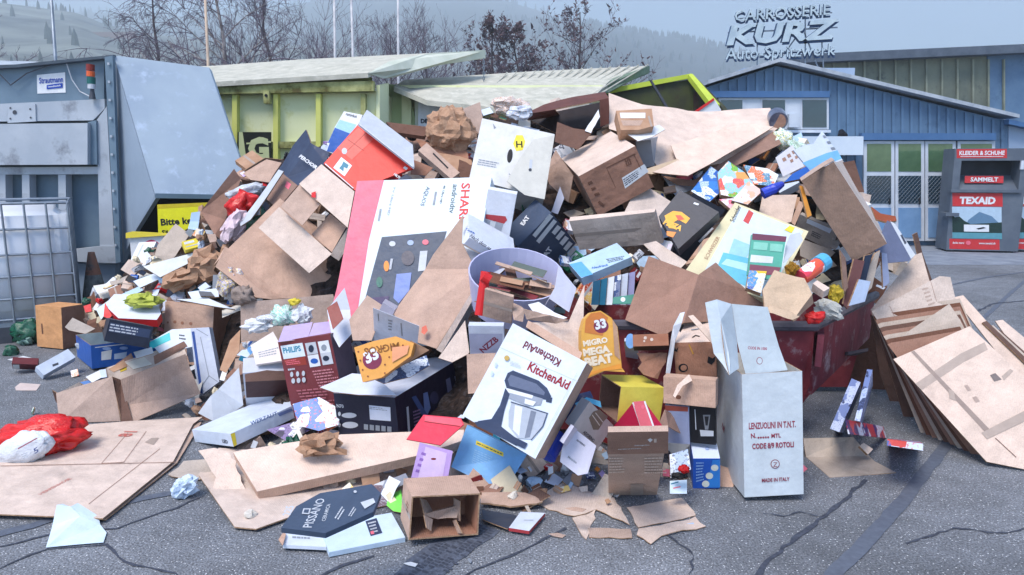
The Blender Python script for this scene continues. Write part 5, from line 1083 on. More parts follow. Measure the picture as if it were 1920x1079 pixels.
# tan cartons right
SH('tan_carton', 'pale tan carton side left of the dark brown standing carton', C, [(1430, 366), (1496, 364), (1484, 416), (1462, 420), (1424, 398)], mat=K.tan2, lift=.15, short='the pale tan side')
SH('tan_carton', 'narrow tan carton piece between the pale tan side and the brown standing carton', C, [(1498, 378), (1508, 382), (1490, 424), (1482, 418)], mat=K.tan, lift=.2)
BX('tan_carton', 'tan carton with white sticker strip right of the cream pool carton', C, (1500, 402), (1572, 436), (1488, 436), (1504, 398), mat=K.grn, lift=.45, short='the sticker strip carton', decals=[('P', [(1514, 410), (1560, 430), (1556, 438), (1512, 418)], ink(220, 228, 240)), ('F', [(1524, 432), (1548, 444), (1544, 454), (1520, 442)], 3, K.dkgrey, 3)])
SH('tan_carton', 'tan carton face under the sticker strip carton', C, [(1500, 448), (1556, 468), (1566, 474), (1540, 500), (1500, 480)], mat=K.grn, lift=.5)
SH('tan_carton', 'small tan flap by the little blue cube', C, [(1562, 442), (1578, 452), (1566, 470), (1556, 464)], mat=K.grn, lift=.5)
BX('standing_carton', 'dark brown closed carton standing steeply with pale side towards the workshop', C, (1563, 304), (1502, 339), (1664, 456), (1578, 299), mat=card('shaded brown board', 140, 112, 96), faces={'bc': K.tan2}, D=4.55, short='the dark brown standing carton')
SH('tan_strip', 'pale torn carton edge on top of the dark brown standing carton', 'cardboard strip', [(1499, 337), (1558, 298), (1564, 304), (1502, 342)], D=4.53, n=(0, -.4, .9), mat=K.tan)
SH('dark_board', 'dark board behind the dark brown standing carton', S_, [(1582, 304), (1604, 300), (1622, 360), (1612, 360)], D=5.0, n=(.1, -.95, .3), mat=K.dk)
SH('orange_slat', 'orange brown slat along the left edge of the dark brown standing carton', 'slat', [(1499, 348), (1506, 350), (1522, 404), (1514, 408)], D=4.62, mat=ink(206, 140, 60), th=.02, warp=0)
SH('brown_shoe_insert', 'curved reddish brown insole sticking out behind the standing carton', 'insole', [(1634, 386), (1652, 398), (1680, 404), (1682, 412), (1664, 414), (1644, 408)], D=4.95, mat=ink(140, 70, 40), th=.012, n=(0, -.5, .85), warp=.02)
SH('grey_blue_board', 'grey blue board with white printed edge right of the standing carton', 'board', [(1664, 414), (1676, 418), (1714, 478), (1704, 490), (1660, 494), (1640, 470)], D=4.85, n=(.2, -.9, .35), mat=ink(104, 112, 140), th=.01, decals=[('P', [(1668, 414), (1678, 420), (1716, 478), (1708, 486)], ink(206, 212, 222)), ('F', [(1683, 432), (1688, 430), (1708, 466), (1702, 470)], 1, K.navy)], short='the grey blue board')
BX('little_cube', 'little blue carton cube with white snowflake top', 'box', (1588, 492), (1604, 480), (1572, 468), (1586, 508), mat=K.blue, faces={'ab': Wt}, lift=.6, short='the little blue cube')
rt = MB(); rt.tube([P(1500, 522, 4.05), P(1540, 494, 4.15)], .045, busy('red pouch', [(226, 70, 90), (230, 90, 60), (235, 230, 235), (226, 70, 90)], 12), 16); rt.tube([P(1534, 498, 4.13), P(1546, 490, 4.16)], .05, ink(90, 175, 215), 16)
tag(rt.build('cardboard_tube'), 'red tube with light blue end below the little blue cube', 'tube'); HERO.append((1520, 506, 'the red tube'))
for i, (pts, m, D) in enumerate((([(1602, 486), (1622, 490), (1606, 560), (1590, 580), (1582, 570)], ink(120, 78, 76), 4.3), ([(1622, 480), (1636, 476), (1616, 560), (1604, 568)], K.navy, 4.36), ([(1640, 476), (1650, 470), (1634, 540), (1612, 562), (1604, 556)], K.grn, 4.4), ([(1576, 470), (1586, 484), (1592, 540), (1584, 548)], K.brn, 4.25), ([(1654, 474), (1664, 476), (1668, 530), (1656, 540)], ink(150, 160, 190), 4.5), ([(1610, 524), (1632, 528), (1622, 566), (1592, 574)], ink(190, 206, 232), 4.22))):
    SH('upright_board', ['maroon board with crinkled edge standing in the skip', 'dark navy board standing in the skip behind the maroon one', 'grey board leaning at the skip corner', 'thin brown board standing left of the maroon board', 'silvery board at the far skip corner', 'pale blue board low at the skip corner'][i], 'board', pts, D=D, n=(.25, -.95, .1), mat=m, th=.012, warp=.006)
kb = fold('paper_bag', 'plain crumpled kraft bag at the front skip corner with a rainbow sticker', 'paper bag', [[(1454, 502, .1), (1510, 520, .05), (1526, 552, 0), (1490, 606, -.15), (1436, 584, -.1), (1432, 540, 0)], [(1526, 552, 0), (1532, 572, .1), (1504, 606, .0), (1490, 606, -.15)], [(1436, 584, -.1), (1490, 606, -.15), (1494, 600, .1), (1444, 572, .1)]], D=3.9, mat=card('kraft bag paper', 186, 166, 146), th=.01, warp=.03, short='the kraft bag')
crumple('gold_bag', 'small golden foil wrapper above the kraft bag', 'wrapper', 1484, 506, 12, 14, D=4.05, mat=noisy('gold foil', srgb(190, 140, 40), srgb(120, 84, 30), 12, .3, .5, 20, .4))
crumple('gold_bag', 'small yellow wrapper right of the kraft bag', 'wrapper', 1566, 552, 12, 18, D=4.15, mat=noisy('yellow foil', srgb(216, 196, 60), srgb(150, 120, 40), 12, .3, .5, 20, .2))
crumple('plastic_bag', 'glowing red plastic bag lying on the skip rim', 'bag', 1527, 597, 18, 12, D=3.95, mat=K.redpl, smooth=True, short='the red bag on the rim')
crumple('crumpled_paper', 'grey crumpled paper right of the red bag on the skip rim', 'paper', 1552, 582, 26, 18, D=4.1, mat=ink(190, 190, 184), rot=20)
BX('small_carton', 'small pale carton tucked in right of the kraft bag', C, (1524, 532), (1546, 546), (1520, 545), (1534, 526), mat=K.tan2, D=4.0)
# ---- lilac bin
bn = MB(); c = P(968, 520, 4.35); ax = nrm(np.array([.1, -.42, .9])) ; u = nrm(np.cross(ax, (0, 1, 0))); v = np.cross(ax, u)
ringn = 32; VV = []; rr_ = [(.0, .29), (-.0, .275), (-.3, .24), (-.3, .25)]
rx_ = .3
def ring(h, r): return [c + ax * h + (u * math.cos(a) + v * math.sin(a)) * r for a in [2 * math.pi * k / ringn for k in range(ringn)]]
outer0, outer1, in0, in1 = ring(.03, .285), ring(-.2, .25), ring(.03, .277), ring(-.16, .24)
M_BIN = noisy('lilac plastic', srgb(176, 178, 214), srgb(190, 192, 222), 2, .4, .05)
for A_, B_, fl in ((outer0, outer1, 1), (in0, in1, 0), (outer0, in0, 0)):
    for k in range(ringn): j = (k + 1) % ringn; q = [A_[k], A_[j], B_[j], B_[k]]; bn.poly(q if not fl else q[::-1], M_BIN)
bn.poly(in1, K.dk); bn.poly(outer1, M_BIN)
bno = bn.build('waste_bin', smooth=True); tag(bno, 'round lilac plastic bin lying open towards the camera, stuffed with folded card', 'bin'); HERO.append((980, 500, 'the lilac bin'))
rng = random.Random(77)
for k in range(34):
    a = rng.uniform(0, 6.28); r = rng.uniform(0, .2); q = c + ax * (.02 - .006 * k) + (u * math.cos(a) + v * math.sin(a)) * r
    d = nrm(u * rng.uniform(-1, 1) + v * rng.uniform(-.25, .25)); n_ = nrm(ax + jit(rng, .5)); wv_ = nrm(np.cross(n_, d)); l, w_ = rng.uniform(.06, .15), rng.uniform(.01, .045)
    o = sheetmesh('folded_card', [[q - d * l - wv_ * w_, q + d * l - wv_ * w_, q + d * l + wv_ * w_, q - d * l + wv_ * w_]], [K.tan, ink(96, 106, 100), K.kraft, ink(180, 188, 184), K.dk, ink(130, 60, 66)][k % 6], .004, .01, k, cuts=2)
    tag(o, 'strips of folded grey and tan card stuffed into the lilac bin', 'card', 'folded cards in the lilac bin')
rs_ = MB(); rs_.tube([P(911, 510, 4.05), P(899, 592, 4.0)], .028, K.red, 14); rs_.tube([P(906, 518, 4.02), P(918, 526, 4.02)], .03, K.red, 12)
tag(rs_.build('red_tube'), 'bright red tube standing left of the lilac bin', 'tube'); HERO.append((905, 545, 'the bright red tube'))
SH('white_card', 'lilac white card wedged on the right of the bin', 'card', [(1046, 500), (1082, 540), (1068, 585), (1030, 560), (1018, 580), (1040, 540)], D=4.02, mat=ink(206, 208, 226), n=(.2, -.9, .4), warp=.02, th=.003)
BX('fish_carton', 'light blue and white carton with faded print under the flat pale lid', 'box', (1090, 522), (1066, 494), (1184, 482), (1094, 536), mat=ink(180, 206, 230), lift=.4, short='the light blue carton', decals=[('P', [(1068, 496), (1090, 491), (1112, 515), (1090, 521)], ink(100, 170, 222)), ('T', 'Neufrisch', 1110, 505, 1140, 499, K.blue, .02, 1.3), ('F', [(1136, 486), (1170, 480), (1176, 486), (1142, 494)], 3, K.dkgrey, 2)])
for i in range(6):
    x = 1112 + i * 13; SH('magazine', ['dark teal magazine at the left of the small stack', 'teal magazine second in the small stack', 'white backed magazine in the small stack', 'striped magazine fourth in the small stack', 'pale magazine fifth in the small stack', 'lilac magazine at the right end of the small stack'][i], 'magazine', [(x, 528 - i * 3), (x + 14, 524 - i * 3), (x + 10, 572), (x - 4, 572)], D=4.42, n=(-.35, -.9, .2), mat=[ink(20, 80, 110), ink(24, 100, 130), Wt, busy('mag', [(120, 130, 160), (220, 225, 235), (60, 80, 130)], 20), ink(196, 204, 220), ink(150, 150, 190)][i], th=.012, warp=.004, group='magazines in a small stack')
SH('green_booklet', 'green booklet with a white disc under the magazines', 'booklet', [(1150, 558), (1190, 552), (1188, 570), (1148, 570)], D=4.25, mat=ink(76, 140, 124), th=.006, decals=[('E', 1168, 562, 4.5, 4.5, Wt)])
SH('tan_carton', 'tan carton corner under the black pizza carton', C, [(1206, 458), (1230, 452), (1288, 492), (1274, 506), (1240, 490)], D=4.45, mat=K.tan2, th=.006)
fold('open_brown_carton', 'wide smooth brown carton panels folded at the middle above the paper bag', C, [[(1216, 480, .15), (1310, 515, 0), (1282, 604, -.22), (1243, 630, -.2), (1172, 600, 0)], [(1310, 515, 0), (1348, 488, .25), (1432, 555, .15), (1428, 600, .05), (1282, 604, -.22)]], D=4.15, mat=K.brn, short='the wide brown panels', th=.006, warp=.004)
# ================================================================ lower left
BX('tan_carton', 'upright orange tan carton alone before the liquid tank', C, (115, 577), (66, 573), (158, 570), (118, 655), mat=card('warm cardboard', 196, 148, 108), faces={'bc': K.brn, 'bc': K.brn}, ground=True, short='the orange tan carton', decals=[('F', [(76, 596), (80, 596), (84, 640), (80, 640)], 1, K.dk)])
SH('tan_scrap', 'bent tan card in front of the orange tan carton', S_, [(122, 614), (136, 596), (178, 616), (160, 626), (130, 620)], D=6.05, mat=K.grn)
BX('blue_tray', 'open blue product box with glassware print holding a black game box', 'box', (170, 648), (142, 628), (292, 634), (173, 692), mat=K.blue, opening='ab', inner=ink(196, 216, 226), ground=True, short='the blue tray', decals=[('P', [(190, 660), (210, 656), (208, 674), (190, 676)], Wt), ('P', [(214, 664), (238, 660), (236, 672), (214, 674)], ink(180, 200, 230)), ('L', 178, 652, 288, 639, 1.5, Wt), ('E', 200, 654, 8, 3, ink(150, 180, 230)), ('E', 232, 653, 8, 3, ink(150, 180, 230))])
BX('game_box', 'black game box with pale print standing in the blue tray', 'box', (205, 598), (288, 614), (196, 640), (198, 594), mat=ink(28, 34, 52), D=5.6, short='the black game box', decals=[('P', [(207, 605), (283, 619), (279, 634), (203, 622)], ink(50, 62, 90)), ('F', [(208, 606), (282, 619), (278, 634), (204, 622)], 3, K.lgrey, 3)])
SH('red_tray', 'white tray with bright red rim carrying a green yellow net', 'tray', [(196, 572), (214, 552), (290, 552), (302, 588), (294, 600), (222, 597)], D=5.55, n=(0, -.3, .95), mat=ink(216, 224, 238), th=.06, edge=K.red, short='the red rimmed tray')
SH('red_corner', 'red folded corner at the left of the red rimmed tray', 'card', [(197, 568), (210, 592), (204, 598), (194, 594)], D=5.5, mat=K.red)
crumple('fruit_net', 'yellow green padded fruit net lying in the red rimmed tray', 'net', 268, 564, 32, 14, D=5.5, mat=noisy('yellow net', srgb(196, 204, 92), srgb(160, 170, 70), 30, .6, .5, 30), fr=3, short='the fruit net')
BX('dotted_carton', 'tan carton with punched dots and brown slotted side, left below the large tray', C, (401, 577), (310, 566), (452, 572), (396, 690), mat=K.tan, faces={'bc': K.brn}, D=5.45, short='the dotted carton', decals=[('ac', 'E', 315 + 0, 605, 2, 2, K.brn), ('ac', 'E', 328, 604, 3, 3, K.brn), ('ac', 'E', 342, 606, 3, 3, K.brn), ('ac', 'E', 358, 607, 3, 3, K.brn), ('bc', 'P', [(432, 609), (452, 613), (452, 620), (436, 616)], Bk)])
SH('gift_bag', 'white folded paper bag with crease lines and blue edge', 'paper bag', [(357, 616), (392, 614), (411, 716), (376, 742), (366, 700)], D=5.05, n=(-.1, -.95, .25), mat=ink(206, 214, 232), th=.05, decals=[('L', 362, 622, 378, 738, 5, ink(60, 90, 160)), ('L', 368, 617, 390, 630, 1, K.grey), ('L', 392, 705, 408, 716, 1, K.grey), ('L', 392, 705, 378, 725, 1, K.grey), ('L', 376, 632, 392, 706, .8, K.grey)], short='the white folded bag')
SH('leaflet', 'white leaflet with turquoise patch above the long open carton', 'leaflet', [(280, 642), (322, 618), (358, 616), (362, 650), (300, 664)], D=5.2, mat=ink(210, 222, 236), th=.004, decals=[('P', [(280, 642), (318, 624), (320, 638), (282, 656)], ink(60, 200, 208)), ('F', [(336, 626), (352, 628), (350, 640), (336, 638)], 2, K.navy)], short='the turquoise leaflet')
# long open carton front left
loc_ = empty('long_open_carton', G(240, 790), 'long low open tan carton split at one corner and full of papers', C); HERO.append((240, 735, 'the long open carton'))
def part(nm, facets, D, mat, th=.005, warp=.004): return fold(nm, None, None, facets, D=D, mat=mat, th=th, warp=warp, parent=loc_)
part('front_wall', [[(226, 712, 0), (348, 664, .22), (356, 690, .22), (376, 738, .2), (250, 792, -.03), (236, 760, 0)]], 4.62, K.tan)
part('side_wall', [[(106, 738, .02), (210, 706, 0), (226, 790, -.02), (112, 794, 0)]], 4.66, K.tan)
part('corner_fold', [[(210, 706, 0), (226, 712, .03), (250, 792, 0), (228, 792, 0)]], 4.68, K.dk)
part('back_wall', [[(108, 738, 0), (200, 690, .35), (340, 640, .5), (350, 666, .35), (330, 690, .3), (210, 730, .3), (112, 760, .05)]], 4.74, K.tan2)
part('left_tip', [[(98, 732, .0), (108, 738, 0), (112, 764, 0), (104, 752, .02)]], 4.68, K.dk)
part('top_flap', [[(288, 668, .2), (345, 640, .3), (352, 650, .3), (290, 684, .2)]], 4.64, K.brn)
for i, (pts, m) in enumerate((([(160, 706), (186, 694), (200, 702), (172, 716)], Wt), ([(150, 718), (200, 706), (208, 712), (160, 724)], ink(90, 130, 190)), ([(236, 682), (270, 670), (286, 684), (250, 694)], ink(220, 216, 206)), ([(204, 694), (232, 676), (240, 688), (214, 700)], K.kraft), ([(186, 694), (198, 692), (200, 706), (190, 708)], ink(200, 214, 236)), ([(222, 686), (236, 682), (238, 694), (226, 698)], ink(206, 180, 60)), ([(250, 660), (284, 650), (288, 662), (256, 672)], K.white))):
    SH('paper_piece', ['white paper at the left in the long open carton', 'blue card at the left in the long open carton', 'cream card with small print in the long open carton', 'kraft scrap in the long open carton', 'pale blue slip in the long open carton', 'yellow ribbon piece in the long open carton', 'white card behind the cream one in the long open carton'][i], 'paper', pts, D=4.85, n=(0, -.35, .9), mat=m, th=.004)
BX('paper_box', 'small white angular carton on the ground left of the blue tray', 'box', (82, 704), (67, 688), (142, 670), (80, 712), mat=ink(204, 216, 234), ground=True, short='the small white carton', decals=[('P', [(98, 684), (109, 680), (110, 684), (99, 688)], K.dkgrey)])
BX('snack_pack', 'dark red and white snack pack lying on the ground at far left', 'packet', (24, 692), (22, 682), (72, 694), (26, 680), mat=ink(110, 44, 50), ground=True, flip=1, decals=[('P', [(24, 684), (36, 684), (37, 692), (25, 692)], Wt)])
SH('flyer', 'pale flyer lying on the ground below the snack pack', 'paper', [(28, 726), (38, 718), (76, 720), (68, 732), (30, 732)], z=.006, mat=ink(214, 196, 190), th=.002, warp=.004)
SH('flyer', 'small white scrap of paper beside the snack pack', 'paper', [(14, 674), (44, 668), (64, 672), (40, 680)], z=.006, mat=Wt, th=.002, warp=.006)
crumple('plastic_bag', 'dark green crumpled plastic bag on the ground by the tank', 'bag', 52, 626, 28, 24, mat=K.grnpl, ground=True, smooth=True, short='the green plastic bag')
crumple('plastic_bag', 'pale green crumpled plastic piece beside the dark green bag', 'bag', 48, 640, 14, 10, mat=noisy('pale green film', srgb(150, 180, 170), srgb(110, 150, 140), 9, .3, .4, 20), ground=True, smooth=True)
# bottom left: flat cardboard and bags
SH('flat_cardboard', 'huge flat cardboard sheet with faint red print lying under the red shopping bag', S_, [(-60, 962), (193, 972), (325, 865), (362, 795), (380, 782), (240, 790), (120, 800), (-60, 870)], z=.03, mat=K.tan2, th=.006, short='the huge flat sheet', decals=[('T', 'HERRENHOSE', 78, 928, 135, 898, ink(196, 120, 110), .01, 1), ('L', 190, 870, 240, 812, .8, K.brn), ('L', 166, 946, 300, 842, .8, K.brn), ('P', [(272, 830), (284, 822), (298, 822), (288, 835)], K.tape), ('T', '81', 242, 820, 258, 810, ink(200, 110, 100), .02), ('L', 190, 870, 232, 868, .8, K.brn), ('L', 232, 868, 274, 810, .8, K.brn), ('L', 0, 875, 330, 868, .8, K.brn)])
SH('flat_cardboard', 'second flat layer directly beneath the huge flat sheet', S_, [(-60, 958), (198, 974), (332, 868), (378, 792), (300, 800), (-60, 880)], z=.014, mat=K.tan, th=.006, warp=.0)
rb_ = empty('shopping_bag', G(84, 880, .05), 'red and white plastic shopping bag collapsed on the huge flat sheet', 'bag'); HERO.append((84, 846, 'the red shopping bag'))
crumple('bag_body', None, None, 84, 846, 84, 38, D=4.02, mat=K.redpl, smooth=True, amp=.22, rot=-8, sub=4, seed=7.7, parent=rb_)
crumple('white_side', None, None, 46, 842, 58, 32, D=3.86, mat=ink(218, 224, 234, .3), smooth=True, amp=.13, rot=-22, sub=4, seed=3.1, parent=rb_, depth=.45)
mb = MB(); pl = Plane(P(60, 846, 3.6), (-.1, -.65, .75)); 
for k, d in enumerate((('L', 34, 842, 70, 822, 2.2, ink(130, 60, 70)), ('F', [(40, 852), (56, 846), (58, 856), (44, 862)], 3, K.grey, 3), ('T', '5', 66, 852, 74, 847, ink(60, 70, 110), .03))): decal(mb, pl, d, k + 1)
mb.build('print', rb_)
fold('sheet_of_paper', 'white folded sheet of paper standing on the road at the bottom left', 'paper', [[(86, 1027, 0), (194, 1018, .01), (200, 1000, .02), (188, 985, .05), (150, 968, .03), (106, 946, .06), (98, 985, .03)], [(106, 946, .06), (150, 968, .03), (188, 985, .05), (184, 968, .08), (146, 943, .09), (132, 950, .05), (118, 944, .09)]], D=3.13, mat=ink(206, 224, 240), th=.001, warp=.006, short='the white sheet on the road')
crumple('crumpled_paper', 'small crumpled white tissue on the road between the flat sheets', 'paper', 346, 916, 28, 20, mat=ink(204, 222, 244), ground=True, rot=-30, short='the crumpled tissue')
# ================================================================ lower middle
SH('flat_cardboard', 'large torn flat cardboard under the thick flat carton, reaching towards the road', S_, [(372, 890), (410, 840), (560, 850), (900, 800), (860, 880), (640, 935), (480, 992), (440, 988)], z=.02, mat=K.tan2, th=.006, warp=.0, short='the torn flat sheet', torn=.0)
SH('flat_cardboard', 'ragged bent flap left of the thick flat carton', S_, [(376, 846), (402, 840), (432, 850), (462, 920), (440, 930), (398, 925), (404, 898)], D=3.62, n=(-.1, -.45, .9), mat=K.tan2, torn=.018)
SH('flat_cardboard', 'grey brown torn layers left of the ragged bent flap', S_, [(318, 892), (345, 866), (395, 862), (400, 880), (380, 900), (345, 906)], D=3.75, n=(0, -.3, .95), mat=K.grn, torn=.015)
SH('thick_flat_carton', 'thick flat tan carton lying below the black appliance carton', C, [(437, 848), (470, 842), (640, 815), (870, 806), (868, 826), (790, 853), (482, 922), (476, 912)], D=3.62, n=(-.03, -.34, .94), th=.055, mat=K.tan2, edge=K.tan, short='the thick flat carton')
crumple('crumpled_kraft_paper', 'torn curled kraft wrapper lying on the thick flat carton', 'paper', 598, 836, 38, 20, D=3.58, mat=K.kraft, amp=.7, short='the kraft wrapper', fr=2.2)
BX('long_white_carton', 'long slim white carton with fine blue print and yellow corner', 'box', (432, 814), (360, 806), (590, 742), (438, 838), mat=ink(206, 218, 236), lift=.05, D=4.12, short='the long white carton', decals=[('T', 'WERZALIT', 470, 798, 520, 778, ink(90, 120, 180), .01, .8), ('P', [(520, 776), (546, 766), (550, 770), (524, 781)], ink(120, 140, 190)), ('P', [(432, 814), (440, 811), (444, 834), (438, 838)], K.yel), ('T', 'LED', 418, 830, 428, 832, K.dkgrey, .03, 1)])
BX('appliance_carton', 'large black coffee machine carton with white top, under the cookie bag', 'box', (740, 746), (625, 737), (878, 662), (750, 832), mat=ink(30, 34, 56), faces={'ab': ink(206, 212, 228), 'bc': ink(32, 24, 48)}, D=3.95, short='the black appliance carton', decals=[
 ('P', [(692, 760), (732, 764), (733, 790), (694, 787)], ink(206, 214, 232)), ('F', [(693, 762), (731, 766), (731, 772), (693, 768)], 2, K.grey), ('T', 'N70', 632, 764, 645, 765, K.lgrey, .03), ('E', 655, 779, 14, 5, K.lgrey), ('E', 657, 797, 15, 6, K.lgrey), ('E', 637, 776, 2.5, 4, K.lgrey), ('E', 637, 797, 2.5, 4, K.lgrey),
 *[('P', [(683 + 11 * i, 795 + i), (691 + 11 * i, 796 + i), (691 + 11 * i, 806 + i), (683 + 11 * i, 805 + i)], K.grey) for i in range(5)],
 ('P', [(792, 738), (800, 735), (806, 765), (800, 778), (794, 770)], ink(110, 130, 180)), ('P', [(770, 745), (778, 742), (800, 778), (790, 780)], ink(70, 90, 140)), ('P', [(834, 712), (842, 708), (848, 740), (840, 752)], ink(120, 120, 150)), ('P', [(850, 706), (858, 704), (866, 732), (858, 736)], ink(140, 150, 180)), ('P', [(760, 764), (764, 762), (768, 822), (764, 824)], K.lgrey), ('F', [(772, 770), (790, 764), (792, 806), (776, 814)], 7, ink(150, 120, 160), 9), ('E', 812, 746, 8, 12, ink(60, 60, 90))])
SH('carton_flap', 'white opened flap sticking out left of the black appliance carton', S_, [(600, 728), (660, 700), (700, 704), (744, 742), (672, 742), (625, 737)], D=4.02, n=(0, -.3, .95), mat=ink(208, 216, 232), short='the white flap')
ck = SH('cookie_bag', 'orange cookie print paper bag with wine red disc lying on the black appliance carton', 'paper bag', [(664, 652), (700, 640), (742, 631), (776, 644), (770, 668), (716, 708), (680, 717)], D=3.86, n=(-.1, -.95, .3), mat=ink(228, 164, 84), th=.06, short='the cookie bag', decals=[('E', 698, 675, 18, 18, ink(126, 48, 76)), ('T', '33', 688, 682, 712, 670, Wt, .05, 1.0), ('T', 'MIGROS', 748, 642, 682, 654, ink(140, 90, 40), .02, 1.0), *[('E', x, y, 1.6, 1.6, ink(130, 70, 50)) for x, y in ((672, 660), (680, 694), (690, 706), (722, 684), (730, 670), (740, 676), (750, 660), (718, 654), (690, 656), (765, 655), (722, 700), (676, 676), (735, 650), (756, 648))], ('P', [(736, 652), (768, 648), (764, 664), (736, 680)], ink(230, 160, 120))])
fold('bag_mouth', 'open kraft mouth of the cookie bag bent to the right', 'paper', [[(770, 640, 0), (804, 658, 0), (780, 672, .02), (716, 708, -.02), (742, 684, .0)]], D=3.9, mat=K.kraft)
SH('shredded_card', 'crumpled white and blue wrapper under the cookie bag', 'wrapper', [(700, 712), (760, 690), (800, 672), (806, 690), (770, 712), (720, 722)], D=3.96, n=(0, -.4, .9), mat=busy('blue wrapper', [(214, 222, 234), (40, 60, 100), (200, 210, 226), (90, 110, 150)], 20), warp=.02)
M_PH = ink(116, 52, 58)
BX('coffee_carton', 'tall wine red coffee machine carton with white brand plate and four small pictures', 'box', (621, 626), (521, 643), (652, 612), (650, 788), mat=M_PH, faces={'bc': ink(96, 84, 100)}, D=4.3, short='the wine red coffee carton', decals=[
 ('P', [(526, 649), (567, 643), (573, 668), (532, 674)], ink(214, 226, 236)), ('T', 'PHILIPS', 532, 663, 565, 658, ink(60, 140, 170), .04, 1.2), ('P', [(532, 675), (572, 669), (576, 684), (560, 686), (536, 684)], ink(150, 60, 50)), ('F', [(535, 676), (564, 672), (566, 682), (538, 686)], 3, K.pink, 4),
 *[('P', [(x, y), (x + 20, y - 3), (x + 25, y + 19), (x + 5, y + 22)], m) for x, y, m in ((572, 644, K.lgrey), (596, 641, Wt), (577, 667, Wt), (601, 663, K.lgrey))], ('E', 584, 654, 5, 7, K.navy), ('E', 608, 652, 5, 6, K.grey), ('E', 590, 677, 7, 5, K.blue), ('E', 612, 672, 6, 5, K.navy),
 ('F', [(540, 690), (560, 687), (562, 694), (542, 697)], 1, K.lgrey), *[('E', 548 + 11 * i, 702 - i, 3, 5, K.lgrey) for i in range(3)], *[('E', 551 + 10 * i, 714 - i, 3.5, 5, K.lgrey) for i in range(3)], ('F', [(586, 694), (634, 688), (644, 720), (600, 726)], 6, ink(196, 130, 140), 9), ('F', [(556, 730), (640, 722), (646, 770), (580, 774)], 8, ink(170, 100, 110), 3)])
fold('carton_flaps', 'pale lilac opened flaps on top of the wine red coffee carton', S_, [[(521, 641, 0), (532, 612, .15), (586, 603, .15), (577, 633, 0)], [(577, 633, 0), (588, 605, .15), (617, 602, .15), (622, 624, 0)]], D=4.36, mat=ink(184, 166, 206), short='the lilac flaps')
fold('carton_flaps', 'crumpled white flap with wine red window behind the coffee carton', S_, [[(612, 580, .1), (646, 540, .15), (656, 580, .1), (660, 625, 0), (636, 652, -.05), (620, 622, 0)]], D=4.33, mat=ink(200, 206, 222), warp=.025)
SH('window_card', 'wine red card patch on the crumpled white flap', 'card', [(613, 578), (632, 565), (644, 598), (624, 618)], D=4.27, mat=ink(136, 60, 56), warp=.004)
SH('tan_carton', 'long tan carton wall behind the white and green packaging', C, [(452, 567), (540, 560), (624, 552), (640, 600), (560, 640), (452, 640)], D=4.95, n=(0, -.97, .2), mat=K.tan, short='the long tan wall')
for i, (x, y, rx_, ry_, m, lb) in enumerate(((530, 592, 22, 20, busy('mint bag', [(120, 205, 175), (225, 235, 235), (200, 225, 225)], 12), 'mint green and white plastic bag above the coffee carton'), (566, 590, 18, 18, Wt, 'white crumpled film with pink lines above the coffee carton'), (552, 566, 10, 7, K.yel, 'tiny yellow wrapper above the mint bag'), (480, 612, 26, 12, Wt, 'white wrapper with dark lines left of the mint bag'), (500, 598, 18, 8, busy('lines wrapper', [(225, 230, 238), (60, 70, 100), (220, 226, 236)], 18), 'wrapper with navy scribbles left of the mint bag'))):
    crumple('plastic_bag', lb, 'wrapper', x, y, rx_, ry_, D=4.6, mat=m, smooth=i % 2 == 0, seed=i + 3.3)
SH('label_carton', 'white and tan printed carton left of the wine red coffee carton', C, [(470, 648), (512, 622), (524, 644), (534, 676), (480, 684)], D=4.5, mat=ink(214, 206, 204), th=.02, decals=[('F', [(484, 660), (522, 650), (526, 664), (486, 672)], 3, K.grey, 2)])
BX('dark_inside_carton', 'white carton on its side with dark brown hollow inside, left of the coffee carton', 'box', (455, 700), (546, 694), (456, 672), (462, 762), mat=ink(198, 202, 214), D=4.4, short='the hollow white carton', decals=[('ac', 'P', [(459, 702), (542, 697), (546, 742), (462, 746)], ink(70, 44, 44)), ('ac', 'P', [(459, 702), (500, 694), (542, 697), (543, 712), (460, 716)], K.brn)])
fold('folded_carton', 'grey folded carton corner right of the white folded bag', S_, [[(448, 690, .1), (456, 760, 0), (440, 772, 0), (396, 742, .0), (410, 730, .02)], [(396, 742, 0), (440, 772, 0), (400, 790, -.05), (372, 775, 0)]], D=4.5, mat=K.lgrey, short='the grey corner')
SH('kraft_scrap', 'kraft paper strip between dotted carton and hollow carton', 'paper', [(432, 640), (452, 620), (450, 660), (424, 700), (412, 694)], D=4.9, mat=K.kraft, warp=.02)
SH('thin_white_box', 'thin white strip leaning against the dotted carton bottom', 'card', [(422, 676), (432, 680), (420, 714), (411, 712)], D=4.9, mat=Wt)
for i, (pts, m, lb) in enumerate((([(550, 760), (600, 748), (640, 770), (636, 800), (600, 812), (560, 800)], busy('blue mix', [(220, 228, 240), (60, 110, 190), (226, 232, 240), (210, 90, 60)], 10), 'jumble of blue and white wrappers left of the black carton'), ([(500, 806), (560, 786), (580, 806), (540, 830)], busy('purple mix', [(60, 50, 80), (130, 110, 160), (210, 214, 226), (40, 44, 60)], 16), 'dark purple wrapper under the long white carton'), ([(600, 780), (630, 770), (640, 800), (616, 812)], busy('orange mix', [(225, 230, 240), (220, 110, 60), (230, 232, 236), (200, 60, 60)], 16), 'white wrapper with orange swirl beside the black carton'))):
    SH('wrapper', lb, 'wrapper', pts, D=4.15, mat=m, warp=.03, th=.004)
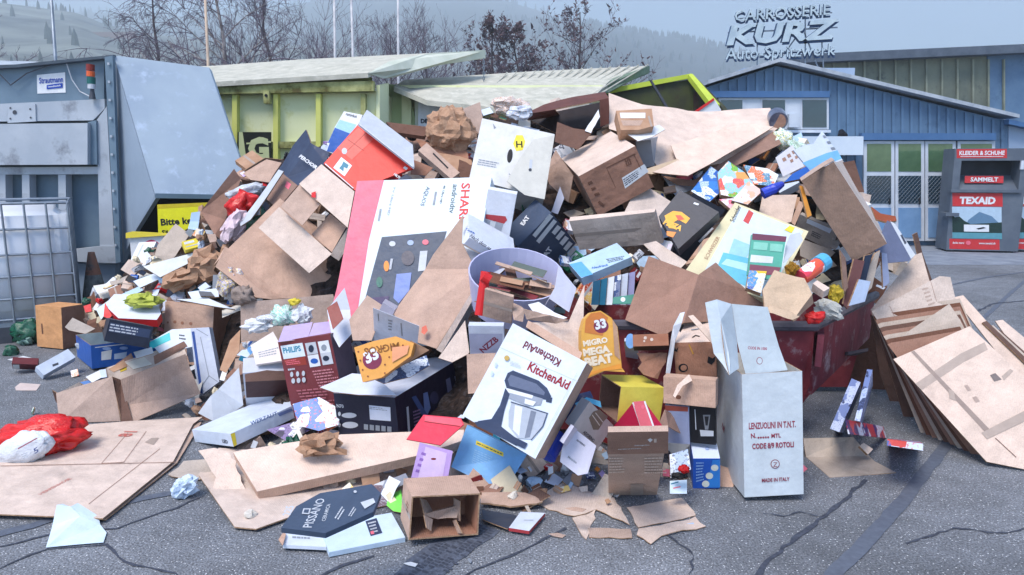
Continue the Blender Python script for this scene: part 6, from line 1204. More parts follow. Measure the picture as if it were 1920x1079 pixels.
SH('red_folder', 'bright pink red folder leaning under the black appliance carton', 'folder', [(794, 778), (864, 784), (870, 796), (826, 835), (762, 824)], D=3.52, n=(0, -.55, .8), mat=ink(222, 62, 84), th=.006, decals=[('P', [(797, 780), (862, 786), (868, 796), (864, 800), (796, 790)], ink(236, 96, 112)), ('L', 796, 791, 862, 800, 1.2, K.dred)], short='the red folder')
SH('purple_packet', 'lilac floral paper packet standing before the blue carton', 'packet', [(787, 830), (849, 846), (840, 896), (771, 896)], D=3.36, n=(0, -.9, .4), mat=ink(180, 150, 206), th=.004, decals=[('P', [(798, 838), (838, 850), (830, 896), (784, 896)], ink(204, 180, 216)), ('E', 813, 861, 5, 2, K.dred), ('F', [(792, 845), (800, 848), (786, 890), (778, 888)], 4, ink(140, 100, 180), 2)], short='the lilac packet')
BX('white_sleeve', 'white leaflet with small grey print standing upright before the opened tan carton', 'paper', (700, 578), (786, 612), (702, 640), (699, 577), mat=ink(212, 222, 240), D=4.0, short='the white leaflet', decals=[('F', [(728, 598), (736, 600), (736, 622), (728, 620)], 4, K.grey, 2), ('L', 752, 606, 754, 630, 2, K.grey), ('L', 709, 588, 710, 602, 1.5, K.grey)])
BX('barcode_box', 'small grey box with barcode wedged by the opened tan carton', 'box', (718, 568), (742, 580), (710, 582), (724, 562), mat=ink(170, 166, 180), D=4.2)
# mixer box and neighbours
SH('light_blue_carton', 'light blue carton with yellow strip under the mixer carton', 'box', [(876, 797), (988, 853), (944, 925), (846, 876)], D=3.6, n=(-.02, -.94, .34), th=.2, mat=ink(118, 176, 230), short='the light blue carton with strip', decals=[('P', [(893, 826), (944, 849), (944, 857), (892, 834)], K.yel), ('F', [(895, 829), (942, 850), (942, 855), (894, 833)], 1, K.dkgrey, 2), ('F', [(890, 842), (938, 862), (926, 890), (884, 868)], 7, ink(150, 196, 236), 3)])
NV, G1 = ink(52, 64, 92), ink(150, 158, 174)
BX('mixer_carton', 'large white stand mixer carton with navy mixer picture in the front middle', 'box', (1100, 681), (962, 606), (1004, 861), (1112, 690), mat=ink(216, 226, 240), faces={'bc': K.tan}, D=3.3, short='the mixer carton', decals=[
 ('T', 'KitchenAid', 1053, 676, 986, 640, ink(110, 40, 56), .03, 1.15), ('T', 'KitchenAid', 988, 693, 1064, 731, ink(150, 36, 46), .03, 1.2), ('L', 938, 652, 1084, 716, .7, K.lgrey),
 ('P', [(946, 714), (952, 700), (962, 695), (1010, 714), (1026, 728), (1034, 744), (1024, 750), (1000, 746), (950, 728)], NV), ('P', [(952, 712), (958, 703), (1006, 720), (1022, 736), (1020, 742), (956, 724)], ink(96, 106, 132)), ('P', [(1024, 744), (1036, 746), (1034, 756), (1024, 754)], NV), ('P', [(950, 728), (1018, 748), (1014, 760), (990, 762), (948, 745)], G1), ('P', [(950, 728), (1000, 742), (998, 748), (948, 735)], Wt),
 ('P', [(948, 728), (938, 760), (922, 786), (896, 790), (902, 800), (968, 836), (986, 836), (940, 800), (946, 770), (956, 740)], NV), ('P', [(960, 754), (1026, 776), (1018, 800), (996, 824), (972, 822), (954, 800), (954, 775)], ink(176, 184, 198)), ('P', [(966, 760), (980, 764), (974, 818), (962, 806)], Wt), ('P', [(996, 770), (1006, 773), (994, 820), (984, 822)], ink(120, 128, 146)), ('L', 958, 754, 1028, 776, 2, NV), ('L', 1026, 777, 1018, 800, 1.6, NV), ('L', 1018, 800, 996, 826, 1.6, NV), ('P', [(985, 748), (1006, 754), (1000, 762), (984, 757)], Wt),
 ('P', [(890, 792), (906, 790), (990, 832), (984, 842), (896, 800)], NV), ('E', 951, 672, 5, 5, ink(190, 160, 90)), ('F', [(958, 676), (980, 684), (978, 692), (956, 684)], 3, K.lgrey, 4), ('F', [(932, 676), (938, 680), (924, 712), (918, 708)], 2, ink(190, 206, 224), 3), ('L', 1082, 700, 1000, 856, .7, K.lgrey)])
BX('grey_label_carton', 'lilac grey carton with wine red word standing left of the mixer carton', 'box', (878, 611), (944, 612), (882, 666), (880, 604), mat=ink(196, 202, 216), D=3.75, short='the lilac grey carton', decals=[('P', [(879, 626), (942, 626), (940, 664), (883, 664)], ink(160, 164, 188)), ('T', 'NZZB', 906, 662, 936, 638, ink(120, 40, 60), .03, 1)])
SH('cardboard_piece', 'plain tan panel between black appliance carton and mixer carton', C, [(875, 664), (930, 662), (900, 736), (878, 738)], D=3.6, n=(0, -.98, .15), mat=K.tan, short='the plain tan panel')
SH('cardboard_piece', 'tan carton piece left of the lilac grey carton', C, [(822, 672), (872, 600), (880, 660), (876, 664), (848, 680)], D=3.9, mat=K.tan2)
BX('tan_carton', 'brown carton with torn lower edge below the lilac bin', C, (909, 542), (962, 558), (906, 592), (912, 538), mat=K.tan, D=3.85, short='the torn brown carton')
fold('torn_board', 'curled torn tan board across the front of the lilac bin', S_, [[(980, 580, 0), (1030, 592, -.05), (1066, 600, 0), (1040, 608, -.03), (985, 600, 0)], [(960, 566, .05), (984, 580, 0), (978, 604, 0), (962, 600, 0)]], D=3.82, mat=K.tan, warp=.02, torn=.012)
fold('tan_carton', 'pale tan carton with tall pointed end behind the mixer carton', C, [[(990, 606, .05), (1066, 604, .15), (1096, 534, .3), (1092, 660, .05), (1082, 676, 0)]], D=3.75, mat=K.tan2, short='the pointed pale carton')
SH('carton_edge', 'brown crease edge along the top of the mixer carton', 'cardboard strip', [(990, 602), (1008, 610), (1092, 660), (1086, 676), (986, 614)], D=3.52, mat=K.tan)
SH('envelope', 'torn white wrapper lying before the lilac bin', 'wrapper', [(990, 570), (1010, 566), (1040, 586), (1064, 596), (1040, 602), (1004, 590)], D=3.9, mat=Wt, warp=.02)
mg = SH('bread_bag', 'tall orange yellow bread bag with wine red disc and pale lettering', 'paper bag', [(1096, 598), (1108, 586), (1126, 583), (1146, 596), (1158, 614), (1166, 690), (1172, 698), (1134, 696), (1096, 712), (1090, 650), (1090, 620)], D=3.72, n=(.12, -.95, .25), mat=ink(224, 168, 76), th=.07, short='the bread bag', decals=[('P', [(1098, 600), (1108, 588), (1126, 585), (1140, 596), (1130, 630), (1096, 624)], ink(200, 122, 60)), ('E', 1127, 612, 14, 13, ink(118, 44, 74)), ('T', '33', 1117, 618, 1138, 613, Wt, .05), ('T', 'MIGRO', 1094, 650, 1140, 642, ink(238, 224, 200), .05, .95), ('T', 'MEGA', 1094, 668, 1144, 660, ink(238, 224, 200), .06, .95), ('T', 'BEAT', 1098, 688, 1150, 678, ink(238, 224, 200), .06, .95), ('P', [(1100, 700), (1164, 682), (1166, 692), (1130, 696), (1098, 708)], ink(228, 152, 60)), ('P', [(1148, 600), (1157, 614), (1163, 676), (1152, 666)], K.kraft)])
BX('yellow_carton', 'bright yellow carton lying open with brown inside on the left', 'box', (1164, 725), (1245, 728), (1129, 701), (1157, 792), mat=ink(228, 214, 92), opening='bc', inner=K.brn, D=3.62, short='the yellow carton')
BX('blue_white_pack', 'white and blue plastic bottle pack right of the bread bag', 'packet', (1172, 640), (1196, 644), (1176, 704), (1170, 634), mat=ink(206, 216, 236), D=3.82, decals=[('E', 1182, 640, 9, 14, ink(110, 160, 220))])
BX('chocolate_box', 'flat brown chocolate box with dark front edge', 'box', (1187, 650), (1186, 628), (1254, 648), (1189, 658), mat=ink(150, 96, 70), faces={'bc': ink(44, 30, 32)}, D=3.72, flip=0, short='the chocolate box', decals=[('ab', 'E', 1210, 634, 3, 3, K.tan2), ('ab', 'E', 1222, 637, 3, 3, K.tan2), ('ab', 'E', 1208, 640, 2, 2, K.tan2)])
SH('torn_carton', 'torn brown carton with jagged edge under the chocolate box', C, [(1196, 664), (1252, 662), (1250, 680), (1242, 690), (1238, 712), (1226, 708), (1204, 702), (1194, 690), (1206, 680)], D=3.74, mat=K.brn, torn=.02, n=(0, -.95, .3), short='the jagged carton')
BX('doodle_carton', 'tan carton with black doodle ornaments and pale open top', C, (1263, 643), (1340, 641), (1272, 604), (1268, 711), mat=K.brn, faces={'ab': K.tan2}, D=3.75, short='the doodle carton', decals=[('P', [(1272, 620), (1280, 608), (1282, 612), (1276, 624)], Bk), ('E', 1281, 690, 9, 8, Bk), ('E', 1282, 690, 6, 5.5, K.brn), ('P', [(1328, 668), (1336, 672), (1342, 668), (1340, 678), (1334, 684), (1326, 680)], Bk), ('P', [(1264, 650), (1268, 656), (1272, 650), (1270, 660), (1264, 658)], Bk), ('L', 1298, 634, 1304, 630, 1.6, Bk), ('L', 1304, 630, 1312, 632, 1.6, Bk), ('L', 1292, 646, 1300, 664, 2.5, ink(190, 140, 60)), ('L', 1296, 620, 1310, 618, 1.5, K.grey)])
fold('upright_flap', 'narrow white flap standing left of the doodle carton', S_, [[(1262, 612, .02), (1275, 588, .1), (1284, 586, .1), (1278, 606, .05), (1266, 640, 0), (1256, 700, 0), (1248, 700, 0)]], D=3.72, mat=ink(204, 208, 218))
SH('tan_strip', 'slanting tan flap from the doodle carton to the tall white carton', 'cardboard strip', [(1290, 592), (1300, 590), (1342, 634), (1344, 660), (1332, 640)], D=3.6, mat=K.tan2)
BX('tan_carton', 'wide tan carton front with a dark dot below the doodle carton', C, (1244, 706), (1342, 714), (1244, 756), (1250, 700), mat=K.tan, D=3.6, short='the dark dot carton', decals=[('E', 1272, 745, 5, 4, K.dk)])
SH('tan_flap', 'bent tan flap crossing the dark dot carton', 'flap', [(1262, 742), (1270, 722), (1292, 702), (1298, 714), (1280, 724), (1266, 746)], D=3.5, mat=K.tan2)
BX('blue_grey_carton', 'blue grey carton with brown top band left of the glass print carton', 'box', (1247, 760), (1291, 763), (1250, 830), (1249, 755), mat=ink(150, 160, 192), D=3.6, decals=[('P', [(1247, 760), (1290, 763), (1290, 772), (1247, 770)], ink(140, 70, 60))])
BX('glass_carton', 'black carton with white drinking glass drawing beside the tall white carton', 'box', (1293, 762), (1342, 766), (1294, 830), (1295, 757), mat=ink(26, 28, 34), D=3.58, short='the black glass carton', decals=[('L', 1303, 768, 1305, 806, 1.5, K.lgrey), ('P', [(1318, 778), (1332, 778), (1328, 806), (1322, 806)], ink(120, 124, 132)), ('P', [(1321, 781), (1329, 781), (1327, 798), (1323, 798)], ink(30, 32, 38)), ('P', [(1312, 806), (1338, 808), (1338, 818), (1314, 818)], K.lgrey)])
fold('open_flap', 'brown pointed flap standing behind the brown parcel', 'flap', [[(1228, 808, 0), (1248, 768, .05), (1254, 800, 0), (1254, 812, 0)], [(1248, 768, .05), (1262, 775, .1), (1278, 812, .05), (1254, 800, 0)]], D=3.5, mat=K.brn)
BX('red_case', 'crimson case with white and red spine sticking out of the brown parcel', 'case', (1186, 756), (1144, 808), (1226, 812), (1208, 752), mat=ink(176, 28, 66), faces={}, D=3.5, short='the crimson case', decals=[('P', [(1186, 754), (1208, 752), (1230, 812), (1204, 812)], ink(214, 100, 112)), ('L', 1187, 755, 1206, 812, 3, Wt), ('L', 1208, 753, 1229, 812, 3, Wt), ('E', 1205, 764, 3.5, 4, K.pink)])
BX('brown_parcel', 'brown parcel box with white lettering and clear tape at the front right', C, (1139, 811), (1253, 809), (1141, 929), (1141, 800), mat=K.tan, faces={}, ground=True, short='the brown parcel', decals=[('P', [(1139, 811), (1253, 809), (1253, 850), (1139, 852)], K.brn), ('T', 'inkognito', 1190, 836, 1218, 835, Wt, .02, 1.1), ('T', 'INTERNATIONAL', 1159, 843, 1203, 841, Wt, .02, 1.1), ('P', [(1214, 824), (1219, 821), (1224, 824), (1219, 829)], Wt), ('P', [(1226, 822), (1231, 822), (1231, 829), (1226, 829)], K.tan2), ('F', [(1142, 856), (1180, 856), (1180, 886), (1142, 888)], 6, ink(214, 196, 184), 3), ('F', [(1208, 856), (1250, 855), (1250, 888), (1208, 888)], 6, ink(214, 196, 184), 5), ('P', [(1182, 907), (1206, 907), (1206, 927), (1182, 928)], K.tape)])
BX('crest_carton', 'pale grey carton with dark crest emblem right of the mixer carton', 'box', (1106, 753), (1074, 800), (1150, 798), (1091, 745), mat=ink(184, 180, 178), faces={'ac': ink(150, 154, 164)}, D=3.42, short='the crest carton', decals=[('P', [(1112, 772), (1124, 768), (1140, 782), (1132, 790), (1122, 806), (1112, 806), (1104, 784)], ink(120, 110, 96)), ('L', 1110, 778, 1124, 798, 1.5, ink(206, 200, 190)), ('L', 1116, 774, 1130, 792, 1.5, ink(206, 200, 190)), ('T', 'ADORINO', 1092, 812, 1112, 830, K.dkgrey, .02, 1)])
BX('pale_lilac_carton', 'white lilac open carton with two tiny dark words below the crest carton', 'box', (1076, 800), (1056, 832), (1116, 834), (1070, 795), mat=ink(208, 208, 226), D=3.38, short='the white lilac carton', decals=[])
SH('carton_flap', 'white lilac long flap hanging down from the white lilac carton', S_, [(1072, 800), (1118, 836), (1102, 888), (1084, 892), (1050, 866), (1054, 840)], D=3.36, n=(.1, -.93, .35), mat=ink(208, 208, 226), th=.004, decals=[('T', 'ADORINO', 1080, 826, 1096, 838, K.dkgrey, .03, 1.1), ('T', 'Maiarino', 1064, 858, 1080, 870, K.grey, .02, 1.1)])
bb = MB(); bb.tube([P(1046, 815, 3.5), P(1024, 856, 3.42)], .05, ink(36, 60, 170, .3), 16); tag(bb.build('blue_canister'), 'deep blue canister between mixer carton and white lilac carton', 'canister'); HERO.append((1036, 836, 'the blue canister'))
SH('aqua_card', 'aqua card peeping out above the crest carton', 'card', [(1078, 756), (1100, 744), (1126, 752), (1128, 764), (1110, 756), (1084, 764)], D=3.55, mat=ink(90, 180, 216), th=.004)
SH('navy_bag', 'navy glossy foil beside the mixer carton edge', 'bag', [(1080, 742), (1106, 736), (1112, 750), (1080, 760), (1062, 790), (1060, 770)], D=3.6, mat=ink(30, 44, 90, .25), warp=.03, th=.01)
# bottle tray pack, blue cosmetics
BX('lamp_pack', 'small blue and white upright pack printed with three round lamps', 'box', (1300, 860), (1350, 860), (1294, 824), (1299, 916), mat=ink(36, 90, 190), faces={'ab': ink(206, 218, 240)}, ground=True, short='the blue lamp pack', decals=[('E', 1340, 877, 7, 6, ink(220, 224, 216)), ('E', 1330, 892, 7, 6, ink(220, 224, 216)), ('E', 1323, 907, 7, 6, ink(220, 224, 216)), ('P', [(1336, 862), (1350, 862), (1350, 914), (1324, 914)], ink(50, 130, 214)), ('E', 1340, 877, 7, 6, ink(220, 224, 216)), ('E', 1330, 892, 7, 6, ink(220, 224, 216)), ('E', 1323, 907, 7, 6, ink(220, 224, 216)), ('F', [(1305, 865), (1326, 865), (1322, 900), (1305, 905)], 7, ink(140, 180, 230), 3), ('E', 1326, 842, 4, 3, ink(150, 170, 210))])
packet('clear blister pack with red clip between parcel and blue lamp pack', [(1256, 852), (1290, 842), (1296, 880), (1258, 896)], busy('blister', [(206, 216, 232), (180, 196, 220), (220, 226, 236), (60, 60, 80)], 14), 0, None, .02, D=3.4, n=(0, -.8, .5))
crumple('red_clip', 'glossy red plastic clip right of the brown parcel', 'clip', 1282, 880, 12, 8, D=3.3, mat=ink(190, 20, 24, .2), smooth=True)
crumple('dark_clip', 'black shoes shaped scrap under the red clip', 'scrap', 1274, 892, 16, 6, D=3.32, mat=ink(30, 28, 32, .3), smooth=True)
SH('card', 'white card with teal mark on the ground right of the brown parcel', 'card', [(1256, 902), (1288, 900), (1288, 926), (1256, 926)], D=3.35, n=(0, -.8, .6), mat=ink(206, 222, 236), th=.002, decals=[('L', 1258, 908, 1272, 904, 2, K.teal), ('L', 1262, 916, 1276, 913, 2, K.pink)])
# tall white carton
tw = BX('tall_white_carton', 'tall white wine carton with dark red printed words, standing open at the front right', 'box', (1391, 702), (1504, 696), (1338, 664), (1396, 933), mat=ink(202, 212, 220), ground=True, opening='ab', inner=ink(206, 204, 198), zr_=9., short='the tall white carton', decals=[('T', 'LENZUOLINI IN T.N.T.', 1404, 805, 1492, 801, ink(150, 60, 80), .03, 1.9), ('T', 'N.', 1408, 822, 1418, 821, ink(150, 60, 80), .03, 1.2), ('T', '.....', 1420, 822, 1442, 821, ink(150, 60, 80), .03, 1.), ('T', 'MTL', 1446, 821, 1464, 820, ink(150, 60, 80), .03, 1.1), ('T', 'CODE 8/9 ROTOLI', 1410, 842, 1488, 838, ink(150, 60, 80), .03, 1.5), ('E', 1453, 870, 8.5, 8.5, ink(140, 80, 90)), ('E', 1453, 870, 7, 7, ink(202, 212, 220)), ('T', 'Z', 1449, 875, 1457, 875, ink(140, 80, 90), .01), ('T', 'MADE IN ITALY', 1428, 904, 1480, 901, ink(140, 60, 80), .03, 1.3), ('bc', 'T', 'LE', 1355, 800, 1359, 812, ink(150, 60, 80), .04, 1)])
fold('flap', None, None, [[(1322, 568, .1), (1344, 562, .12), (1352, 600, .05), (1366, 660, -.02), (1371, 702, -.08), (1338, 662, 0)], [(1344, 562, .12), (1372, 570, .14), (1386, 640, .1), (1390, 690, .0), (1371, 702, -.08), (1352, 600, .05)]], D=3.42, mat=ink(186, 198, 208), parent=tw, warp=.01)
fold('flap', None, None, [[(1372, 570, .05), (1440, 576, .08), (1462, 650, .04), (1478, 694, 0), (1400, 704, -.05), (1384, 640, 0)]], D=3.52, mat=ink(190, 202, 210), parent=tw, warp=.008)
fl_ = MB(); pl = Plane(P(1420, 650, 3.44), (0, -.95, .25)); decal(fl_, pl, ('T', 'CODE IN 1000', 1402, 655, 1438, 657, ink(150, 60, 80), .03, 1.3), 1); decal(fl_, pl, ('E', 1424, 677, 6, 7, ink(150, 110, 120)), 1); decal(fl_, pl, ('E', 1424, 677, 4.6, 5.6, ink(190, 202, 210)), 2); fl_.build('print', tw)
# ================================================================ front row on the road
BX('divider_carton', 'small tan carton lying open towards the viewer with inner cardboard dividers', C, (772, 931), (902, 925), (756, 897), (768, 1013), mat=K.tan, opening='ac', inner=K.brn, ground=True, short='the divider carton', th=.006)
dv = [o for o in COL.objects if o.name.startswith('divider_carton')][-1]
fold('divider', None, None, [[(788, 934, .05), (800, 938, .12), (820, 972, .08), (796, 965, .03)], [(796, 965, .03), (820, 972, .08), (857, 972, .08), (862, 948, .12), (866, 946, .16)]], D=3.0, mat=K.tan, parent=dv, warp=.002)
fold('divider', None, None, [[(795, 966, .02), (812, 974, .06), (809, 996, .02), (800, 990, .0)]], D=3.0, mat=K.tan, parent=dv, warp=.002)
fold('divider', None, None, [[(850, 934, .12), (862, 940, .08), (862, 978, .08), (850, 974, .12)], [(856, 975, .06), (868, 1000, 0), (860, 1000, .04), (850, 976, .1)]], D=3.0, mat=K.tan, parent=dv, warp=.002)
SH('wine_carton', 'flattened dark slate wine carton with large pale lettering on the road', 'box', [(527, 990), (555, 950), (600, 925), (697, 908), (714, 925), (700, 960), (610, 1000)], D=None, z=.05, n=(0, -.15, 1), mat=ink(66, 80, 102), th=.02, short='the slate wine carton', decals=[('T', 'PISSANO', 584, 990, 610, 936, K.lgrey, .01, 1.), ('T', 'CERAMICA', 610, 978, 620, 946, K.lgrey, .01, .9), ('F', [(626, 972), (640, 950), (650, 954), (636, 976)], 2, K.lgrey, 2), ('F', [(652, 968), (664, 948), (672, 952), (660, 970)], 2, K.lgrey, 5), ('T', '225', 544, 968, 552, 950, K.lgrey, .02, 1), ('P', [(566, 965), (569, 955), (583, 955), (580, 966)], K.lgrey), ('P', [(569, 963), (571, 957), (580, 957), (578, 964)], ink(66, 80, 102)), ('P', [(676, 944), (700, 936), (704, 944), (684, 956)], K.lgrey), ('E', 666, 924, 3, 2.5, K.lgrey)])
SH('white_strip', 'white printed carton edge in front of the slate wine carton', 'cardboard strip', [(535, 996), (605, 1002), (612, 1026), (530, 1022)], z=.03, mat=ink(206, 216, 232), th=.015, decals=[('F', [(548, 1004), (600, 1008), (600, 1014), (548, 1012)], 1, K.grey)])
SH('tan_scrap', 'small tan corner poking out left of the white printed edge', S_, [(522, 1010), (532, 994), (536, 1000), (530, 1022)], z=.05, mat=K.tan)
wb = BX('white_paper_bag', 'flat white paper bag with dark label on the road at the bottom', 'paper bag', (617, 1036), (598, 986), (760, 1008), (617, 1045), mat=ink(198, 218, 238), ground=True, short='the flat white bag', decals=[('P', [(685, 978), (706, 972), (717, 1000), (695, 1006)], ink(50, 62, 90)), ('F', [(689, 980), (704, 976), (712, 998), (698, 1002)], 4, K.lgrey, 2), ('P', [(694, 998), (700, 996), (702, 1002), (696, 1003)], K.pink)])
SH('green_card', 'fluorescent green card tucked beside the divider carton', 'card', [(720, 934), (752, 918), (756, 966), (738, 962), (722, 946)], D=3.42, n=(0, -.6, .8), mat=ink(130, 236, 96), th=.003, short='the green card')
for i, (pts, m, lb) in enumerate((([(696, 912), (720, 902), (740, 920), (724, 950), (702, 955)], busy('dark print', [(60, 66, 92), (120, 100, 110), (90, 96, 130), (200, 206, 216)], 14), 'dark printed scrap right of the slate carton'), ([(722, 898), (760, 884), (768, 900), (740, 916), (716, 914)], ink(140, 146, 160), 'grey wavy scrap left of the divider carton top'), ([(736, 912), (756, 904), (758, 926), (744, 932)], K.tan, 'tan scrap left of the divider carton'))):
    SH('scrap', lb, 'scrap', pts, D=3.5, n=(0, -.5, .85), mat=m, warp=.02, torn=.008)
fold('torn_carton', 'long torn flattened carton pieces lying on the road below the brown parcel', C, [[(1000, 940, .06), (1058, 905, .2), (1112, 925, .08), (1118, 958, -.08), (1078, 970, -.04), (1030, 955, .02)], [(1112, 925, .08), (1152, 932, .12), (1182, 988, -.2), (1118, 958, -.08)], [(1118, 958, -.08), (1100, 962, -.08), (1074, 972, -.04), (1082, 992, -.1), (1100, 1012, -.2), (1108, 985, -.14)]], D=3.4, mat=K.tan2, short='the torn flattened carton', warp=.008, torn=.012)
fold('torn_carton', 'folded front strip under the torn flattened carton', C, [[(1104, 990, .02), (1182, 994, .02), (1186, 1010, 0), (1104, 1008, 0)]], D=3.2, mat=K.tan, warp=.006, torn=.01)
fold('torn_carton', 'right torn half of the flattened carton with pale blue edge', C, [[(1176, 952, .02), (1278, 933, .12), (1306, 968, -.06), (1196, 990, -.18)], [(1196, 994, -.16), (1306, 972, -.06), (1322, 988, -.12), (1240, 1006, -.2), (1220, 1022, -.24), (1196, 1005, -.2)]], D=3.4, mat=K.tan2, warp=.006, torn=.014)
SH('blue_edge_paper', 'pale blue paper strip on the right torn half', 'paper', [(1198, 1000), (1300, 980), (1304, 988), (1204, 1014)], D=3.14, n=(0, -.5, .85), mat=ink(190, 206, 230), th=.002)
SH('scrap', 'tan scrap with curled end left of the torn flattened carton', S_, [(905, 925), (985, 928), (1020, 945), (960, 950), (900, 942)], z=.03, mat=K.tan, warp=.012, torn=.015, th=.008)
SH('booklet', 'white booklet with red lower edge on the road', 'booklet', [(954, 990), (976, 960), (1022, 962), (992, 996)], z=.03, mat=ink(206, 216, 232), th=.015, edge=ink(170, 60, 66), warp=0, decals=[('L', 982, 976, 1000, 976, .8, K.grey)], short='the white booklet')
SH('dark_flap', 'dark slate torn cover below the divider carton', 'cover', [(902, 955), (960, 962), (1000, 975), (950, 992), (905, 975)], z=.02, mat=ink(60, 66, 80), warp=.015, torn=.01)
for i, (x, y, s) in enumerate(((1045, 1003, 16), (770, 1058, 13), (880, 1052, 4), (1080, 955, 20))):
    SH('paper_scrap', ['curled tan strip alone on the road before the torn carton', 'white scrap of paper on the tyre mark', 'tiny grey crumb on the tyre mark edge', 'tan fragment on top of the torn flattened carton'][i], 'paper', [(x - s, y - 2), (x, y - 4), (x + s, y), (x + s * .6, y + 5), (x - s * .4, y + 2)], z=.008 if i < 3 else .12, mat=[K.tan, Wt, K.grey, K.tan][i], torn=.004, th=.002, warp=.003)
fold('flat_cardboard', 'creased tan cardboard lying on the road before the red skip', S_, [[(1508, 822, .0), (1600, 820, .1), (1630, 856, 0), (1512, 856, 0)], [(1512, 856, 0), (1630, 856, 0), (1640, 866, 0), (1680, 886, 0), (1556, 894, 0)]], D=4.02, mat=K.grn, short='the creased cardboard')
tag(SH('x', 'small folded tan card on the creased cardboard', 'card', [(1612, 836), (1620, 830), (1638, 842), (1628, 852)], D=3.9, mat=K.tan2, th=.02), None).name = 'card'
BX('long_box', 'left of two slim white blue printed boxes leaning in the skip shadow', 'box', (1574, 810), (1556, 804), (1614, 716), (1580, 812), mat=busy('blue lines print', [(170, 182, 214), (40, 50, 90), (190, 200, 226), (110, 126, 176)], 22), D=4.5, short='the slim boxes')
BX('long_box', 'right of two slim white blue printed boxes leaning in the skip shadow', 'box', (1612, 792), (1602, 786), (1636, 694), (1618, 794), mat=busy('blue lines print', [(170, 182, 214), (40, 50, 90), (190, 200, 226), (110, 126, 176)], 22), D=4.62)
BX('red_pack', 'red and white pack on the ground under the slim boxes', 'packet', (1590, 812), (1584, 788), (1660, 822), (1592, 816), mat=busy('red pack print', [(190, 50, 64), (214, 214, 228), (60, 50, 110), (200, 60, 70)], 14), ground=True)
BX('red_pack', 'long red and blue wrapper on the road right of the creased cardboard', 'packet', (1662, 836), (1664, 824), (1732, 844), (1664, 832), mat=busy('red blue wrapper', [(196, 50, 44), (196, 210, 230), (60, 90, 160), (200, 60, 50)], 12), ground=True, short='the red wrapper')
# ================================================================ flattened cartons right of the skip
RN = (-.45, -.8, .4)
def stack(nm, lb, pts, D, n, m=K.tan2, decs=(), short=None, th=.007, warp=.0): return SH(nm, lb, C, pts, D=D, n=n, mat=m, th=th, warp=warp, decals=decs, short=short, group='flattened cartons leaning right of the skip', minz=False)
stack('flattened_carton', 'narrow tan sheet standing tallest with dark folded strips behind it', [(1632, 582), (1716, 478), (1728, 474), (1752, 560), (1700, 600)], 4.9, (-.35, -.9, .3), K.tan2, short='the tallest leaning sheet')
stack('flattened_carton', 'dark grey folded strip standing at the tip of the tallest leaning sheet', [(1712, 440), (1720, 436), (1730, 476), (1760, 560), (1740, 560)], 5.1, (.5, -.8, .2), K.dk)
stack('flattened_carton', 'upper tan sheet with faint text leaning against the skip', [(1634, 584), (1762, 518), (1782, 520), (1810, 640), (1700, 690), (1686, 664)], 4.55, (-.3, -.85, .45), K.tan2, short='the upper leaning sheet', decs=[('F', [(1728, 540), (1744, 536), (1758, 570), (1742, 576)], 5, ink(170, 150, 140), 3), ('L', 1668, 574, 1690, 622, .8, K.brn), ('L', 1745, 528, 1756, 566, .8, K.brn)])
stack('flattened_carton', 'pale tan sheet with black barcode leaning below the upper one', [(1676, 640), (1780, 570), (1800, 600), (1820, 640), (1700, 700)], 4.35, (-.3, -.85, .45), K.grn, decs=[('P', [(1668, 644), (1684, 640), (1692, 668), (1678, 672)], Bk)])
stack('taped_carton', 'largest flattened carton crossed by shiny tape, leaning at the right edge', [(1675, 674), (1818, 612), (1960, 745), (1960, 888), (1850, 866)], 4.0, (-.25, -.8, .55), K.tan2, short='the taped carton', th=.012, decs=[('P', [(1716, 720), (1800, 664), (1846, 642), (1852, 656), (1806, 680), (1728, 732)], K.tape), ('P', [(1708, 660), (1714, 658), (1856, 806), (1848, 812)], ink(150, 134, 126, .3)), ('P', [(1856, 704), (1866, 700), (1878, 712), (1864, 716)], ink(120, 110, 108, .3)), ('P', [(1878, 706), (1894, 692), (1900, 696), (1882, 714)], K.tape), ('P', [(1778, 730), (1788, 734), (1792, 752), (1780, 748)], K.tape), ('F', [(1804, 718), (1812, 716), (1846, 758), (1834, 762)], 2, ink(176, 156, 146), 3), ('P', [(1840, 812), (1930, 766), (1960, 760), (1960, 772), (1850, 824)], K.tape), ('L', 1866, 822, 1905, 858, 1.2, K.dk)])
stack('flattened_carton', 'pale sheet sticking out behind the taped carton at the right', [(1788, 558), (1806, 554), (1920, 680), (1960, 730), (1900, 700)], 4.5, (-.1, -.8, .6), K.tan2, short='the pale sheet at the right')
stack('flattened_carton', 'outer pale sheet at the right edge above the cement joint', [(1866, 602), (1880, 600), (1990, 690), (1990, 740), (1900, 650)], 4.6, (-.1, -.7, .7), K.tan2)
for i in range(9):
    t = i / 8; stack('flattened_carton', 'dark board edge showing as a thin line in the leaning stack, one of nine', [(1634 + 30 * t, 586 + 60 * t), (1641 + 30 * t, 583 + 60 * t), (1800, 560 + 60 * t), (1900, 800), (1870, 858), (1744 + 90 * t, 838 + 22 * t), (1736 + 90 * t, 836 + 22 * t)], 4.42 - .035 * i, (-.38, -.86, .3), [K.grn, K.dk, K.brn][i % 3], th=.006)  # board tones darkened to paint the shade within the stack
for i, (pts, D) in enumerate((([(1632, 590), (1700, 640), (1746, 836), (1690, 810), (1650, 700)], 5.0), ([(1560, 640), (1640, 600), (1690, 810), (1600, 790)], 5.3), ([(1640, 600), (1690, 640), (1728, 800), (1700, 800)], 4.7))):  # dark sheets added to stand in for the shadow in this gap
    stack('flattened_carton', ['dark board in the gap just left of the leaning stack', 'dark board deep in the gap behind the slim boxes', 'dark board edge between gap and leaning stack'][i], pts, D, (-.2, -.95, .1), K.dk, th=.01)
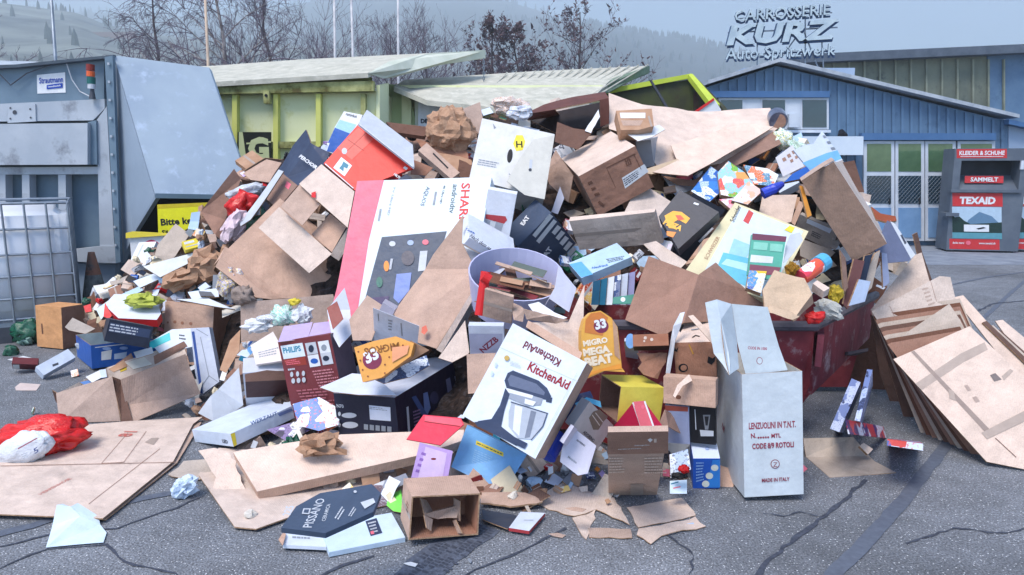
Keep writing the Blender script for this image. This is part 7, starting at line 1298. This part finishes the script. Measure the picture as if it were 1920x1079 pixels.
for i in range(4):
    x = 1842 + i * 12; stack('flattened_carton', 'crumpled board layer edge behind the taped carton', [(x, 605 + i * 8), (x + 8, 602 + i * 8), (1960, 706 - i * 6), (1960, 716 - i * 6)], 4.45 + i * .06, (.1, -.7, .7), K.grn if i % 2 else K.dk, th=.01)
# paper scattered at the left slope
fold('torn_carton', 'grey brown torn carton with hollow end beside the prohibition sign', C, [[(296, 460, .1), (330, 420, .15), (356, 440, .05), (330, 480, 0)], [(296, 460, .1), (330, 480, 0), (318, 494, 0), (290, 480, .05)]], mat=K.grn, lift=-.1)
crumple('crumpled_kraft_paper', 'crumpled brown kraft paper at the left of the large tray', 'paper', 390, 495, 34, 30, mat=K.kraft, amp=.5, lift=.1, fr=2.2, short='the left kraft paper')
crumple('crumpled_kraft_paper', 'long crumpled brown paper below the left of the large tray', 'paper', 350, 520, 44, 20, mat=K.kraft, amp=.55, lift=.12, rot=-20, fr=2.4)
crumple('paper_bag', 'torn pale bag with yellow print above the dotted carton', 'paper bag', 432, 528, 22, 26, mat=busy('pale yellow print', [(214, 200, 190), (190, 160, 130), (220, 214, 210), (226, 206, 90), (150, 150, 190)], 12), lift=.15, rot=25)
crumple('plastic_bag', 'soft pale brown bag end above the dotted carton', 'bag', 455, 556, 20, 18, mat=ink(150, 134, 126), lift=.2, smooth=True)
for i, (pts, m, lb) in enumerate((([(352, 548), (408, 540), (410, 556), (360, 562)], ink(206, 220, 236), 'white tray with grey sponge above the dotted carton'), ([(372, 546), (396, 548), (402, 556), (376, 556)], ink(70, 76, 90), 'dark sponge lying in the white tray'), ([(330, 562), (392, 560), (440, 580), (400, 574)], ink(200, 208, 222), 'long white card behind the dotted carton'), ([(268, 500), (372, 470), (380, 480), (300, 520)], ink(200, 206, 210), 'long pale tube like card on the left slope'), ([(250, 528), (330, 500), (336, 508), (262, 540)], ink(206, 220, 236), 'bright white long card on the left slope'), ([(226, 552), (262, 536), (268, 544), (236, 560)], ink(170, 200, 228), 'pale blue card above the red rimmed tray'), ([(180, 580), (208, 560), (212, 572), (190, 600)], ink(200, 220, 224), 'mint white box left of the red rimmed tray'), ([(156, 574), (170, 570), (172, 584), (160, 586)], K.red, 'small red wrapper on the orange tan carton edge'))):
    SH('card', lb, 'card', pts, mat=m, lift=.12, th=.015, warp=.008)
# ================================================================ smaller loose waste filling the heap
rng = random.Random(2024)
FILL = []
tans = [('tan', K.tan), ('pale tan', K.tan2), ('brown', K.brn), ('dark brown', K.dk), ('grey brown', K.grn), ('kraft', K.kraft)]
papers = [('white', K.white), ('pale grey', K.lgrey), ('pale blue', ink(176, 204, 232)), ('off white', ink(222, 216, 206)), ('bluish white', ink(206, 218, 238)), ('cream', ink(224, 212, 184))]
vivid = [('white', K.white), ('grey', K.lgrey), ('pale blue', K.lblue), ('dull grey', K.grey), ('navy', K.navy), ('bright blue', K.blue), ('red', K.red), ('teal', K.teal), ('dark red', K.dred), ('green', K.green), ('yellow', K.yel), ('black', K.black), ('slate', K.dkgrey), ('pink', K.pink), ('lilac', K.lilac), ('orange', K.orange)]
prints = [('blue printed', busy('filler blue', [(60, 110, 190), (220, 228, 240), (120, 170, 220), (40, 60, 120), (230, 232, 238)], 15)), ('red printed', busy('filler red', [(196, 60, 60), (232, 226, 226), (150, 40, 50), (224, 180, 150), (230, 230, 235)], 15)), ('green printed', busy('filler green', [(70, 140, 90), (220, 232, 220), (180, 200, 90), (40, 90, 70), (230, 232, 235)], 15)), ('grey printed', busy('filler grey', [(210, 212, 220), (90, 96, 110), (225, 226, 232), (160, 166, 180), (225, 226, 230)], 24)), ('orange printed', busy('filler orange', [(226, 140, 70), (232, 220, 200), (190, 80, 50), (236, 200, 120), (232, 230, 230)], 15)), ('purple printed', busy('filler purple', [(110, 80, 140), (220, 210, 230), (70, 50, 90), (190, 160, 200), (226, 226, 232)], 15))]
from mathutils.bvhtree import BVHTree
def build_bvh(skip=()):
    bpy.context.view_layer.update(); vs_, fs_, own, k0 = [], [], [], 0
    for o in COL.objects:
        if o.type != 'MESH' or o.name.startswith(('haze', 'hill') + tuple(skip)): continue
        mw = o.matrix_world
        if mw.translation.y > 7.2 or len(o.data.vertices) > 30000: continue
        co = np.empty(len(o.data.vertices) * 3); o.data.vertices.foreach_get('co', co); co = co.reshape(-1, 3)
        mm = np.array(mw); co = co @ mm[:3, :3].T + mm[:3, 3]; vs_.append(co); r0 = o
        while r0.parent: r0 = r0.parent
        for p_ in o.data.polygons: fs_.append([k0 + q for q in p_.vertices]); own.append(r0.name)
        k0 += len(co)
    return BVHTree.FromPolygons(np.concatenate(vs_).tolist(), fs_), own
tree_h, _ = build_bvh(('waste_heap', 'ground', 'road', 'tyre', 'pavement'))
def rnd_rot(up):
    z = nrm(up + jit(rng, .55)); x = nrm(np.cross(z, jit(rng, 1))); y = np.cross(z, x); return x, y, z
def filler(x, y, D, kind, size):
    for q in ((0, 0), (size * .8, 0), (-size * .8, 0), (0, size * .6), (0, -size * .6)):
        h = tree_h.ray_cast(Vector(C0), Vector(nrm(ray(x + q[0], y + q[1]))))
        if h[2] is not None and h[0].y < 7: D = max(D, h[0].y + size / FPX * D * .9 + .02)
    c = P(x, y, D)
    if c[2] < .03: c = G(x, y, .03)
    X, Y, Z = rnd_rot(np.array([0, -.62, .78])); s = size / FPX * c[1]
    if kind == 'sheet':
        w_, h_ = s * rng.uniform(.6, 1.3), s * rng.uniform(.35, .9); tn = rng.random() < .5
        nmm, m = rng.choice(tans) if rng.random() < .62 else rng.choice(papers)
        pts = [c + X * w_ * a + Y * h_ * b for a, b in ((-1, -1), (1, -1 + rng.uniform(0, .4)), (1 - rng.uniform(0, .5), 1), (-1 + rng.uniform(0, .3), 1))]
        if rng.random() < .35:
            mid0, mid1 = (pts[0] + pts[1]) / 2, (pts[2] + pts[3]) / 2; up = Z * s * rng.uniform(-.4, .5)
            tops = [[pts[0], mid0 + up, mid1 + up, pts[3]], [mid0 + up, pts[1], pts[2], mid1 + up]]
        else: tops = [pts]
        pp = (nmm, m) in tans
        o = sheetmesh('cardboard_scrap' if pp else 'loose_paper', tops, m, .005 if pp else .0015, s * .12, rng.random() * 50, cuts=2, torn=s * .08 if tn else 0)
        return o, ('torn ' if tn else '') + nmm, 'cardboard scrap' if pp else 'loose paper', 'cardboard scraps in the heap' if pp else 'loose papers in the heap'
    if kind == 'box':
        r = rng.random(); nmm, m = rng.choice(tans) if r < .45 else rng.choice(papers) if r < .6 else rng.choice(vivid) if r < .78 else rng.choice(prints)
        a, b, d = s * rng.uniform(.6, 1.2), s * rng.uniform(.4, .8), s * rng.uniform(.15, .5); mb = MB()
        mb.prism([c + X * a * i + Y * b * j for i, j in ((-1, -1), (1, -1), (1, 1), (-1, 1))], -Z * d * 2, m)
        if r > .45:
            l1, l2 = (K.white, K.lgrey) if r > .6 else (K.blue, K.grey); z_ = c + Z * .0012
            mb.poly([z_ + X * a * i + Y * b * j for i, j in ((-.8, .2), (.5, .2), (.5, .7), (-.8, .7))], l1)
            mb.poly([z_ + X * a * i + Y * b * j for i, j in ((-.8, -.5), (.8, -.5), (.8, -.3), (-.8, -.3))], l2)
        else: mb.poly([c + Z * .0012 + X * a * i + Y * b * j for i, j in ((-1, -.12), (1, -.12), (1, .12), (-1, .12))], K.tape)
        return mb.build('small_box'), nmm, 'small box', 'small boxes in the heap'
    if kind == 'packet':
        nmm, m = rng.choice(prints + vivid); a, b = s * rng.uniform(.5, .9), s * rng.uniform(.35, .7)
        pts = [c + X * a * i + Y * b * j for i, j in ((-1, -1), (1, -1), (1, 1), (-1, 1))]
        return sheetmesh('packet', [pts], m, .008, s * .25, rng.random() * 50, cuts=2), nmm, 'packet', 'packets in the heap'
    r = rng.random(); sm = r > .7
    nmm, m = ('kraft', K.kraft) if r < .3 else rng.choice(papers) if r < .7 else rng.choice([('clear', K.plas), ('red', K.redpl), ('green', K.grnpl), ('black', K.black), ('blue', K.blue)])
    me = crumple_mesh(m, rng.random() * 60, .5, sm, 2 if not sm else 3, 1.9)
    o = bpy.data.objects.new('plastic_wrapper' if sm else 'crumpled_paper', me); COL.objects.link(o); o.location = Vector(c); o.scale = (s * .8, s * .7, s * .5); o.rotation_euler = (rng.random() * 6, rng.random() * 6, rng.random() * 6)
    return o, 'crinkled ' + nmm if sm else 'crumpled ' + nmm, 'plastic wrapper' if sm else 'paper ball', 'plastic wrappers in the heap' if sm else 'crumpled papers in the heap'
def scatter(step, smin, smax, back0, back1, prob=1., region=None, wts=(.42, .26, .16, .16)):
    y = 190
    while y < 1000:
        x = 60
        while x < 1720:
            px, py = x + rng.uniform(-.5, .5) * step, y + rng.uniform(-.5, .5) * step
            yt, yb = np.interp(px, _tx, _ty), np.interp(px, _bx, _by) - 20
            ok = yt + 8 < py < yb and px > 150 and not (px > 1480 and py > 590) and (region is None or region(px, py)) and not (px > 1630 and py < 470)
            if ok and rng.random() < prob:
                k = rng.choices(['sheet', 'box', 'packet', 'crumple'], wts)[0]; D = MD(px, py) + rng.uniform(back0, back1)
                if px > 1060 and py > 560: D += .5
                FILL.append(filler(px, py, D, k, rng.uniform(smin, smax)))
            x += step
        y += step
scatter(38, 18, 38, .16, .34, 1., None, (.52, .28, .08, .12))
left = lambda x, y: x < 480 and y > 380 or x < 330
scatter(22, 8, 20, -.06, .06, .9, left, (.5, .16, .18, .16))
scatter(48, 8, 18, .04, .16, .6)
scatter(26, 7, 16, 0, .12, .75, lambda x, y: x < 1500)
scatter(20, 7, 15, -.08, .04, .8, left, (.4, .2, .2, .2))
# a few bits on the road round the foot of the heap
for (x, y) in ((330, 880), (470, 965), (700, 990), (990, 955), (1010, 900), (985, 920), (1080, 900), (1120, 880), (1035, 880), (1270, 905), (20, 660), (90, 690), (140, 700), (350, 780), (60, 770), (920, 930), (1500, 880), (1010, 875), (1060, 880), (960, 935), (1140, 940)):
    FILL.append(filler(x, y, G(x, y, .02)[1], rng.choice(['sheet', 'sheet', 'packet', 'crumple']), rng.uniform(6, 18)))
# ---- keep only what shows, then describe each piece by what lies next to it
tree_, own = build_bvh()
seen = {}
for yy in range(170, 1079, 4):
    for xx in range(0, 1920, 4):
        hit = tree_.ray_cast(Vector(C0), Vector(nrm(ray(xx, yy))))
        if hit[2] is not None: t_ = seen.setdefault(own[hit[2]], [0, 0, 0]); t_[0] += 1; t_[1] += xx; t_[2] += yy
used = set(); kept = 0; DEAD = []
def rel(dx, dy):
    if abs(dy) > 1.6 * abs(dx): return 'above' if dy < 0 else 'below'
    if abs(dx) > 1.6 * abs(dy): return 'left of' if dx < 0 else 'right of'
    return ('above' if dy < 0 else 'below') + (' left of' if dx < 0 else ' right of')
for o, look, kind_, grp in FILL:
    t_ = seen.get(o.name)
    if not t_ or t_[0] < 4: DEAD.append(o); continue
    cx_, cy_ = t_[1] / t_[0], t_[2] / t_[0]; big = 'large' if t_[0] > 60 else 'tiny' if t_[0] < 12 else 'small'
    if kind_ == 'small box': kind_2 = 'box'
    else: kind_2 = kind_
    hs = sorted(HERO, key=lambda h: (h[0] - cx_) ** 2 + (h[1] - cy_) ** 2)
    cand = []
    for i, h in enumerate(hs[:4]):
        r_ = rel(cx_ - h[0], cy_ - h[1]); cand.append(f"{big} {look} {kind_2} just {r_} {h[2]}")
    for i in range(3):
        for j in range(i + 1, 5): cand.append(f"{big} {look} {kind_2} between {hs[i][2]} and {hs[j][2]}")
    lb = next((c_ for c_ in cand if c_ not in used and len(c_.split()) <= 16), None)
    if lb is None: DEAD.append(o); continue
    used.add(lb); kept += 1
    tag(o, lb, kind_, grp)
DEAD += [o for o in COL.objects if o.get('group') == 'folded cards in the lilac bin' and o.name not in seen]
bpy.data.batch_remove(DEAD)
print('FILL kept', kept, 'of', len(FILL))
unseen_ = [o.name for o in COL.objects if o.parent is None and 'category' in o and o.type == 'MESH' and o.name not in seen and 'in the heap' not in o.get('group', '')]
print('UNSEEN', unseen_)
